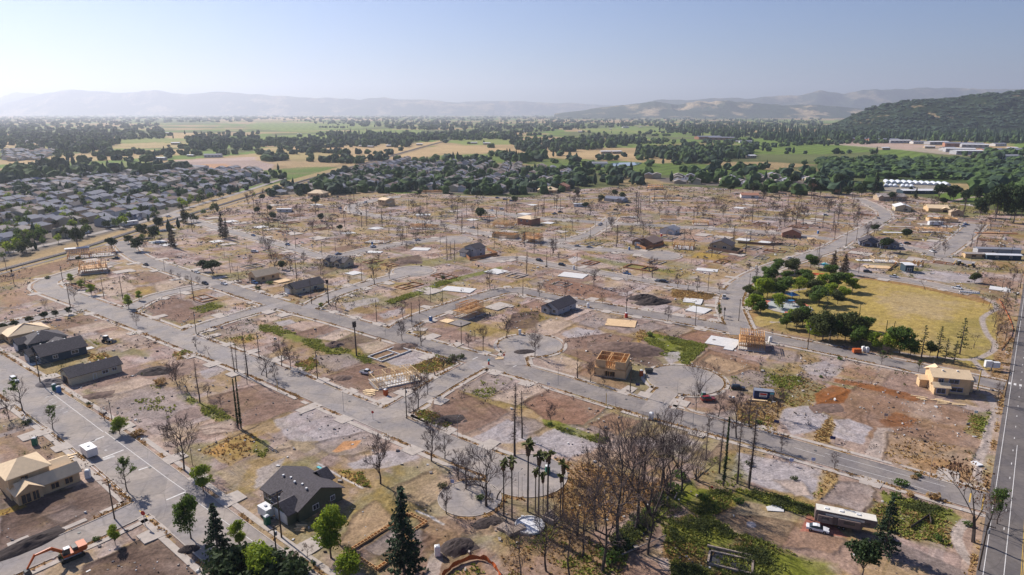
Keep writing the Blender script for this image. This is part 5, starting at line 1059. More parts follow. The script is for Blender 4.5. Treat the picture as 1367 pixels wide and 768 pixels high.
if far_h.v:
    o = far_h.build('far_houses', MM); tag(o, 'mass of small far houses at the back of the suburbs', 'houses'); o['kind'] = 'stuff'
# ------------------------------------------------------------------ houses of the cleared land
def wing(wl, rf, cx, cy, L, W, h, rh=2.0, ridge='x', hip=False, o=.55, z0=0, th=.18):
    """a wing: wall box, gable ends, pitched roof slabs with eaves"""
    wl.box((cx, cy, z0+h/2), (L, W, h)); R_ = (lambda x, y, z: (cx+x, cy+y, z0+z)) if ridge == 'x' else (lambda x, y, z: (cx-y, cy+x, z0+z))
    if ridge == 'y': L, W = W, L
    if not hip:
        for s in (-1, 1): wl.add([R_(s*L/2, -W/2, h), R_(s*L/2, W/2, h), R_(s*L/2, 0, h+rh)], [(0, 1, 2)])
    a, b = L/2+o, W/2+o; ez = h-rh*o/(W/2); ins = W*.5*.9 if hip else 0
    for s in (-1, 1):
        q = [R_(-a, s*b, ez), R_(a, s*b, ez), R_(a-ins, 0, h+rh), R_(-a+ins, 0, h+rh)]; t = [(p[0], p[1], p[2]+th) for p in q]
        rf.add(q+t, [(0, 1, 2, 3), (4, 5, 6, 7), (0, 1, 5, 4), (1, 2, 6, 5), (3, 0, 4, 7)])
        if hip:
            q = [R_(s*a, -b, ez), R_(s*a, b, ez), R_(s*(a-ins), 0, h+rh)]; t = [(p[0], p[1], p[2]+th) for p in q]; rf.add(q+t, [(0, 1, 2), (3, 4, 5), (0, 1, 4, 3)])
def opening(parent, cx, cy, cz, w_, h_, axis, sgn, kind='window', frame='trim_white', pane='glass'):
    """a window or door on a wall whose outward normal is sgn*axis; frame with a pane as sub-part"""
    f, g = MB(), MB(); d = .07
    if axis == 'y':
        f.box((cx, cy+sgn*.05, cz), (w_+.3, .1, h_+.3)); g.box((cx, cy+sgn*.12, cz), (w_, .05, h_))
        if kind == 'window': f.box((cx, cy+sgn*.15, cz), (.08, .05, h_))
    else:
        f.box((cx+sgn*.05, cy, cz), (.1, w_+.3, h_+.3)); g.box((cx+sgn*.12, cy, cz), (.05, w_, h_))
        if kind == 'window': f.box((cx+sgn*.15, cy, cz), (.05, .08, h_))
    p = f.build(kind, frame, parent); g.build('pane' if kind == 'window' else 'panel', pane, p); return p
def house(x, y, rz, wings, wall, roof, opens=(), label='', cat='house', vents=0, kind='house', z=0, extra=None, vent_z=None):
    X, Y = P(x, y); r = empty(kind, (X, Y, z), rz); wl, rf = MB(), MB()
    for w_ in wings: wing(wl, rf, **w_)
    wl.build('wall', wall, r); rf.build('roof', roof, r)
    for o in opens: opening(r, *o)
    w0 = wings[0]
    for k in range(vents):
        q = MB(); t = (k+.5)/vents-.5; L = w0['L'] if w0.get('ridge', 'x') == 'x' else w0['W']; rr = w0['h']+w0.get('rh', 2)*.78
        off = (w0['W'] if w0.get('ridge', 'x') == 'x' else w0['L'])*.11*(-1 if k % 2 else -1.4)
        px, py = (w0['cx']+t*L*.8, w0['cy']+off) if w0.get('ridge', 'x') == 'x' else (w0['cx']+off, w0['cy']+t*L*.8)
        q.box((px, py, rr+.25), (.45, .45, .35)); q.build('roof_vent', 'white_plastic', r)
    if extra: extra(r)
    return tag(r, label, cat)
D = dict
# dark-roofed green house in the front
def ex1(r):
    q = MB(); q.box((3.3, -6.6, 3.5), (.12, 4.0, .12)); q.build('ridge_flashing', 'trim_white', r)
    q = MB(); q.box((-1.2, -6.6, 3.35), (.12, 2.6, .12)); q.build('ridge_flashing', 'trim_white', r)
house(405, 667, GU, [D(cx=0, cy=0, L=14.5, W=12, h=3.2, rh=2.9), D(cx=3.6, cy=-6.6, L=5.8, W=3.2, h=3.0, rh=1.7, ridge='y'), D(cx=-1.6, cy=-6.0, L=3.2, W=2.0, h=3.0, rh=1.1, ridge='y'), D(cx=-1.0, cy=6.4, L=5.5, W=2.0, h=3.2, rh=1.6, ridge='y')],
      'wall_green', 'roof_slate', [(3.6, -8.2, 1.25, 4.6, 2.4, 'y', -1, 'garage_door', 'trim_white', 'white_plastic'), (-1.6, -7.0, 1.15, 1.1, 2.1, 'y', -1, 'door', 'trim_white', 'wall_navy'), (-4.8, -6.0, 1.8, 1.6, 1.3, 'y', -1), (7.25, -1.5, 1.8, 1.4, 1.1, 'x', 1), (7.25, 3.2, 1.8, 1.0, 1.0, 'x', 1), (-6.2, -6.0, 1.8, 1.0, 1.3, 'y', -1)],
      'dark green single-storey house with slate-grey gabled roof and white garage door', vents=5, extra=ex1)
# navy houses on the left road
house(80, 475, GU, [D(cx=0, cy=0, L=11, W=15, h=3.2, rh=2.8, ridge='y'), D(cx=-2.5, cy=-8, L=6, W=3.5, h=3.0, rh=1.7, ridge='y'), D(cx=-5, cy=2, L=6, W=8, h=3.2, rh=2.0, ridge='x')], 'wall_navy', 'roof_slate',
      [(-2.5, -9.75, 1.2, 4.4, 2.2, 'y', -1, 'garage_door', 'trim_white', 'wall_grey'), (2.9, -7.5, 1.6, 1.6, 1.3, 'y', -1), (5.5, -3, 1.8, 1.4, 1.1, 'x', 1), (5.5, 3.5, 1.9, 2.2, 1.2, 'x', 1)], 'navy blue finished house with grey gabled roof beside the left road, nearer of two', vents=6)
house(59, 460, GU, [D(cx=0, cy=0, L=11, W=13, h=3.2, rh=2.8, ridge='x', hip=True), D(cx=-1, cy=-7.5, L=6, W=3, h=3.0, rh=1.6, ridge='y')], 'wall_navy', 'roof_slate',
      [(-1, -9.0, 1.2, 4.4, 2.2, 'y', -1, 'garage_door', 'trim_white', 'wall_white'), (4.0, -6.5, 1.8, 1.4, 1.2, 'y', -1)], 'navy and white house with hipped grey roof, behind the other navy house', vents=3)
house(34, 449, GU, [D(cx=1, cy=0, L=11, W=14, h=3.2, rh=2.6, hip=True), D(cx=-4, cy=-6, L=6, W=7, h=3.0, rh=1.6, ridge='y')], 'sheathing', 'sheathing_roof', [(-4, -9.5, 1.2, 4.2, 2.2, 'y', -1, 'garage_door', 'stud', 'bark_burnt'), (3.5, -7.0, 1.6, 1.4, 1.2, 'y', -1, 'window', 'stud', 'bark_burnt')], 'unfinished house with pale plywood hip roof behind the navy houses', extra=None)
house(125, 502, GU, [D(cx=0, cy=0, L=7.5, W=16, h=3.1, rh=1.9, ridge='y'), D(cx=-.8, cy=-5.5, L=9, W=5.5, h=3.1, rh=2.2, ridge='y')], 'wall_beige', 'roof_slate',
      [(3.75, 2.6, 1.8, 1.8, 1.1, 'x', 1), (3.75, 5.6, 1.9, 1.3, 1.0, 'x', 1), (-.8, -8.25, 1.2, 4.0, 2.2, 'y', -1, 'garage_door', 'stud', 'bark_burnt'), (3.75, -.8, 1.1, .9, 2.0, 'x', 1, 'door', 'trim_white', 'wall_beige')], 'beige long house with slate roof next to a pale dirt pad by the left road', vents=5)
# plywood two-storey house, far left front
def ex2(r):
    for k in range(9): q = MB(); q.box((-6.2, -4.5+k*1.1, 5.3), (.9, .14, .18)); q.build('rafter_tail', 'stud_pale', r)
    q = MB()
    for k in range(7): q.box((-2.9+k*.95, -9.65, 1.4), (.14, .14, 2.7))
    q.build('porch_frame', 'stud', r)
house(50, 648, radians(52), [D(cx=-2.0, cy=1.5, L=8.5, W=9.5, h=5.9, rh=2.1, ridge='x', hip=True), D(cx=1.2, cy=-4.2, L=12.5, W=4.2, h=3.0, rh=1.5, ridge='x'), D(cx=-3.4, cy=-4.6, L=5.0, W=5.2, h=3.0, rh=1.7, ridge='y'), D(cx=4.6, cy=1.2, L=5, W=7, h=3.0, rh=1.5, ridge='x')], 'sheathing', 'sheathing_roof',
      [(2.0, -6.3, 1.4, 1.6, 1.4, 'y', -1, 'window', 'stud', 'bark_burnt'), (5.0, -6.3, 1.4, 1.6, 1.4, 'y', -1, 'window', 'stud', 'bark_burnt'), (-4.3, -7.2, 1.3, 1.8, 2.2, 'y', -1, 'window', 'stud', 'bark_burnt'), (-2.3, -7.2, 1.3, 1.2, 2.2, 'y', -1, 'window', 'stud', 'bark_burnt'), (-3, -3.25, 4.6, 1.4, 1.2, 'y', -1, 'window', 'stud', 'bark_burnt')],
      'large unfinished two-storey house with bare plywood hip roofs at the far left', extra=None)
# plywood two-storey house by the boundary road
house(1261, 521, radians(-14), [D(cx=.6, cy=1.0, L=11, W=7.5, h=5.6, rh=1.6, ridge='x'), D(cx=-2.8, cy=-3.6, L=4.2, W=2.6, h=3.0, rh=.9, ridge='x'), D(cx=-6.1, cy=2.6, L=2.6, W=3, h=3.0, rh=.8, ridge='x'), D(cx=7.0, cy=2.4, L=2.4, W=4.5, h=4.0, rh=.9, ridge='x'), D(cx=-2.0, cy=4.6, L=4.5, W=2, h=5.6, rh=1.3, ridge='y')], 'sheathing', 'sheathing_roof',
      [(-2.6, -2.75, 4.3, 1.3, 1.2, 'y', -1, 'window', 'trim_blue'), (1.2, -2.75, 4.3, 2.8, 1.3, 'y', -1, 'window', 'trim_blue'), (2.4, -2.75, 1.6, 3.4, 1.3, 'y', -1, 'window', 'trim_blue'), (-2.9, -4.9, 1.5, 2.4, 1.5, 'y', -1, 'window', 'trim_blue'), (5.6+.5, -1.0, 4.2, 1.0, 1.0, 'x', 1, 'window', 'trim_blue', 'sheathing')],
      'two-storey plywood house with blue-taped windows beside the boundary road', vents=2)
# single grey house in the middle
house(747, 414, GU, [D(cx=0, cy=0, L=8.5, W=15, h=3.2, rh=2.3, ridge='y'), D(cx=-2.2, cy=-7.6, L=4.6, W=1.8, h=3.0, rh=1.3, ridge='y')], 'wall_grey', 'roof_slate', [(-2.2, -8.5, 1.6, 1.6, 1.5, 'y', -1), (2.2, -7.5, 1.6, 1.6, 1.5, 'y', -1), (4.25, 3, 1.8, 1.2, 1.0, 'x', 1), (4.25, -3, 1.8, 1.0, 1.0, 'x', 1)], 'small pale grey house with slate gabled roof, alone in the middle of bare lots', vents=3)
house(353, 373, GU, [D(cx=0, cy=0, L=8, W=14, h=3.4, rh=2.5, ridge='y')], 'sheathing', 'sheathing_roof', [(4.0, -3, 1.7, 1.5, 1.3, 'x', 1, 'window', 'stud', 'bark_burnt'), (4.0, 3, 1.7, 1.5, 1.3, 'x', 1, 'window', 'stud', 'bark_burnt'), (0, -7, 1.2, 3.4, 2.2, 'y', -1, 'garage_door', 'stud', 'bark_burnt')], 'tan plywood house with steep gable beside the main street')
house(408, 387, GU, [D(cx=0, cy=0, L=9, W=17, h=3.1, rh=2.3, ridge='y'), D(cx=-1.5, cy=-8.7, L=6, W=2, h=3.0, rh=1.6, ridge='y')], 'wall_beige', 'roof_slate', [(4.5, -4, 1.7, 1.5, 1.2, 'x', 1), (4.5, 3, 1.7, 1.6, 1.2, 'x', 1), (-1.5, -9.7, 1.2, 3.8, 2.2, 'y', -1, 'garage_door', 'trim_white', 'wall_white')], 'beige bungalow with dark grey roof beside the main street', vents=5)
house(453, 354, radians(-25), [D(cx=0, cy=0, L=15, W=9, h=3.1, rh=2.3), D(cx=-5, cy=-4.5, L=4.5, W=3, h=3.0, rh=1.6, ridge='y'), D(cx=3.5, cy=-4.5, L=4.5, W=3, h=3.0, rh=1.6, ridge='y')], 'wall_beige', 'roof_slate', [(-5, -6, 1.4, 2.2, 1.6, 'y', -1), (3.5, -6, 1.4, 2.6, 1.8, 'y', -1), (-.8, -4.5, 1.4, 1.4, 1.3, 'y', -1), (7.5, 0, 1.6, 1.5, 1.2, 'x', 1)], 'beige house with twin front gables and dark roof, behind the tan gabled house', vents=6)
house(634, 341, GU, [D(cx=0, cy=0, L=10, W=9, h=5.6, rh=2.2, ridge='y'), D(cx=-3.5, cy=-4, L=6, W=7, h=3.0, rh=1.6, ridge='x')], 'wall_grey', 'roof_slate', [(2, -4.5, 4.2, 1.4, 1.2, 'y', -1), (5, 0, 4.2, 1.4, 1.2, 'x', 1), (5, 0, 1.6, 1.8, 1.3, 'x', 1), (-3.5, -7.5, 1.2, 3.6, 2.0, 'y', -1, 'garage_door', 'trim_white', 'wall_white')], 'two-storey white-grey house inside an orange-brown timber fence')
house(516, 274, GU, [D(cx=0, cy=0, L=11, W=12, h=5.8, rh=1.6, ridge='x'), D(cx=6, cy=-1, L=7, W=8, h=3.0, rh=1.2, ridge='x')], 'sheathing', 'sheathing_roof', [(-2, -6, 4.2, 1.6, 1.4, 'y', -1, 'window', 'stud', 'bark_burnt'), (2, -6, 4.2, 1.6, 1.4, 'y', -1, 'window', 'stud', 'bark_burnt')], 'small far two-storey plywood house with pale roof')
house(425, 262, radians(-10), [D(cx=0, cy=0, L=18, W=14, h=4.0, rh=3.0, hip=True), D(cx=4, cy=-8, L=6, W=3, h=3.0, rh=1.6, ridge='y')], 'sheathing', 'sheathing_roof', [(4, -9.5, 1.2, 3.8, 2.0, 'y', -1, 'garage_door', 'stud', 'bark_burnt'), (-4, -7, 1.6, 1.8, 1.4, 'y', -1, 'window', 'stud', 'bark_burnt')], 'far tan plywood house at the upper edge of the cleared land, left of centre')
house(706, 299, GU, [D(cx=0, cy=0, L=14, W=13, h=5.2, rh=1.7, hip=True)], 'wall_brick', 'sheathing_roof', [(-3, -6.5, 3.4, 1.8, 1.3, 'y', -1), (3, -6.5, 3.4, 1.8, 1.3, 'y', -1)], 'orange-brown two-storey shell with low tan hip roof')
house(894, 311, GU, [D(cx=0, cy=0, L=11, W=12, h=3.2, rh=2.2, ridge='y'), D(cx=4, cy=-6, L=5, W=3, h=3, rh=1.4, ridge='y')], 'wall_white', 'roof_grey', [(4, -7.5, 1.3, 3.4, 2, 'y', -1, 'garage_door', 'trim_white', 'wall_blue'), (5.5, 0, 1.6, 1.6, 1.3, 'x', 1)], 'white house with grey roof on the far street, right of the tall burnt spires')
house(867, 327, GU, [D(cx=0, cy=0, L=13, W=15, h=3.2, rh=2.6, ridge='y'), D(cx=-5, cy=-5, L=8, W=7, h=3.0, rh=1.9, ridge='y')], 'wall_brown', 'roof_brown', [(-5, -8.5, 1.3, 4, 2.1, 'y', -1, 'garage_door', 'trim_white', 'wall_white'), (6.5, -3, 1.6, 1.6, 1.3, 'x', 1)], 'brown-roofed house inside a rust-brown fence at the court')
house(964, 331, radians(-30), [D(cx=0, cy=0, L=14, W=13, h=3.2, rh=2.8, ridge='y')], 'wall_tan', 'roof_slate', [(3, -6.5, 1.7, 2.2, 1.4, 'y', -1), (-3.5, -6.5, 1.7, 1.6, 1.3, 'y', -1)], 'single-gabled tan house with dark roof inside a dark timber fence')
house(822, 269, GU, [D(cx=0, cy=0, L=22, W=11, h=3.2, rh=2.0), D(cx=8, cy=-6, L=6, W=3, h=3, rh=1.4, ridge='y')], 'wall_grey', 'roof_blue', [(8, -7.5, 1.3, 3.4, 2, 'y', -1, 'garage_door', 'trim_white', 'wall_blue'), (0, -5.5, 1.6, 1.8, 1.3, 'y', -1)], 'far blue-grey bungalow above the centre of the cleared land')
house(731, 257, radians(-10), [D(cx=0, cy=0, L=22, W=15, h=3.6, rh=3.0, hip=True)], 'sheathing', 'sheathing_roof', [(5, -7.5, 1.3, 3.4, 2, 'y', -1, 'garage_door', 'stud', 'bark_burnt')], 'far tan plywood house beside the red-roofed one')
house(750, 254, radians(-20), [D(cx=0, cy=0, L=16, W=14, h=5.0, rh=3.4, ridge='y')], 'wall_brick', 'wall_brick', [(3, -7, 2.6, 1.8, 1.3, 'y', -1)], 'far red-roofed house at the back edge of the lots')
house(1000, 264, radians(-10), [D(cx=0, cy=0, L=18, W=11, h=3.4, rh=1.8)], 'wall_white', 'wall_brick', [(3, -5.5, 1.6, 3.4, 1.6, 'y', -1)], 'far white house with brick-red roof')
house(1056, 316, radians(-20), [D(cx=0, cy=0, L=13, W=11, h=3.4, rh=2.8, ridge='y')], 'wall_brick', 'roof_brown', [(2, -5.5, 1.5, 1.4, 1.3, 'y', -1, 'window', 'stud', 'bark_burnt'), (-3, -5.5, 1.5, 1.4, 1.3, 'y', -1, 'window', 'stud', 'bark_burnt')], 'brown gabled shell house beside a pale plank floor')
for x, y, l in ((1160, 327, 'charcoal house with peaked gable, left one of the dark pair'), (1184, 330, 'charcoal house with peaked gable, right one of the dark pair')):
    house(x, y, radians(-22), [D(cx=0, cy=0, L=13, W=11, h=3.0, rh=3.0, ridge='y'), D(cx=-2, cy=-6.5, L=6, W=3, h=2.8, rh=1.8, ridge='y')], 'roof_blue', 'roof_slate', [(-2, -8, 1.3, 3.4, 2, 'y', -1, 'garage_door', 'trim_blue', 'roof_slate'), (4, -5.5, 1.5, 1.4, 1.2, 'y', -1)], l)
house(1203, 281, radians(-20), [D(cx=0, cy=0, L=13, W=16, h=4.2, rh=2.2, ridge='y')], 'wall_beige', 'roof_white', [(2, -8, 1.8, 3.4, 2.2, 'y', -1, 'garage_door', 'trim_white', 'glass'), (6.5, 0, 2, 1.8, 1.3, 'x', 1)], 'cream house with pale grey metal roof on the far right')
house(1249, 282, radians(-15), [D(cx=0, cy=0, L=17, W=15, h=3.6, rh=2.4, ridge='x'), D(cx=5, cy=-7, L=7, W=3, h=3, rh=1.6, ridge='y')], 'sheathing', 'sheathing_roof', [(5, -8.5, 1.3, 3.6, 2.1, 'y', -1, 'garage_door', 'stud', 'bark_burnt')], 'wide tan plywood house with bright roof on the far right')
house(1276, 288, radians(-20), [D(cx=0, cy=0, L=10, W=9, h=3.4, rh=2.6, ridge='y')], 'wall_tan', 'wall_tan', [(1, -4.5, 1.4, 1.4, 1.2, 'y', -1, 'window', 'stud', 'bark_burnt')], 'little brown gabled shell right of the wide plywood house')
house(1187, 267, radians(-5), [D(cx=0, cy=0, L=28, W=13, h=4.2, rh=2.4), D(cx=-12, cy=-7, L=5, W=3, h=4, rh=1.8, ridge='y')], 'wall_tan', 'roof_tan', [(0, -6.5, 2, 3, 1.4, 'y', -1), (8, -6.5, 2, 3, 1.4, 'y', -1)], 'long tan house at the end of the park street')
house(1224, 258, 0, [D(cx=0, cy=0, L=40, W=14, h=3.6, rh=1.2)], 'wall_navy', 'roof_white', [(-8, -7, 2, 5, 1.4, 'y', -1), (8, -7, 2, 5, 1.4, 'y', -1)], 'long low dark building with pale roof in front of the greenhouses', cat='building')
house(1337, 346, radians(-8), [D(cx=0, cy=0, L=20, W=4.6, h=3.0, rh=.5)], 'wall_navy', 'roof_white', [(-4, -2.3, 1.7, 1.4, 1.0, 'y', -1), (4, -2.3, 1.7, 1.4, 1.0, 'y', -1)], 'long dark mobile home with pale roof, nearer of two', cat='mobile home')
house(1330, 338, radians(-8), [D(cx=0, cy=0, L=26, W=6, h=3.2, rh=.6)], 'wall_grey', 'roof_grey', [(-4, -3, 1.7, 1.4, 1.0, 'y', -1)], 'long grey mobile home behind the dark one', cat='mobile home')
house(1306, 344, radians(-8), [D(cx=0, cy=0, L=18, W=4.6, h=2.8, rh=.5)], 'sheathing', 'roof_tan', [(-4, -2.3, 1.5, 2.4, 1.2, 'y', -1, 'window', 'stud', 'bark_burnt'), (2, -2.3, 1.5, 2.4, 1.2, 'y', -1, 'window', 'stud', 'bark_burnt')], 'tan open-fronted site building left of the mobile homes', cat='site building')
house(1210, 362, radians(-8), [D(cx=0, cy=0, L=4.5, W=7, h=4.3, rh=.35)], 'wall_navy', 'roof_white', [(0, -3.5, 1.6, 2.2, 1.8, 'y', -1), (2.25, 0, 3, 1.0, .8, 'x', 1)], 'tall dark cabin with white flat roof by the park edge street', cat='cabin')
for x, y, a, l in ((775, 276, -5, 'white flat-roofed site trailer on the far middle lots'), (380, 283, 0, 'white far site trailer near the upper left trees'), (104, 337, 30, 'grey shed at the railway beside the timber frames')):
    house(x, y, radians(a), [D(cx=0, cy=0, L=13, W=4, h=3, rh=.3)], 'wall_white' if l[0] == 'w' else 'wall_grey', 'roof_white', [(-3, -2, 1.6, 1.6, 1, 'y', -1), (3, -2, 1.6, 1.6, 1, 'y', -1)], l, cat='trailer')

# timber frames
def stud_walls(b, x0, y0, x1, y1, z0, h, sp=.8, t=.11, m=0):
    """a framed wall between two plan points: plates and studs"""
    L = hypot(x1-x0, y1-y0); a = atan2(y1-y0, x1-x0); cx, cy = (x0+x1)/2, (y0+y1)/2
    b.box((cx, cy, z0+t/2), (L, t, t), a, m); b.box((cx, cy, z0+h-t/2), (L+t, t*1.3, t*1.2), a, m)
    n = max(1, int(L/sp))
    for k in range(n+1): x = x0+(x1-x0)*k/n; y = y0+(y1-y0)*k/n; b.box((x, y, z0+h/2), (t, t, h-2*t), a, m)
def frame_floor(L, W, z0, h, rooms, sp=.8, rnd=None):
    b = MB(); w = []
    w += [(-L/2, -W/2, L/2, -W/2), (-L/2, W/2, L/2, W/2), (-L/2, -W/2, -L/2, W/2), (L/2, -W/2, L/2, W/2)]
    for k in range(rooms):
        if rnd.random() < .5: x = rnd.uniform(-L*.35, L*.35); w.append((x, rnd.choice([-W/2, 0]), x, rnd.choice([0, W/2])+.01))
        else: y = rnd.uniform(-W*.35, W*.35); w.append((rnd.choice([-L/2, 0]), y, rnd.choice([0.01, L/2]), y))
    for q in w: stud_walls(b, *q, z0, h, sp)
    return b
def frame_house(x, y, rz, L, W, storeys, label, roof=False, osb=False, seed=1, slab=True, joists=True, kind='unfinished_house', trusses=False, rooms=5, mt='stud'):
    rnd = random.Random(seed); X, Y = P(x, y); r = empty(kind, (X, Y, 0), rz)
    if slab: s = MB(); s.box((0, 0, .14), (L+.4, W+.4, .28)); s.build('slab', 'concrete_pale' if not osb else 'concrete', r)
    z = .3
    for k in range(storeys):
        sh = 2.7; LL, WW = (L, W) if k == 0 else (L*.92, W*.86)
        frame_floor(LL, WW, z, sh, rooms, .75 if L < 14 else 1.0, rnd).build('wall_frame', mt, r)
        if osb:
            o = MB(); g = .12
            for sgn in (-1, 1):
                for seg in range(3):
                    if k == 1 and seg == 1 and sgn == -1: continue
                    cx = -LL/2+LL*(seg+.5)/3
                    if k == 0 and seg == 1 and sgn == -1: o.box((cx, sgn*(WW/2+g), z+sh-.35), (LL/3-.02, .06, .7)); continue
                    o.box((cx, sgn*(WW/2+g), z+sh/2), (LL/3-.02, .06, sh))
                o.box((sgn*(LL/2+g), 0, z+sh/2), (.06, WW, sh))
            o.build('sheathing', 'sheathing', r)
        z += sh
        if k < storeys-1 or joists:
            j = MB(); n = int(LL/.8)
            if k < storeys-1: j.box((0, 0, z+.15), (LL, WW, .1))
            for q in range(n+1):
                if k == storeys-1 and rnd.random() < .35: continue
                j.box((-LL/2+LL*q/n, 0, z+.1), (.09, WW*(1 if k < storeys-1 else rnd.choice([.5, .95])), .2))
            j.build('joists', mt, r); z += .25
    if roof:
        t = MB(); n = int(L/.9); rh = 2.0
        for q in range(n+1):
            xx = -L/2+L*q/n
            for s in (-1, 1): t.tube((xx, s*(W/2+.4), z), (xx, 0, z+rh), .07, .07, 4)
            t.tube((xx, 0, z), (xx, 0, z+rh), .05, .05, 4)
        t.tube((-L/2, 0, z+rh), (L/2, 0, z+rh), .08, .08, 4); t.build('rafters', mt, r)
    return tag(r, label, 'unfinished house')
frame_house(527, 508, radians(30), 15, 10, 1, 'open single-storey timber house frame on the corner of the inner street', seed=3, rooms=8, joists=False, mt='stud_pale')
frame_house(627, 421, radians(-36), 8, 13, 2, 'two-storey orange timber frame below the upper streets', seed=4, rooms=6)
frame_house(818, 497, radians(-20), 11, 10.5, 2, 'roofless two-storey shell, plywood below and open orange walls above', seed=5, osb=True, rooms=9, joists=False)
frame_house(1003, 463, radians(-18), 9.5, 10, 2, 'two-storey orange timber frame beside a white slab near the park', seed=6, rooms=9, roof=False)
frame_house(123, 342, radians(30), 26, 12, 1, 'long low orange roof-framed house nearest the railway', seed=7, roof=True, mt='stud')
frame_house(125, 363, radians(30), 14, 12, 2, 'taller orange two-storey frame in front of the long low one', seed=8)
frame_house(913, 331, radians(-20), 13, 13, 1, 'orange roof-framed house between two fenced houses', seed=9, roof=True)
frame_house(711, 323, radians(-20), 13, 11, 2, 'orange timber frame left of the wide court', seed=10)
frame_house(566, 305, radians(-15), 22, 10, 1, 'far orange long single-storey frame, upper centre left', seed=11)
frame_house(504, 323, radians(-15), 16, 11, 1, 'low orange timber frame being raised beside a blue tarpaulin bin', seed=12, joists=False)
frame_house(675, 317, radians(-25), 18, 9, 1, 'long orange frame left of the stacked roof frame', seed=13, osb=True)
frame_house(672, 303, radians(-15), 16, 9, 1, 'far orange frame with rafters, upper centre', seed=14, roof=True)
frame_house(840, 290, radians(-10), 15, 9, 1, 'far low orange frame under the tall burnt spires', seed=15)
frame_house(890, 268, radians(-5), 30, 10, 1, 'far long brick-orange frame at the back lots', seed=16, osb=False)
frame_house(1246, 310, radians(-12), 24, 8, 1, 'long orange frame on the upper right lots', seed=17)
frame_house(1257, 296, radians(-12), 22, 8, 1, 'orange walled frame behind the long orange frame', seed=18, osb=True)
frame_house(875, 253, radians(-5), 18, 9, 2, 'farthest two-storey orange frame above the back lots', seed=19)
frame_house(577, 258, radians(-5), 26, 10, 1, 'far orange frame at the edge of the leafy suburb', seed=20)
frame_house(1180, 349, radians(-10), 14, 9, 1, 'low pale frame behind the tan floor near the park', seed=21, joists=False, mt='stud_pale')
frame_house(935, 300, radians(-10), 12, 9, 1, 'far small burnt-orange frame right of the brown-roofed house', seed=22)
frame_house(1225, 355, radians(50), 7, 5, 1, 'small orange stub frame right of the dark cabin', seed=23, joists=False)
frame_house(892, 293, radians(-10), 13, 8, 1, 'far low orange frame among scorched trees', seed=24, joists=False)
frame_house(735, 258, radians(-10), 10, 6, 1, 'far little frame in front of the tan plywood house', seed=25, joists=False)
frame_house(640, 256, radians(-5), 14, 8, 1, 'far pale frame beside the top lane', seed=26, joists=False)

# slabs, floors and footings
def slab(x, y, rz, L, W, label, mt='concrete_pale', h=.3, form=False, bits=0, kind='foundation_slab', cat='slab'):
    X, Y = P(x, y); r = empty(kind, (X, Y, 0), rz); b = MB(); b.box((0, 0, h/2), (L, W, h))
    if bits: b.box((L*.32, -W*.62, h/2-.02), (L*.3, W*.3, h))
    b.build('slab', mt, r)
    if form:
        f = MB()
        for s in (-1, 1): f.box((0, s*(W/2+.2), .3), (L+.6, .3, .6)); f.box((s*(L/2+.2), 0, .3), (.3, W+.1, .6))
        f.build('timber_form', 'stud', r)
    return tag(r, label, cat)
slab(965, 457, radians(-30), 12, 11, 'bright white concrete slab left of the timber frame near the park', bits=1)
slab(765, 368, radians(-25), 15, 11, 'white concrete slab beside the long street, upper centre')
slab(612, 387, radians(-20), 17, 9, 'large pale blue-white slab in the upper centre block')
slab(829, 432, radians(-15), 13, 10, 'tan timber floor deck beside the middle street', 'sheathing')
slab(925, 402, radians(-20), 9, 8, 'pale slab with white forms near the park corner', form=False, bits=1)
slab(944, 361, radians(-20), 12, 7, 'blue-white slab beyond the long street')
slab(562, 333, radians(-10), 12, 9, 'white slab left of the fenced white house')
slab(500, 337, radians(-10), 10, 6, 'thin white footing near the north street')
slab(1173, 357, radians(-10), 15, 8, 'tan plank floor by the park edge street', 'sheathing')
slab(1079, 319, radians(-10), 11, 8, 'pale plank floor right of the brown gabled shell', 'sheathing')
slab(1198, 311, radians(-8), 20, 4, 'long white footing on the upper right lots')
slab(1202, 303, radians(-8), 16, 4, 'farther of the two thin footings on the upper right lots', 'concrete')
slab(565, 287, 0, 13, 9, 'far pale slab inside dark formwork, upper left centre')
slab(377, 376, GU, 6, 8, 'tan roof-panel deck lying beside the tan gabled house', 'sheathing', h=.5)
slab(1330, 312, radians(-5), 30, 3, 'long brown footing on the right edge lots', 'fence_wood', h=.6)
slab(650, 290, 0, 14, 4, 'far brown footing at the far street', 'fence_wood', h=.5)
slab(1155, 348, radians(-10), 10, 5, 'white slab in front of the low pale frame')
slab(505, 514, radians(30), 4.5, 7, 'grey garage slab left of the single-storey timber frame', 'asphalt_old')
slab(597, 429, radians(-36), 5, 5, 'yellowish floor panel left of the two-storey frame', 'stud_pale')
slab(614, 432, radians(-36), 7, 7, 'grey slab with white edge boards below the two-storey frame', 'asphalt_old', form=False)
slab(80, 512, GU, 1, 1, 'x')if False else None
slab(1003, 413, 0, .1, .1, 'x') if False else None
slab(41, 486, GU, 5, 5, 'white concrete driveway in front of the navy houses', 'concrete_pale', h=.08)
slab(116, 466, GU, 3, 4.5, 'small white patio slab right of the navy house', 'concrete_pale', h=.15)
slab(382, 392, GU, 4, 5, 'white driveway of the beige bungalow', 'concrete_pale', h=.08)
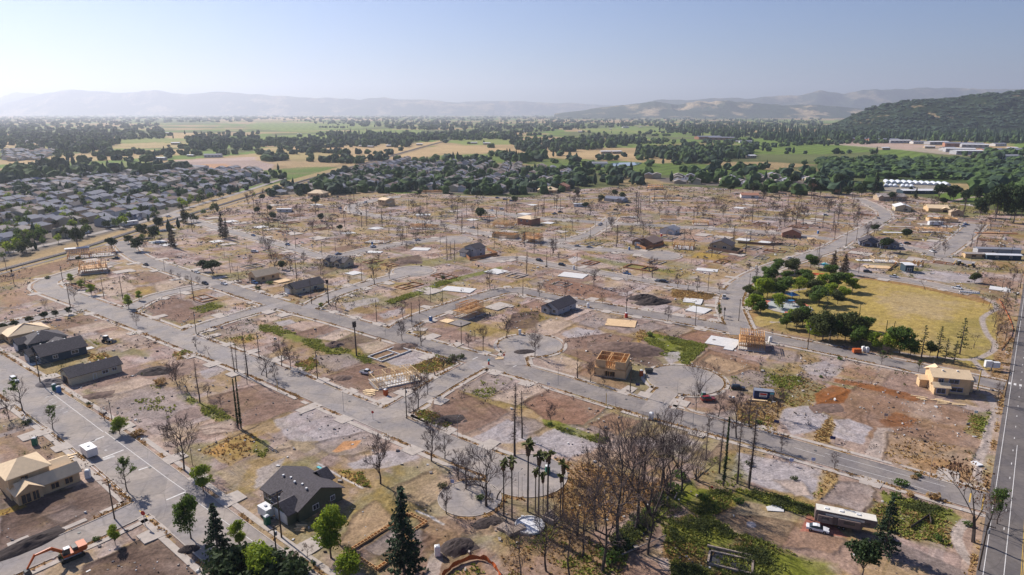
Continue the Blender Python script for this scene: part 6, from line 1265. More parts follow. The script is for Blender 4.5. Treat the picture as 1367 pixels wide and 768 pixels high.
# footings with wooden forms in the front
def footing():
    X, Y = P(526, 722); r = empty('foundation_forms', (X, Y, 0), GV)
    b = MB(); L, W = 17.5, 9.0
    for (x0, y0, x1, y1) in ((-L/2, -W/2, 2, -W/2), (-L/2, W/2, L/2, W/2), (-L/2, -W/2, -L/2, W/2), (L/2, -1, L/2, W/2), (2, -1, L/2, -1), (2, -W/2, 2, -1)):
        a = atan2(y1-y0, x1-x0); LL = hypot(x1-x0, y1-y0); n = np.array([-sin(a), cos(a)])
        for o in (-.35, .35): b.box(((x0+x1)/2+n[0]*o, (y0+y1)/2+n[1]*o, .3), (LL, .07, .5), a)
        for k in range(int(LL/.9)): t = (k+.5)/int(LL/.9); b.box((x0+(x1-x0)*t, y0+(y1-y0)*t, .56), (.1, .9, .08), a)
    b.build('timber_form', 'stud', r); c = MB()
    for k in range(3): c.box((-L/3+k*L/3, .2, .05), (.25, W-1, .25))
    c.build('trench_divider', 'mulch', r); tag(r, 'empty house footing framed with wooden forms, behind the tall front conifer', 'foundation')
footing()
# excavated footing trenches near the main street
X, Y = P(520, 473); r = empty('foundation_trench', (X, Y, 0), GV); b = MB()
for q in ((0, 4, 15, .4), (0, -4, 15, .4), (7.4, 0, .4, 8), (-7.4, 0, .4, 8), (2, 0, .4, 8), (-3, -1, 8, .4)): b.box((q[0], q[1], .25), (q[2], q[3], .5))
b.build('concrete_footing', 'concrete_pale', r); tag(r, 'bare concrete footing lines in a brown lot above the inner street', 'foundation')
X, Y = P(855, 358); r = empty('foundation_trench', (X, Y, 0), GU); b = MB()
for q in ((0, 5, 18, .5), (0, -5, 18, .5), (8.8, 0, .5, 10), (-8.8, 0, .5, 10), (2, 0, .5, 10)): b.box((q[0], q[1], .3), (q[2], q[3], .6))
b.build('concrete_footing', 'fence_wood', r); tag(r, 'brown footing lines below the wide court', 'foundation')

# bare footings and pads left all over the cleared lots
def mk_footing(k):
    def f():
        r = empty('house_footing', (0, 0, 0)); b = MB(); L, W = [(12, 9), (14, 8), (10, 10), (13, 9)][k]
        if k < 2:
            for q in ((0, W/2, L, .45), (0, -W/2, L, .45), (L/2-.2, 0, .45, W-.5), (-L/2+.2, 0, .45, W-.5), (L*.1, 0, .4, W-.5), (-L*.25, -W*.1, L*.45, .4)): b.box((q[0], q[1], .22), (q[2], q[3], .5))
            b.build('footing_wall', ['concrete', 'fence_wood'][k], r)
        else:
            b.box((0, 0, .15), (L, W, .4)); b.build('pad', ['concrete_pale', 'concrete'][k-2], r); q = MB(); q.box((L*.3, -W*.62, .1), (L*.28, W*.24, .3)); q.build('step_pad', 'concrete', r)
        return r
    return f
_f = random.Random(15); _n = 0; _used = []
FD = ['grey concrete footing outline', 'brown footing outline', 'white bare concrete pad', 'dusty concrete pad']
BW_ = [P(*p) for p in BURN]; LW_ = [P(*p) for p in LAWN]
while _n < 105:
    x, y = _f.uniform(60, 1330), _f.triangular(266, 425, 290); X, Y = P(x, y); iu_, iv_ = round((X*U[0]+Y*U[1])/15.5), round((X*V[0]+Y*V[1])/27+.37)
    cu_, cv_ = iu_*15.5, (iv_-.37)*27; cu_ += 7.75; X, Y = cu_*U[0]+cv_*V[0], cu_*U[1]+cv_*V[1]; x, y = proj(X, Y, 0)
    if not (266 < y < 430 and 20 < x < 1335) or inside(X, Y, LW_) or not inside(X, Y, BW_) or road_sd(np.array([X]), np.array([Y]))[0] < 7.5 or any(hypot(X-a, Y-c) < 15 for a, c in _used): continue
    if any(o.type == 'EMPTY' and o.parent is None and o.get('category') in ('house', 'unfinished house', 'slab', 'building', 'mobile home', 'cabin', 'trailer') and hypot(o.location.x-X, o.location.y-Y) < 15 for o in COL.objects) or sdline(np.array([X]), np.array([Y]), [tuple(p) for p in rs])[0] < 16: _used.append((X, Y)); continue
    k = _f.choice([0, 0, 1, 2, 3, 3]); _used.append((X, Y)); _n += 1
    o = place(mk_footing(k), ('foot', k), x, y, GU+_f.choice([0, pi/2]), _f.uniform(.75, 1.05)); reg(o, x, y, FD[k], 'footing', 'bare footings and pads on the cleared lots')

# fences
def fence(pts, h, label, mt='fence_wood', sp=2.4, kind='timber_fence'):
    W = [P(*p) for p in pts]; r = empty(kind, (*W[0], 0)); b = MB()
    for a, c in zip(W[:-1], W[1:]):
        L = math.dist(a, c); an = atan2(c[1]-a[1], c[0]-a[0]); b.box(((a[0]+c[0])/2-W[0][0], (a[1]+c[1])/2-W[0][1], h/2+.05), (L, .06, h-.1), an)
        for k in range(int(L/sp)+1):
            t = k*sp/L; p = MB(); p.box((a[0]+(c[0]-a[0])*t-W[0][0], a[1]+(c[1]-a[1])*t-W[0][1], h/2+.08), (.14, .14, h+.16), an); p.build('post', mt, r)
    b.build('boards', mt, r); return tag(r, label, 'fence')
fence([(616, 337), (627, 348), (664, 341), (650, 334)], 2.0, 'orange-brown board fence round the white two-storey house')
fence([(850, 329), (862, 334), (886, 327), (878, 322)], 2.0, 'rust-brown board fence round the brown-roofed house')
fence([(945, 333), (985, 340), (992, 337)], 1.9, 'dark board fence round the tan house', 'wall_brown')
fence([(985, 325), (1026, 328), (1045, 327)], 1.7, 'low dark fence right of the fenced tan house', 'wall_brown', 5)
fence([(1186, 362), (1197, 353), (1194, 352)], 1.2, 'short brown retaining boards beside the tan plank floor')
# orange netting fence in the front
W = resample([P(*p) for p in [(590, 772), (606, 756), (632, 746), (652, 749), (668, 768), (672, 790)]], .7); b = MB()
n = len(W); jz = [1.1+.25*sin(k*1.3)+.12*sin(k*3.1) for k in range(n)]
b.v = [(W[k][0]+.12*sin(k*2.1), W[k][1], .05) for k in range(n)]+[(W[k][0], W[k][1]+.15*sin(k*1.7), jz[k]) for k in range(n)]; b.f = [(k, k+1, n+k+1, n+k) for k in range(n-1)]; b.m = [0]*(n-1)
tag(b.build('safety_netting', 'orange_plastic'), 'curved orange safety netting along the bottom edge of the photo', 'netting')
W = resample([P(*p) for p in [(1334, 400), (1348, 425), (1354, 445), (1336, 468)]], 1.2); b = MB(); n = len(W)
b.v = [(*W[k], .02) for k in range(n)]+[(W[k][0], W[k][1], .45+.15*sin(k*1.9)) for k in range(n)]; b.f = [(k, k+1, n+k+1, n+k) for k in range(n-1)]; b.m = [0]*(n-1)
tag(b.build('safety_netting', 'orange_plastic'), 'orange safety netting beside the boundary road at the park', 'netting')

# greenhouses, farm and commercial buildings far off
def hoop(L, W, h):
    b = MB(); n = 8; vs = []
    for x in (-L/2, L/2):
        for k in range(n+1): a = pi*k/n; vs.append((x, -W/2*cos(a), h*sin(a)**.8 if 0 < k < n else 0))
    b.add(vs, [(k, k+1, n+2+k, n+1+k) for k in range(n)]+[tuple(range(n+1)), tuple(range(2*n+1, n, -1))]); return b
def greenhouse(): return hoop(27, 6.2, 3.1).build('greenhouse', 'greenhouse')
for k in range(11):
    o = place(greenhouse, 'gh', 1184+k*7.9, 243.5+k*.33, radians(68)); tag(o, 'white hoop greenhouse in the long back row', 'greenhouse', 'white hoop greenhouses of the back row')
for k in range(6):
    o = place(greenhouse, 'gh', 1183+k*6.0+(4 if k > 2 else 0), 248.2+k*.25, radians(62), .75); tag(o, 'smaller white hoop greenhouse in the front row', 'greenhouse', 'white hoop greenhouses of the front row')
cr = random.Random(3)
def shed(k):
    def f():
        b, c = MB(), MB(); L, W, h = [(60, 25, 8), (40, 18, 6), (24, 14, 5), (90, 30, 9)][k]; wing(b, c, cx=0, cy=0, L=L, W=W, h=h, rh=1.5+k % 2); r = empty('large_building', (0, 0, 0))
        b.build('wall', ['wall_grey', 'wall_white', 'wall_tan', 'wall_brick'][k], r); c.build('roof', ['roof_white', 'roof_grey', 'roof_white', 'roof_blue'][k], r); w_ = MB()
        for q in range(5): w_.box((-L*.4+L*.2*q, -W/2-.05, h*.55), (L*.1, .1, h*.25))
        w_.build('window_band', 'glass', r); return r
    return f
SN = ['grey flat-roofed', 'white grey-roofed', 'small tan white-roofed', 'long brick-coloured']
FB = [(1150,189,3),(1178,190,3),(1200,191,0),(1225,192,1),(1250,193,0),(1285,196,3),(1300,197,0),(1332,195,1),(1350,200,2),(1240,198,2),(1265,201,1),(1290,206,0),(1310,202,2),(1335,205,3),(1345,212,1),(1290,183,2),(1320,184,1),(1180,200,2),(1120,188,2),(1360,190,0),
      (208,214,0),(285,210,1),(255,209,2),(86,182,2),(225,179,2),(235,193,2),(38,182,2),(45,191,1),(483,196,2),(495,197,2),(520,196,2),(560,194,2),(633,192,2),(650,193,2),(795,222.5,1),(808,205,2),(822,205,2),(815,173,2),(835,171,1),(855,170,2),(700,176,1),(720,162,2),(760,163,2),(945,186,3),(963,187,3),(985,190,2),(995,191,1),(930,211,1),(942,212,2),(955,213,2),(1000,211,2),(775,177,2),(1220,182,2),(1280,203,0),(240,224,0),(265,226,1),(400,180,2),(380,163,1),(660,160,2),(590,163,2),(1130,178,2),(1163,176,2)]
for x, y, k in FB:
    o = place(shed(k), ('shed', k), x, y, cr.uniform(-.4, .4), cr.uniform(.6, 1.0) if x < 1100 else 1.0)
    side = 'in the town strip below the wooded hill' if x > 1100 else 'among the fields left of the railway' if x < 300 else 'among the far fields'
    tag(o, f'{SN[k]} building {side}', 'building', f'{SN[k]} buildings {side}')
# ------------------------------------------------------------------ poles, lamps and wires
def mk_pole():
    r = empty('utility_pole', (0, 0, 0)); b = MB(); b.tube((0, 0, 0), (0, 0, 10), .17, .11, 7, cap=True); b.build('pole', 'pole_wood', r)
    c = MB(); c.box((0, 0, 9.4), (2.4, .12, .14)); c.build('crossarm', 'pole_wood', r)
    for x in (-1.05, 0, 1.05): q = MB(); q.tube((x, 0, 9.47), (x, 0, 9.72), .05, .03, 5, cap=True); q.build('insulator', 'machine_grey', r)
    t = MB(); t.lathe((.28, 0, 7.9), [(.2, 0), (.22, .1), (.22, .75), (.15, .8)], 8); t.build('transformer', 'pole_metal', r); return r
def mk_post():
    r = empty('utility_pole', (0, 0, 0)); b = MB(); b.tube((0, 0, 0), (0, 0, 10), .16, .10, 7, cap=True); b.build('pole', 'pole_wood', r); c = MB(); c.box((0, .02, 9.3), (.9, .1, .12)); c.build('crossarm', 'pole_wood', r); return r
def mk_lamp():
    r = empty('street_lamp', (0, 0, 0)); b = MB(); b.tube((0, 0, 0), (0, 0, 9.6), .09, .06, 6); b.build('pole', 'pole_metal', r); a = MB(); a.tube((0, 0, 9.5), (1.5, 0, 10), .05, .04, 5); a.build('arm', 'pole_metal', r)
    h = MB(); h.box((1.8, 0, 9.97), (.75, .3, .14)); h.build('lamp_head', 'machine_grey', r); return r
def mk_ypole():
    r = empty('marker_pole', (0, 0, 0)); b = MB(); b.tube((0, 0, 0), (0, 0, 9.4), .26, .2, 7, cap=True); b.build('pole', 'pole_yellow', r); c = MB(); c.tube((0, 0, 9.4), (0, 0, 10), .1, .07, 6, cap=True); c.build('cap', 'pole_wood', r); return r
ANG = [GU, GV]
for x, y, h, k in [(54,512,41,1),(149.5,561,27,1),(257,621,24,1),(153,693,53,1),(376,718,62,1),(372,766,64,1),(262,446,30,1),(84,377,24,1),(9,362,20,1),(424,506,37,1),(346,477,33,1),(543,559,43,1),(841,525,40,1),(999,567,39,1),(1306,762,64,0),(1341,531,38,0),(1352,465,30,0),(1357,450,28,0),(1078,467,33,0)]:
    o = place(mk_pole, 'pole', x, y, ANG[k], hm(x, y, h)/10); reg(o, x, y, 'wooden utility pole', 'utility pole', 'wooden utility poles with crossarms')
POSTS = [(139,399,28),(164,400,31),(94,410,33),(171,397,13),(319,377,22),(308,365,22),(242,400,16),(220,362,15),(550,434,31),(503,430,30),(616,460,30),(645,469,31),(591,406,20),(396,372,31),(416,406,32),(483,375,24),(430,342,18),(448,336,19),(395,332,22),(543,317,14),(617,277,14),(581,296,14),(503,285,14),(638,317,20),(770,361,23),(754,402,26),(857,375,14),(838,372,13),(945,389,22),(1010,367,16),(1000,386,21),(755,321,21),(788,321,18),(809,315,19),(823,330,30),(795,302,14),(867,314,16),(921,320,16),(715,291,15),(969,305,14),(926,300,18),(966,325,11),(923,352,11),(928,435,28),(836,419,30),(986,429,30),(1129,330,21),(1143,322,18),(1114,320,20),(1133,307,13),(1254,327,15),(1279,310,15),(1350,340,16),(1143,295,12),(575,404,22),(660,333,16),(690,352,14),(735,345,13),(1060,330,14),(1090,345,14),(680,275,12),(830,283,12),(300,345,12),(330,338,12),(280,345,12),(1240,640,28),(611,585,28),(571,510,24)]
for x, y, h in POSTS[:-3]:
    o = place(mk_post, 'post', x, y, GU, hm(x, y, h)/10); reg(o, x, y, 'plain wooden pole', 'pole', 'plain wooden poles along the streets')
for x, y, h in [(459,550,28),(427,422,14),(454,434,15),(515,449,15),(571,510,23),(611,585,29),(745,514,29),(904,525,18),(925,567,28),(693,475,19),(1106,462,20),(1240,640,28),(692,665,36),(697,662,26),(64,412,12),(1322,500,18),(1245,492,14),(720,366,10),(870,381,10),(1030,459,12),(300,412,11),(193,690,12),(1058,560,10)]:
    o = place(mk_lamp, 'lamp', x, y, GV+pi*(x % 2 > 1), hm(x, y, h)/10); reg(o, x, y, 'slim metal street lamp', 'street lamp', 'slim metal street lamps')
for x, y, h in [(809,542,18),(1305,520,27),(371,522,16),(988,447,12)]:
    o = place(mk_ypole, 'ypole', x, y, 0, hm(x, y, h)/10); reg(o, x, y, 'yellowish wrapped post', 'post', 'yellowish posts')
def wires(a, c, label, h0=9.4, h1=9.4, n=3):
    A0, A1 = P(*a), P(*c); d = np.array(A1)-np.array(A0); L = np.linalg.norm(d); nn_ = np.array([-d[1], d[0]])/L; b = MB()
    for k in range(n):
        off = (k-(n-1)/2)*1.0; pr = None
        for i in range(9):
            t = i/8; z = h0*(1-t)+h1*t-4*t*(1-t)*L*.012; p = (A0[0]+d[0]*t+nn_[0]*off, A0[1]+d[1]*t+nn_[1]*off, z)
            if pr: b.tube(pr, p, .018, .018, 3)
            pr = p
    tag(b.build('power_lines', 'wire'), label, 'power lines')
wires((-70, 470), (54, 512), 'power lines running left from the pole by the navy houses'); wires((54, 512), (149.5, 561), 'power lines over the beige long house by the left road'); wires((149.5, 561), (257, 621), 'power lines between the two poles right of the left road'); wires((257, 621), (376, 718), 'power lines ending at the green house pole')
wires((1306, 762), (1341, 531), 'power lines along the boundary road, front span', 9, 9); wires((1341, 531), (1357, 450), 'power lines along the boundary road by the park', 9, 9)

# ------------------------------------------------------------------ vehicles
def wheels(r, pts, rad=.33, w=.22):
    for x, y in pts:
        b = MB(); n = 10; vs = [(x+rad*cos(2*pi*k/n), y+s*w/2, rad+rad*sin(2*pi*k/n)) for s in (-1, 1) for k in range(n)]
        b.add(vs, [tuple(range(n)), tuple(range(2*n-1, n-1, -1))]+[(k, (k+1) % n, n+(k+1) % n, n+k) for k in range(n)]); wl = b.build('wheel', 'rubber', r)
        h = MB(); h.box((x, y+(.12 if y > 0 else -.12), rad), (.26, .03, .26)); h.build('rim', 'car_silver', wl)
def prof_body(b, prof, w0, w1):
    """extrude a side profile (x, z), tapering to w1 at the top"""
    zt = max(p[1] for p in prof); zb = min(p[1] for p in prof); n = len(prof); vs = []
    for s in (-1, 1):
        for x, z in prof: t = (z-zb)/(zt-zb); vs.append((x, s*(w0*(1-t)+w1*t)/2, z))
    b.add(vs, [tuple(range(n)), tuple(range(2*n-1, n-1, -1))]+[(k, (k+1) % n, n+(k+1) % n, n+k) for k in range(n)])
def mk_car(mt, style='sedan'):
    def f():
        r = empty('parked_' + {'sedan': 'car', 'suv': 'suv', 'pickup': 'pickup'}[style], (0, 0, 0)); b = MB(); g = MB()
        hh = {'sedan': .82, 'suv': 1.0, 'pickup': 1.0}[style]
        prof_body(b, [(-2.3, .35), (-2.35, .65), (-2.25, hh), (-1.2, hh+.02), (.9, hh+.04), (1.6, hh-.02), (2.25, hh-.14), (2.35, .6), (2.3, .35)], 1.82, 1.7)
        if style == 'sedan': gp = [(-1.7, hh), (-1.15, 1.28), (-.2, 1.40), (.45, 1.32), (1.15, hh)]; rp = [(-1.05, 1.30), (-.2, 1.43), (.4, 1.35)]
        elif style == 'suv': gp = [(-2.2, hh), (-1.95, 1.6), (.1, 1.72), (.6, 1.6), (1.2, hh)]; rp = [(-1.9, 1.64), (.05, 1.77), (.5, 1.66)]
        else: gp = [(-.4, hh), (-.3, 1.7), (.7, 1.75), (1.0, 1.6), (1.5, hh)]; rp = [(-.28, 1.74), (.6, 1.79), (.95, 1.66)]
        prof_body(g, gp, 1.62, 1.28)
        b.build('body', mt, r); g.build('window', 'glass', r); t = MB()
        vs = [(x, s*.62, z) for s in (-1, 1) for x, z in rp]; n = len(rp); t.add(vs, [(k, k+1, n+k+1, n+k) for k in range(n-1)]); t.build('roof', mt, r)
        if style == 'pickup': q = MB(); q.box((-1.35, 0, hh+.03), (1.7, 1.4, .05)); q.build('cargo_bed', 'machine_grey', r)
        wheels(r, [(-1.4, -.84), (-1.4, .84), (1.42, -.84), (1.42, .84)])
        for y in (-.6, .6): q = MB(); q.box((2.3, y, .66), (.1, .34, .14)); q.build('headlight', 'white_plastic', r); q = MB(); q.box((-2.32, y, .7), (.08, .3, .14)); q.build('tail_light', 'red_plastic', r)
        return r
    return f
CARS = [(19,509,'white','suv',GU,'white car driving on the left road'),(489,499,'white','pickup',GU+.3,'white pickup parked on bare soil beside the single-storey timber frame'),(274,380,'black','suv',GU,'dark car on the main street near its left end'),(299,380,'white','sedan',GU,'small white car right of the dark one on the main street'),(263,364.5,'white','sedan',GU,'white car parked at the kerb beside a green tree'),
 (195,355,'black','pickup',GU,'dark pickup on the main street near the railway'),(155,346,'black','pickup',GU+.6,'dark pickup parked by the timber frames at the railway'),(340,379,'blue','suv',GU,'blue car beside the tan gabled house'),(398,396,'black','suv',GU,'black car in front of the beige bungalow'),(426,388,'black','suv',GV,'dark car right of the beige bungalow'),(454,279,'blue','pickup',GU,'blue pickup on the far loop road'),
 (837,366.5,'blue','sedan',GU,'dark blue car on the long street, upper centre'),(852,332,'silver','suv',GU,'silver car outside the brown-roofed house'),(1091,708,'white','sedan',-.42,'white sedan beside the long camper trailer'),(985,520,'black','suv',-.2,'dark car parked on rubble beside the blue container'),(945,535,'red','suv',.1,'red car by the east court beside a green portable toilet'),(1158,364,'black','suv',-.3,'dark car on the park edge street'),
 (1147,286,'black','pickup',.2,'dark pickup on the upper park street'),(1211,326,'black','suv',0,'dark car on the east street'),(1285,303,'white','pickup',0,'white truck on the upper right lots'),(1290,301,'blue','suv',0,'blue car beside the white truck on the upper right'),(740,286,'blue','pickup',.3,'blue pickup on the far middle lots'),(748,284,'black','suv',.3,'dark car right of the blue pickup on the far middle lots'),(664,265,'blue','suv',0,'bright blue car at the back edge of the lots, left one'),(674,267,'blue','suv',0,'bright blue car at the back edge of the lots, middle one'),(683,269,'blue','suv',0,'bright blue car at the back edge of the lots, right one'),(670,280,'white','suv',0,'white van-like car on far bare lots'),
 (838,275,'black','suv',0,'dark car below the far blue-grey bungalow, right one'),(822,281,'black','suv',0,'dark car below the far blue-grey bungalow, left one'),(893,311,'silver','suv',0,'silver car at the white house on the far street'),(631,305,'silver','pickup',0,'silver pickup on the far street lots'),(120,296,'white','suv',.6,'white car on the suburb road left of the railway, nearer'),(155,299,'black','suv',.6,'dark car on the suburb road left of the railway'),(225,290,'white','suv',.8,'white car on the suburb road left of the railway, farther'),(1102,288,'white','suv',0,'white car on far right lots'),(340,337,'white','suv',0,'white car beside the bare trees at the north street'),(905,262,'black','pickup',0,'dark pickup at the far back lots'),(1212,308,'white','suv',0,'white car beyond the twin dark houses')]
for x, y, c, s, a, l in CARS:
    o = place(mk_car('car_'+c, s), ('car', c, s), x, y, a); tag(o, l, {'sedan': 'car', 'suv': 'car', 'pickup': 'pickup'}[s])
_cr = random.Random(21); _n = 0
while _n < 26:
    ri = _cr.choice([3, 8, 10, 11, 12, 13, 14, 15, 16, 18]); s_ = RSAMP[ri]; j = _cr.randrange(2, len(s_)-2); X, Y = s_[j]; t_ = s_[j+1]-s_[j]; t_ /= np.linalg.norm(t_); X += -t_[1]*(RW[ri][1]/2-1.2); Y += t_[0]*(RW[ri][1]/2-1.2)
    x, y = proj(X, Y, 0)
    if not (300 < x < 1340 and y < 400): continue
    c, s2 = _cr.choice([('white', 'pickup'), ('white', 'suv'), ('black', 'suv'), ('silver', 'sedan'), ('white', 'pickup'), ('blue', 'sedan')])
    o = place(mk_car('car_'+c, s2), ('car', c, s2), x, y, atan2(t_[1], t_[0])); o.location[2] = .1; reg(o, x, y, f'{c} '+{'suv': 'estate car', 'sedan': 'car', 'pickup': 'pickup'}[s2]+' parked at the kerb', 'pickup' if s2 == 'pickup' else 'car', 'vehicles parked along the upper streets'); _n += 1
def box_trailer(x, y, rz, L, W, h, label, body='white_plastic', roof='white_plastic', kind='trailer', cat='trailer', window=False, z=0):
    X, Y = P(x, y); r = empty(kind, (X, Y, z), rz); b = MB(); b.box((0, 0, .55+h/2), (L, W, h)); b.build('body', body, r); t = MB(); t.box((0, 0, .6+h+.03), (L+.06, W+.06, .1)); t.build('roof', roof, r); wheels(r, [(-.4, -W/2), (-.4, W/2), (.5, -W/2), (.5, W/2)], .35)
    q = MB(); q.box((L/2+.6, 0, .5), (1.3, .12, .12)); q.build('tow_bar', 'machine_grey', r)
    v = MB(); v.box((0, 0, .6+h+.2), (.6, .6, .18)); v.build('roof_vent', 'car_silver', r)
    if window:
        for x_ in (-L*.25, L*.2): w_ = MB(); w_.box((x_, -W/2-.02, .55+h*.6), (1.2, .05, .6)); w_.build('window', 'glass', r)
    return tag(r, label, cat)
box_trailer(120, 608, GU, 4.8, 2.6, 2.1, 'white box trailer parked at the kerb of the left road')
box_trailer(356, 689, GU, 3.6, 2.1, 1.9, 'small white box trailer left of the green house')
box_trailer(150, 303, radians(60), 11, 3, 2.8, 'white camper on the suburb road, nearer the dark cars', window=True)
box_trailer(173, 301, radians(60), 14, 3.2, 2.8, 'longer white camper on the suburb road by the railway', window=True)
box_trailer(1248, 301, 0, 11, 3, 2.8, 'white camper behind the long orange frame on the right', window=True)
# fifth-wheel camper
X, Y = P(1127, 704); r = empty('camper_trailer', (X, Y, 0), radians(-22)); L, W, h = 12.5, 2.6, 2.9
b = MB(); prof_body(b, [(-L/2, .9), (-L/2, 3.6), (L/2-.5, 3.7), (L/2, 3.0), (L/2-.3, 1.9), (L/2-2.8, 1.7), (L/2-3.0, .9)], W, W); b.build('body', 'rv_brown', r)
t = MB(); t.box((-.1, 0, 3.76), (L-.4, W-.05, .12)); t.build('roof', 'rv_cream', r); t = MB(); t.box((-.3, -W/2-.04, 3.1), (L*.62, .12, .5)); t.build('awning', 'rv_cream', r)
for x0, w0 in ((-4.2, 3.0), (.6, 4.4)): q = MB(); q.box((x0, -W/2-.35, 2.1), (w0, .7, 1.7)); s_ = q.build('slide_out', 'rv_brown', r); g = MB(); g.box((x0, -W/2-.72, 2.3), (w0*.5, .05, .6)); g.build('window', 'glass', s_)
for x0 in (-4.0, -1, 2.4): q = MB(); q.box((x0, 0, 3.9), (.8, .7, .25)); q.build('roof_unit', 'white_plastic', r)
q = MB(); q.box((4.2, -W/2-.03, 2.6), (1.1, .06, .6)); q.build('window', 'glass', r); wheels(r, [(-1.2, -1.2), (-1.2, 1.2), (-.3, -1.2), (-.3, 1.2)], .4)
q = MB(); q.box((L/2-3.4, -.7, .45), (.12, .12, .9)); q.build('leg', 'machine_grey', r); q = MB(); q.box((L/2-3.4, .7, .45), (.12, .12, .9)); q.build('leg', 'machine_grey', r)
tag(r, 'long brown and cream camper trailer beside the white sedan, lower right', 'camper trailer')
# blue container with company panel
X, Y = P(1019, 531); r = empty('storage_container', (X, Y, 0), radians(-14)); b = MB(); b.box((0, 0, 1.35), (6.2, 2.5, 2.6))
for k in range(20): b.box((-2.95+k*.31, -1.28, 1.35), (.14, .06, 2.4))
b.build('body', 'navy_steel', r); t = MB(); t.box((0, 0, 2.7), (6.2, 2.5, .1)); t.build('roof', 'car_silver', r)
p = MB(); p.box((-.3, -1.36, 1.5), (2.4, .05, 1.4)); p = p.build('sign_panel', 'white_plastic', r); q = MB(); q.box((-.3, -1.40, 1.75), (2.0, .04, .55)); q.build('red_emblem', 'red_plastic', p); q = MB(); q.box((-.3, -1.40, 1.12), (1.7, .04, .16)); q.build('blue_line', 'navy_steel', p)
q = MB(); q.box((2.3, -1.36, 1.2), (1.1, .06, 2.2)); q.build('door', 'wall_tan', r); q = MB(); q.box((2.3, -1.42, 2.2), (1.1, .06, .6)); q.build('door_sign', 'turquoise', r)
tag(r, 'navy blue site container with white and red sign panel', 'container')
X, Y = P(1011, 536); b = MB(); b.box((0, 0, .35), (6, .7, .4)); b.box((-2, 0, .08), (.2, .9, .14)); b.box((2, 0, .08), (.2, .9, .14)); tag(b.build('lumber_stack', 'stud_pale', None, (X, Y, 0), radians(-14)), 'pale lumber stack in front of the navy container', 'lumber')

# excavator
def tracks(r, L, w, gx=1.1):
    for s in (-1, 1):
        b = MB(); n = 12; rr = .45; vs = []
        prof = [(L/2-rr+rr*cos(a), rr+rr*sin(a)) for a in np.linspace(-pi/2, pi/2, 7)]+[(-L/2+rr-rr*cos(a), rr+rr*sin(a)) for a in np.linspace(pi/2, -pi/2, 7)]
        m = len(prof); vs = [(x, s*gx+q*w/2, z) for q in (-1, 1) for x, z in prof]; b.add(vs, [tuple(range(m)), tuple(range(2*m-1, m-1, -1))]+[(k, (k+1) % m, m+(k+1) % m, m+k) for k in range(m)])
        t = b.build('track', 'rubber', r); c = MB(); c.box((0, s*gx, .93), (L*.7, w*.6, .05)); c.build('track_guard', 'white_plastic', t)
X, Y = P(96, 744); r = empty('excavator', (X, Y, 0), radians(47)); tracks(r, 4.4, .65, 1.15)
b = MB(); b.box((-.5, 0, 1.45), (4.2, 2.7, .5)); b.box((-2.0, 0, 1.95), (1.6, 2.7, .9)); b.build('body', 'orange_plastic', r); b = MB(); b.box((-.9, -.2, 2.05), (1.2, 1.6, .5)); b.build('engine_cover', 'machine_grey', r)
c = MB(); prof_body(c, [(.3, 1.7), (.3, 3.0), (1.2, 3.0), (1.6, 2.2), (1.6, 1.7)], 1.0, .95); c.v = [(x, y+.8, z) for x, y, z in c.v]; cb = c.build('cab', 'glass', r); q = MB(); q.box((.75, .8, 3.05), (1.1, 1.05, .1)); q.build('cab_roof', 'white_plastic', cb)
m = MB(); 
def bar(b, p, q, w0, w1):
    p, q = np.array(p, float), np.array(q, float); d = q-p; L = np.linalg.norm(d); d /= L; up = np.cross(d, (0, 1, 0)); s = np.array((0, 1., 0))
    vs = [tuple(p+s*i*.16+up*j*w0/2) for i, j in ((-1, -1), (1, -1), (1, 1), (-1, 1))]+[tuple(q+s*i*.14+up*j*w1/2) for i, j in ((-1, -1), (1, -1), (1, 1), (-1, 1))]
    b.add(vs, [(0, 1, 2, 3), (7, 6, 5, 4), (0, 4, 5, 1), (1, 5, 6, 2), (2, 6, 7, 3), (3, 7, 4, 0)])
def turn(o, a=radians(180)): o.rotation_euler[2] = a
arm = empty('boom_pivot', (0, 0, 0)); bpy.data.objects.remove(arm)
bar(m, (-1.2+2.2, 0, 1.7), (3.2, 0, 3.8), .55, .6); bar(m, (3.2, 0, 3.8), (6.0, 0, 3.7), .6, .35); m.build('boom', 'orange_plastic', r)
m = MB(); bar(m, (5.9, 0, 3.9), (7.6, 0, 1.4), .4, .28); m.build('stick', 'orange_plastic', r); m = MB(); m.tube((1.4, 0, 2.4), (3.6, 0, 3.2), .09, .07, 6); m.build('cylinder', 'car_silver', r)
m = MB(); prof_body(m, [(7.3, 1.5), (8.1, 1.2), (8.2, .4), (7.6, .1), (7.0, .4), (7.1, .9)], 1.3, 1.3); m.build('bucket', 'machine_grey', r); r.rotation_euler[2] = radians(47+180)
tag(r, 'orange tracked excavator on the side street, bottom left', 'excavator')
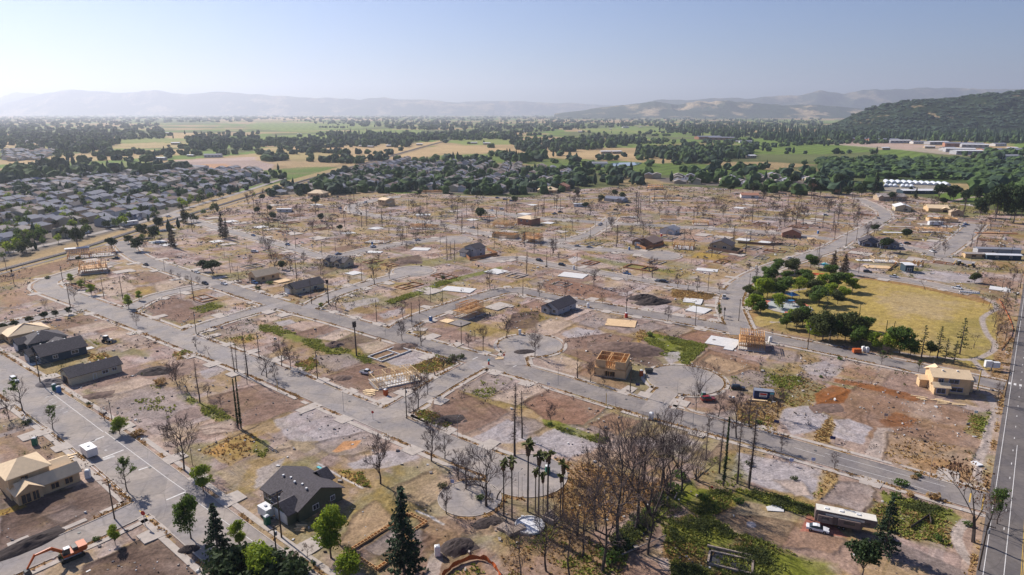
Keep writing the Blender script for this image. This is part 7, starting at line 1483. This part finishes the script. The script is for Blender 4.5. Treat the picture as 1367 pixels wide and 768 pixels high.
# yellow-white backhoe and tractor
def loader(x, y, a, label, mt):
    X, Y = P(x, y); r = empty('backhoe_loader', (X, Y, 0), a); b = MB(); b.box((.6, 0, 1.15), (2.6, 1.1, .7)); b.build('body', mt, r); c = MB(); prof_body(c, [(-1.3, 1.0), (-1.2, 2.7), (.1, 2.7), (.4, 1.0)], 1.5, 1.3); c.build('cab', 'glass', r); q = MB(); q.box((-.55, 0, 2.76), (1.5, 1.5, .1)); q.build('cab_roof', 'white_plastic', r)
    wheels(r, [(-1.2, -.9), (-1.2, .9)], .75, .45); wheels(r, [(1.5, -.8), (1.5, .8)], .5, .35)
    m = MB(); bar(m, (.8, 0, 1.2), (2.8, 0, .7), .3, .25); prof_body(m, [(2.7, .9), (3.6, .2), (2.8, .1), (2.5, .5)], 2.2, 2.2); m.build('front_bucket', 'machine_grey', r)
    m = MB(); bar(m, (-1.6, 0, 1.0), (-2.6, 0, 2.9), .3, .25); bar(m, (-2.6, 0, 2.9), (-3.6, 0, 1.2), .25, .2); m.build('rear_arm', mt, r); tag(r, label, 'backhoe')
loader(144, 457, GU+.5, 'pale backhoe working on a bare lot above the navy houses', 'rv_cream'); loader(1281, 354, 0, 'yellow backhoe near the mobile homes on the right', 'machine_yellow'); loader(1297, 357, 2.5, 'second machine right of the yellow backhoe near the mobile homes', 'machine_yellow')

# ------------------------------------------------------------------ portable toilets, bins, signs and other small things
def mk_toilet(mt):
    def f():
        r = empty('portable_toilet', (0, 0, 0)); b = MB(); b.box((0, 0, 1.05), (1.15, 1.15, 2.1)); b.build('cabin', mt, r); t = MB(); t.lathe((0, 0, 2.1), [(.72, 0), (.66, .12), (.3, .28)], 4); t.v = [(x*.75-y*.75, x*.75+y*.75, z) for x, y, z in t.v]; t.build('roof', 'white_plastic', r)
        d = MB(); d.box((0, -.6, 1.0), (.75, .05, 1.8)); dd_ = d.build('door', mt, r); h = MB(); h.box((.28, -.64, 1.05), (.06, .04, .2)); h.build('handle', 'machine_grey', dd_); v = MB(); v.tube((.4, .4, 2.1), (.4, .4, 2.55), .05, .05, 6); v.build('vent_pipe', 'white_plastic', r); return r
    return f
for x, y, c, l, a in [(515,528,'orange','orange portable toilet at the corner beside the single-storey timber frame',GU),(575,429,'blue','blue portable toilet left of the two-storey frame',GU),(939,532,'green','green portable toilet at the east court',0),(869,560,'white','white portable toilet at the kerb of the main street',GU),(79,524,'blue','blue portable toilet on the verge of the left road',GU),(73,521,'green','green portable toilet beside the blue one on the left road verge',GU),
 (47,594,'green','green portable toilet on bare ground above the large plywood house',.3),(118,638,'white','white portable toilet right of the large plywood house',.3),(584,741,'white','white portable toilet on concrete right of the tall front conifer',.2),(731,632,'green','green portable toilet behind the slim palms',.1),(856,502,'orange','orange portable toilet right of the roofless plywood shell',0),(836,424,'red','red portable toilet beside the tan floor deck',0),(1152,470,'white','white portable toilet under the park trees, left one',0),(1157,471,'white','white portable toilet under the park trees, right one',0),
 (785,411,'white','grey-white portable toilet right of the lone grey house',0),(1003,451,'blue','blue portable toilet behind the timber frame near the park',0),(883,316,'red','red portable toilet left of the white far-street house',0),(694,447,'white','white portable toilet left of the central court',0),(357,700,'green','green portable toilet at the pavement below the green house',GU),(840,334,'blue','blue portable toilet left of the brown-roofed house',0),(497,327,'blue','blue bin left of the low frame near the north street',0),(1092,312,'blue','blue portable toilet on lots left of the twin dark houses',0),(766,360,'white','far grey portable toilet behind the white slab',0),(1028,457,'white','white portable toilet at the kerb near the park corner',0)]:
    o = place(mk_toilet({'orange': 'orange_plastic', 'blue': 'blue_plastic', 'green': 'green_plastic', 'white': 'white_plastic', 'red': 'red_plastic'}[c]), ('wc', c), x, y, a); tag(o, l, 'portable toilet')
def mk_sign(mt, w=1.3, h=1.0):
    def f():
        r = empty('site_sign', (0, 0, 0)); b = MB(); b.box((0, 0, 1.5), (w, .06, h)); b.build('board', mt, r)
        for s in (-1, 1): q = MB(); q.box((s*w*.42, .05, .8), (.09, .09, 1.6)); q.build('post', 'stud_pale', r)
        return r
    return f
for x, y, k, l in [(851,519,'sign_navy','navy sign board beside the roofless plywood shell'),(1036,569,'sign_navy','navy sign board on dry grass left of the pale ash lots'),(1111,591,'sign_navy','navy sign board between the pale ash lots and the street'),(1182,560,'car_silver','grey sign board on the big brown lot'),(732,518,'white_plastic','white and blue sign board on the pavement below the central court'),(1302,556,'white_plastic','tiny white marker sign near the curved footpath'),(1056,621,'trim_blue','pale blue sign at the kerb of the main street, lower right'),(1085,620,'trim_blue','pale blue notice lying near the kerb, lower right'),(604,650,'trim_blue','pale blue sign at the small lay-by'),(950,655,'red_plastic','small red marker among the burnt pole row')]:
    o = place(mk_sign(k, 1.4 if k == 'sign_navy' else 1.0, .9), ('sign', k), x, y, radians(-15), 1.0 if k != 'red_plastic' else .6); tag(o, l, 'sign')
# big white board pair by the boundary road
X, Y = P(1323, 494); r = empty('notice_box', (X, Y, 0), radians(-10))
for s, hh in ((-1, 3.4), (1, 3.0)): q = MB(); q.box((s*1.25, 0, 1.2+hh/2-.6), (2.2, 1.3, hh-1)); q.build('panel', 'white_plastic', r)
q = MB(); q.box((0, -.1, 1.2), (.25, .25, 2.4)); q.build('post', 'pole_wood', r); tag(r, 'white double utility cabinet on a post beside the boundary road', 'cabinet')
X, Y = P(866, 498); r = empty('waste_skip', (X, Y, 0), 0); b = MB(); prof_body(b, [(-1.1, 0), (-1.4, 1.5), (1.4, 1.5), (1.1, 0)], 1.6, 1.8); b.build('container', 'machine_grey', r); b = MB(); b.box((0, 0, 1.55), (2.8, 1.8, .1)); b.build('lid', 'rubber', r); tag(r, 'dark grey waste bin right of the roofless plywood shell', 'waste bin')
X, Y = P(1151, 472); r = empty('site_trailer', (X-2.2, Y, 0), 0); b = MB(); b.box((0, 0, 1.2), (3.0, 1.6, 1.5)); b.build('body', 'orange_plastic', r); wheels(r, [(-.5, -.85), (-.5, .85)], .35); tag(r, 'orange equipment trailer beside the white toilets under the park trees', 'trailer')
X, Y = P(1293, 390.5); b0 = None
for k in range(9):
    def mk_bar():
        b = MB(); prof_body(b, [(-.9, 0), (-.85, .5), (-.8, .9), (.8, .9), (.85, .5), (.9, 0)], .6, .2); return b.build('road_barrier', 'white_plastic')
    o = place(mk_bar, 'bar', 1283+k*2.8, 390.5+k*.25, radians(-3)); tag(o, 'white plastic road barrier in a row closing the park edge street', 'barrier', 'white barriers closing the park edge street')
# person? the small marker standing in the middle crossroads is a bollard with green top
X, Y = P(652.5, 487); r = empty('traffic_marker', (X, Y, 0)); b = MB(); b.lathe((0, 0, 0), [(.35, 0), (.3, .9), (.2, 1.3)], 8); b.build('base', 'red_plastic', r); b = MB(); b.lathe((0, 0, 1.3), [(.22, 0), (.4, .15), (.35, .7), (.2, .9)], 8); b.build('top', 'turquoise', r); tag(r, 'small dark post with green top standing in the middle crossroads', 'marker post')
# stop signs / little posts
def mk_stop():
    r = empty('road_sign', (0, 0, 0)); b = MB(); b.tube((0, 0, 0), (0, 0, 2.4), .05, .05, 5); b.build('post', 'pole_metal', r); n = 8; q = MB(); q.add([(.4*cos(pi/8+k*pi/4), s, 2.2+.4*sin(pi/8+k*pi/4)) for s in (-.06, -.09) for k in range(8)], [tuple(range(8)), tuple(range(15, 7, -1))]+[(k, (k+1) % 8, 8+(k+1) % 8, 8+k) for k in range(8)]); q.build('plate', 'red_plastic', r); return r
for x, y, l in [(673, 482, 'red octagonal sign at the mouth of the central court'), (194, 702, 'small road sign at the left crossroads'), (498, 560, 'small road sign where cross street meets the inner street')]:
    o = place(mk_stop, 'stop', x, y, radians(-10), 1.5 if x < 200 else 1.1); tag(o, l, 'road sign')
# piles
def pile(x, y, r_, h, mt, label, sx=1.0, rz=0, seed=0, n=None):
    X, Y = P(x, y); N_ = 22; g = np.linspace(-1, 1, N_); gx, gy = np.meshgrid(g, g); rr = np.hypot(gx, gy); z = np.clip(1-rr**1.6, 0, 1)**.9*h*(.55+.9*fbm(gx*3+seed*9, gy*3+seed*5, 1, 4, seed)) - .05
    vi = np.arange(N_*N_).reshape(N_, N_); f = np.stack([vi[:-1, :-1].ravel(), vi[:-1, 1:].ravel(), vi[1:, 1:].ravel(), vi[1:, :-1].ravel()], 1)
    o = link('dirt_pile', npmesh('dirt_pile', np.stack([gx.ravel()*r_*sx, gy.ravel()*r_, z.ravel()], 1), f, [mt], False), None, (X, Y, 0), rz); return tag(o, label, 'dirt pile')
for i, (x, y, r_, h, mt, l, sx, rz) in enumerate([(836,467,8,2.6,'dirt','dark brown earth mound at the back of the excavated basin',1.9,-.1),(207,496,4.5,1.4,'mulch','black burnt debris heap above the grey brushwood',1.3,0),(446,461,3.5,1.6,'dirt','small dark soil heap at the corner of a brown lot',1.2,0),(457,505,2.6,.9,'dirt','little soil heap on the lot with the white pickup',1.3,0),(539,463,4,1.2,'dirt','soil heap beside the bare footing lines',1.5,.3),(610,730,3.0,1.3,'mulch','black spoil heap left of the white toilet, front centre',1.3,.6),
 (68,512,4,1.6,'dirt_pile_g','grey gravel heap beside the beige long house',1.2,0),(858,398,5,2.0,'mulch','dark mulch heap, left one of the pair',1.6,.3),(872,404,5,2.2,'mulch','dark mulch heap, right one of the pair',2.0,.3),(545,350,5,1.5,'dirt','dark earth heap beside the upper court',1.8,0),(36,728,3,1.2,'mulch','long dark debris bank along the side street, bottom left',2.6,.9),(252,734,1.6,.9,'mulch','rubbish heap below the big front-left tree',1.5,.2),(650,698,2.2,.6,'mulch','dark brush heap below the dead-end, front centre',1.6,.5),(1104,545,3.5,.4,'dirt','low rusty soil heap on the big brown lot',1.6,0),
 (130,528,3,.8,'dirt','small dark heap on the pale dirt pad by the left road',1.6,.4),(700,470,3,.8,'mulch','small black heap left of the central court',1.6,.2),(596,561,3.2,.7,'mulch','dark scorched brush heap beside the inner street',1.8,.4),(30,470,2,1.0,'mulch','dark heap in front of the plywood roofed house',1.2,0)]):
    pile(x, y, r_, h, 'ballast' if mt == 'dirt_pile_g' else mt, l, sx, rz, i)
# logs and lumber
for i, (x, y, a, n, L, l) in enumerate([(495,524,GU+.2,7,4.5,'loose pale planks scattered left of the timber frame corner'),(1257,536,-.1,6,3.5,'pale planks lying in front of the boundary road plywood house'),(1227,531,-.4,5,3,'stacked plywood sheets left of the boundary road plywood house'),(1282,540,-.3,2,5,'two long planks right of the boundary road plywood house'),(88,612,radians(52),5,4,'planks at the pavement above the large plywood house'),(665,478,0,4,3,'planks near the central court'),(140,350,.5,7,5,'pale planks between the two timber frames at the railway'),(1304,521,-.1,2,3,'plank pallet at the foot of the yellowish post')]):
    X, Y = P(x, y); rnd = random.Random(i); r = empty('lumber', (X, Y, 0), a)
    for k in range(n): b = MB(); b.box((rnd.uniform(-1, 1)*1.2, (k-n/2)*.7+rnd.uniform(-.2, .2), .12+.1*(k % 2)), (L*rnd.uniform(.6, 1), rnd.uniform(.25, .8), .12), rnd.uniform(-.25, .25)); b.build('plank', 'stud_pale', r)
    tag(r, l, 'lumber')
for i, (x, y, a, L, l) in enumerate([(925, 640, .9, 8, 'pale fallen log across the green undergrowth'), (900, 668, 1.1, 9, 'fallen log beside the dark gully path'), (870, 690, 1.0, 7, 'mossy log at the lower gully'), (830, 742, .5, 12, 'pale fallen branch at the bottom of the grove'), (660, 520, 0, 1, '')][:4]):
    X, Y = P(x, y); b = MB(); b.tube((0, 0, .3), (L*cos(a), L*sin(a), .9), .2, .1, 6, cap=True); b.tube((L*.5*cos(a), L*.5*sin(a), .6), (L*.5*cos(a)+1.5, L*.5*sin(a), 1.4), .09, .04, 5); tag(b.build('fallen_log', 'stone_block', None, (X, Y, 0)), l, 'log')
# playground
X, Y = P(1050, 409); b = MB(); n = 36
def ring(b, r0, r1, z, m, sx=1.0): b.add([(r*cos(2*pi*k/n)*sx, r*sin(2*pi*k/n), z) for r in (r0, r1) for k in range(n)], [(k, (k+1) % n, n+(k+1) % n, n+k) for k in range(n)], m)
r = empty('playground_surface', (X, Y, 0)); b = MB(); b.add([(11*cos(2*pi*k/n), 13*sin(2*pi*k/n), .08) for k in range(n)], [tuple(range(n))]); b.build('play_area', 'safety_grey', r)
for j in range(6): q = MB(); a0, a1 = j*6, j*6+5; q.add([(rr*cos(2*pi*k/n)*(11/13), rr*sin(2*pi*k/n), .11) for rr in (10.0, 13.2) for k in range(a0, a1+1)], [(k, k+1, 7+k-1+1-1, 6+k) for k in range(5)] if False else [(k, k+1, 7+k, 6+k) for k in range(5)]); q.build('surface_panel', 'safety_red' if j % 2 == 0 else 'concrete', r)
tag(r, 'oval red and grey rubber play surface in the park', 'play surface')
def canopy(x, y, s, mt, label):
    X, Y = P(x, y); r = empty('shade_canopy', (X, Y, 0), .3); b = MB(); b.add([(-s, -s, 2.9), (s, -s, 2.9), (s, s, 2.9), (-s, s, 2.9), (0, 0, 4.3)], [(0, 1, 4), (1, 2, 4), (2, 3, 4), (3, 0, 4)]); b.build('canopy', mt, r)
    for i in (-1, 1):
        for j in (-1, 1): q = MB(); q.tube((i*s*.9, j*s*.9, 0), (i*s*.9, j*s*.9, 2.95), .08, .08, 5); q.build('post', 'pole_metal', r)
    tag(r, label, 'canopy')
canopy(1057, 401, 2.6, 'canopy_blue', 'blue pyramid canopy over the playground'); canopy(1100, 360, 2.4, 'turquoise', 'turquoise canopy behind the park trees')
X, Y = P(1054, 409); r = empty('climbing_frame', (X, Y, 0)); 
for i in range(4): q = MB(); q.tube((i % 2*2.2, i//2*2, 0), (i % 2*2.2, i//2*2, 2.6), .08, .08, 5); q.build('post', 'blue_plastic', r)
q = MB(); q.box((1.1, 1, 1.4), (2.2, 2, .1)); q.build('platform', 'machine_grey', r); q = MB(); q.add([(2.2, .6, 1.4), (2.2, 1.4, 1.4), (4.6, 1.4, .2), (4.6, .6, .2)], [(0, 1, 2, 3)]); q.build('slide', 'red_plastic', r); q = MB(); q.box((1.1, 1, 2.65), (2.4, 2.2, .12)); q.build('roof', 'canopy_blue', r); tag(r, 'blue and red climbing frame with slide on the play surface', 'climbing frame')
for x, y, l in [(1038, 405, 'red spring rider left of the blue canopy'), (1044, 412, 'dark play barrel on the grey play surface')]:
    X, Y = P(x, y); r = empty('play_toy', (X, Y, 0)); b = MB(); b.lathe((0, 0, 0), [(.3, 0), (.2, .5), (.7, .9), (.5, 1.5)], 8); b.build('seat', 'red_plastic' if 'red' in l else 'green_plastic', r); b = MB(); b.tube((0, 0, 1.3), (.6, 0, 1.9), .1, .1, 5); b.build('handle', 'blue_plastic', r); tag(r, l, 'play toy')
X, Y = P(1086, 366); b = MB(); b.box((0, 0, .1), (14, 5, .2)); b.box((2, 1, .25), (5, 1.4, .3)); tag(b.build('paved_court', 'orange_paint', None, (X, Y, 0), -.3), 'orange-red paved court behind the park trees', 'court')
# burnt terrace with round white basin in the front centre
X, Y = P(700, 703); r = empty('garden_terrace', (X, Y, 0), .1); b = MB(); b.box((-2.2, -1.6, .35), (4.6, 2.0, .7), .5); b.box((-4.5, -.4, .3), (2.4, 2.6, .6), .8); b.build('stone_wall', 'stone_block', r)
b = MB(); b.lathe((1.2, 0, 0), [(3.4, 0), (3.4, .5), (3.1, .55), (2.9, .25)], 22); b.build('basin_rim', 'concrete_pale', r); b = MB(); b.add([(1.2+2.9*cos(a), 2.9*sin(a), .3) for a in np.linspace(0, 2*pi, 23)[:-1]], [tuple(range(22))]); b.build('basin_floor', 'roof_white', r); b = MB(); b.box((-1.5, -1.2, .55), (3.8, .5, .25), .7); b.build('channel', 'concrete', r)
tag(r, 'ruined stone terrace with round white basin at the foot of the palms', 'terrace')
X, Y = P(742, 697); r = empty('outdoor_steps', (X, Y, 0), .9); b = MB()
for k in range(6): b.box((0, k*.45, .15+.14*k), (2.6, .45, .3+.28*k))
b.build('steps', 'stone_block', r); b = MB(); b.box((-1.5, 1.2, .7), (.3, 3.2, 1.4)); b.build('side_wall', 'stone_block', r); tag(r, 'broken dark garden steps right of the round basin', 'steps')
# ruined pool at the bottom right
X, Y = P(975, 752); r = empty('empty_pool', (X, Y, 0), radians(-22)); b = MB()
for q in ((0, 2.2, 9, .4), (0, -2.2, 9, .4), (4.3, 0, .4, 4.8), (-4.3, 0, .4, 4.8)): b.box((q[0], q[1], .25), (q[2], q[3], .5))
b.build('pool_rim', 'stone_block', r); b = MB(); b.box((0, 0, .08), (8.4, 4.2, .06)); b.build('pool_floor', 'excavated_liner', r); b = MB(); b.box((-.5, 3.6, .3), (9, .35, .6)); b.build('garden_wall', 'stone_block', r); tag(r, 'dark empty pool basin with pale rim at the bottom right', 'pool')
X, Y = P(1034, 679); b = MB(); b.prism([(-2, -1), (1.6, -1.4), (2.4, .6), (0, 1.3), (-1.8, .6)], .02, .12); tag(b.build('tarpaulin', 'concrete_pale', None, (X, Y, 0)), 'pale sheet lying on the grass left of the camper trailer', 'tarpaulin')
X, Y = P(432, 628); b = MB(); b.box((0, 0, .12), (5.2, .7, .2)); tag(b.build('gutter_length', 'turquoise', None, (X, Y, 0), GU), 'pale turquoise length of trim behind the green house', 'trim')
X, Y = P(1304, 620); b = MB(); b.box((0, 0, .2), (1.7, 2.2, .3)); tag(b.build('culvert_lid', 'white_plastic', None, (X, Y, 0), .2), 'white slab on the curved footpath beside the boundary road', 'lid')
X, Y = P(400, 706); r = empty('log_pile', (X, Y, 0), 0)
for k in range(9): b = MB(); b.tube((-.9+random.uniform(-.3, .3), k*.25-1, .2+.12*(k % 3)), (1.2+random.uniform(-.4, .4), k*.25-1+random.uniform(-.4, .4), .25+.12*(k % 3)), .13, .12, 6, cap=True); b.build('log', 'stud_pale', r)
tag(r, 'pile of pale cut logs at the driveway of the green house', 'log pile')
# retaining planks along the burnt row / wall on the far left
fence([(1216, 706), (1240, 690), (1243, 700)], .8, 'broken timber rail near the curved path, lower right', 'bark_burnt', 3)

# ------------------------------------------------------------------ weeds, dry tufts and rubble on the lots
NOLAWN = sdpoly(GX, GY, [P(*p) for p in LAWN]) > 0
def scatter(weight, total, builder, rmax):
    sel = (GR < rmax) & NOLAWN & (weight > .04) & (np.abs(GX) < GY*.82+12) & (GY > 60); w_ = np.where(sel, weight*GA, 0); w_ /= w_.sum(); idx = rng.choice(len(w_), total, p=w_)
    r_ = np.clip(GR[idx]*.0012, .2, 3)
    return GX[idx]+rng.normal(0, 1, total)*r_, GY[idx]+rng.normal(0, 1, total)*r_*1.5, GZ[idx]
def tufts(name, weight, total, rmax, hgt, wd, mt, label, nb=5):
    X, Y, Z = scatter(weight, total, None, rmax); sd = road_sd(X, Y); k = sd > .35; X, Y, Z = X[k], Y[k], Z[k]; n = len(X)
    V_ = np.zeros((n, nb, 4, 3), np.float32); a = rng.uniform(0, 2*pi, (n, nb)); s = rng.uniform(.5, 1.5, (n, 1))*(1+np.hypot(X, Y)[:, None]/600); h = hgt*s*rng.uniform(.6, 1.2, (n, nb)); w2 = wd*s*rng.uniform(.6, 1.3, (n, nb)); lx, ly = np.cos(a)*w2, np.sin(a)*w2; tx, ty = -np.sin(a)*w2*.5, np.cos(a)*w2*.5
    bx = X[:, None]+lx*.25; by = Y[:, None]+ly*.25; z0 = (Z-.03)[:, None]+0*a
    V_[:, :, 0] = np.stack([bx-tx*.6, by-ty*.6, z0], -1); V_[:, :, 1] = np.stack([bx+tx*.6, by+ty*.6, z0], -1)
    V_[:, :, 2] = np.stack([bx+lx*.8+tx, by+ly*.8+ty, z0+h], -1); V_[:, :, 3] = np.stack([bx+lx*.9-tx, by+ly*.9-ty, z0+h*.9], -1)
    o = link(name, npmesh(name, V_.reshape(-1, 3), np.arange(n*nb*4).reshape(-1, 4), [mt])); tag(o, label, 'plants'); o['kind'] = 'stuff'
tufts('green_weeds', np.clip(GW-.12, 0, 1), 19000, 360, .26, .20, 'weed_green', 'green weeds spreading over the empty lots')
tufts('dry_grass', np.clip(GD-.15, 0, 1), 13000, 360, .24, .20, 'weed_dry', 'dry straw-coloured grass tufts along kerbs and lots')
BW = [P(*p) for p in BURN]; inb = (sdpoly(GX, GY, BW) < 0)
for nm_, mt_, tot_, lb_, r0_, r1_, hs_ in (('scorched_brush', 'twig', 3200, 'low scorched brush and debris heaps dotted over the farther lots', 190, 1100, .42), ('green_shrubs', 'leaf_olive', 2600, 'small green shrubs dotted over the farther lots', 200, 1100, .40)):
    X, Y, Z = scatter(np.where(inb & (GR > r0_), 1.0, 0)*np.clip(fbm(GX, GY, 22, 3, 7 if mt_ == 'twig' else 8)*6-3.1, 0, 1)/np.sqrt(GR)*30, tot_, None, r1_); sd = road_sd(X, Y); k = sd > .8; v_ = MB(); random.seed(9)
    for x, y, z in zip(X[k], Y[k], Z[k]):
        s_ = hs_*(1+hypot(x, y)/420); w2 = random.uniform(.6, 1.6)
        for _ in range(8): v_.quadc((x+random.gauss(0, .9)*s_*w2, y+random.gauss(0, .7)*s_, z+random.uniform(.2, 1.2)*s_), (random.gauss(0, 1), random.gauss(0, 1), .8), s_*.95, .6)
    o = v_.build(nm_, mt_); tag(o, lb_, 'brush' if mt_ == 'twig' else 'shrubs'); o['kind'] = 'stuff'
n = 13000; X, Y, Z = scatter(np.where(inb & (GW < .5), .3, 0)*np.clip(vnoise(GX/9, GY/9, 3)*2.4-1, 0, 1)/np.sqrt(GR+50)*20, n, None, 900); sd = road_sd(X, Y); k = sd > .3; X, Y, Z = X[k], Y[k], Z[k]; n = len(X)
cube = np.array([(-1, -1, -1), (1, -1, -1), (1, 1, -1), (-1, 1, -1), (-1, -1, 1), (1, -1, 1), (1, 1, 1), (-1, 1, 1)], float); cf = np.array([(0, 3, 2, 1), (4, 5, 6, 7), (0, 1, 5, 4), (1, 2, 6, 5), (2, 3, 7, 6), (3, 0, 4, 7)])
v = cube[None]*rng.uniform(.5, 1.2, (n, 8, 1))*(.7+np.hypot(X, Y)/500)[:, None, None]*(np.minimum(rng.exponential(.08, (n, 1, 1)), .28)+.05)*rng.uniform(.5, 1.6, (n, 1, 3)); v += np.stack([X, Y, Z+.05], 1)[:, None]; f = (cf[None]+np.arange(n)[:, None, None]*8).reshape(-1, 4)
o = link('rubble', npmesh('rubble', v.reshape(-1, 3), f, ['rubble', 'ballast', 'concrete_pale', 'mulch'], False, np.repeat(rng.choice([0, 0, 0, 1, 2, 2, 3], n), 6))); tag(o, 'small stones and debris strewn over the cleared lots', 'rubble'); o['kind'] = 'stuff'
# undergrowth of the grove
X, Y, Z = scatter(np.where((GW > .7) & (GY < 175), 1.0, 0), 2600, None, 260); v_ = MB(); random.seed(4)
for x, y, z in zip(X, Y, Z):
    for _ in range(7): v_.quadc((x+random.gauss(0, .35), y+random.gauss(0, .35), z+random.uniform(.1, .9)), (random.gauss(0, 1), random.gauss(0, 1), 1), .34, .6)
o = v_.build('undergrowth', 'leaf_olive'); tag(o, 'dense green undergrowth along the gully and front right meadow', 'plants'); o['kind'] = 'stuff'

# ------------------------------------------------------------------ haze over the valley
b = MB(); b.box((0, 11900, 547), (64000, 28000, 1096)); hz = b.build('haze', []) if False else None
me = b.mesh('haze', []); hm_ = bpy.data.materials.new('haze'); hm_.use_nodes = True; N = hm_.node_tree; N.nodes.clear(); out = N.nodes.new('ShaderNodeOutputMaterial'); pv = N.nodes.new('ShaderNodeVolumePrincipled')
pv.inputs['Density'].default_value = HAZE_DENSITY; pv.inputs['Color'].default_value = (.80, .86, 1.0, 1); pv.inputs['Anisotropy'].default_value = .4; N.links.new(pv.outputs[0], out.inputs['Volume']); me.materials.append(hm_)
o = link('haze', me); o['kind'] = 'stuff'; o['label'] = 'thin pale haze lying over the whole valley'; o['category'] = 'haze'

# ------------------------------------------------------------------ labels that say which one
LM = [(405,665,'the dark green house'),(50,645,'the large plywood house'),(75,468,'the navy houses'),(127,500,'the beige long house'),(526,507,'the single-storey timber frame'),(627,418,'the two-storey timber frame'),(748,415,'the lone grey house'),(819,495,'the roofless plywood shell'),(1003,460,'the frame near the park'),(1260,518,'the boundary road plywood house'),
 (1050,408,'the playground'),(1127,702,'the camper trailer'),(1020,528,'the navy container'),(914,507,'the east cul-de-sac'),(708,461,'the central cul-de-sac'),(705,634,'the palm cul-de-sac'),(635,340,'the fenced white house'),(408,387,'the beige bungalow'),(350,372,'the tan gabled house'),(553,362,'the upper cul-de-sac'),(1173,328,'the twin dark houses'),(1210,360,'the dark cabin'),
 (122,350,'the railway timber frames'),(850,715,'the big bare grove'),(975,640,'the burnt pole row'),(250,690,'the left crossroads'),(645,485,'the middle crossroads'),(980,430,'the park corner junction'),(1320,700,'the lower right junction'),(868,327,'the brown-roofed fenced house'),(964,332,'the tan fenced house'),(1246,305,'the long orange frame'),(852,285,'the tallest far spires'),
 (1055,315,'the brown gabled shell'),(516,275,'the small far plywood house'),(765,368,'the white slab'),(865,402,'the mulch heaps'),(320,560,'the twin green trunks'),(540,720,'the tall front conifer'),(1225,475,'the park lawn edge'),(320,500,'the burnt clump on the inner street'),(200,325,'the railway trees'),(1310,285,'the dark far right trees'),(1100,257,'the back hedge of dark trees'),(606,320,'the north cul-de-sac'),
 (475,455,'the dead palm lot'),(1108,570,'the pale ash lots'),(1130,385,'the lawn corner'),(1110,450,'the park street trees'),(60,425,'the west lane'),(710,322,'the left court frame'),(1340,400,'the right road edge'),(700,540,'the brown lots below the main street'),(1285,350,'the mobile homes'),(440,320,'the north street'),(570,520,'the cross street'),(1080,290,'the upper right lots'),(30,545,'the left edge of the road')]
ORD = ['first', 'second', 'third', 'fourth', 'fifth', 'sixth', 'seventh', 'eighth', 'ninth', 'tenth', 'eleventh', 'twelfth', 'thirteenth', 'fourteenth', 'fifteenth', 'sixteenth', 'seventeenth', 'eighteenth', 'nineteenth', 'twentieth']
ORD += ['twenty-'+w_ for w_ in ORD[:9]]
bk = {}
for o, x, y, d in REG:
    lm = min(LM, key=lambda t: (t[0]-x)**2+((t[1]-y)*2.2)**2*(1 if y > 0 else 1))[2]; bk.setdefault((d, lm), []).append((x, y, o))
for (d, lm), L in bk.items():
    L.sort(key=lambda t: (t[0], t[1]))
    for i, (x, y, o) in enumerate(L):
        o['label'] = f'{d} near {lm}' if len(L) == 1 else f'{d}, {ORD[i]} from left near {lm}'
print('objects', len(bpy.data.objects))
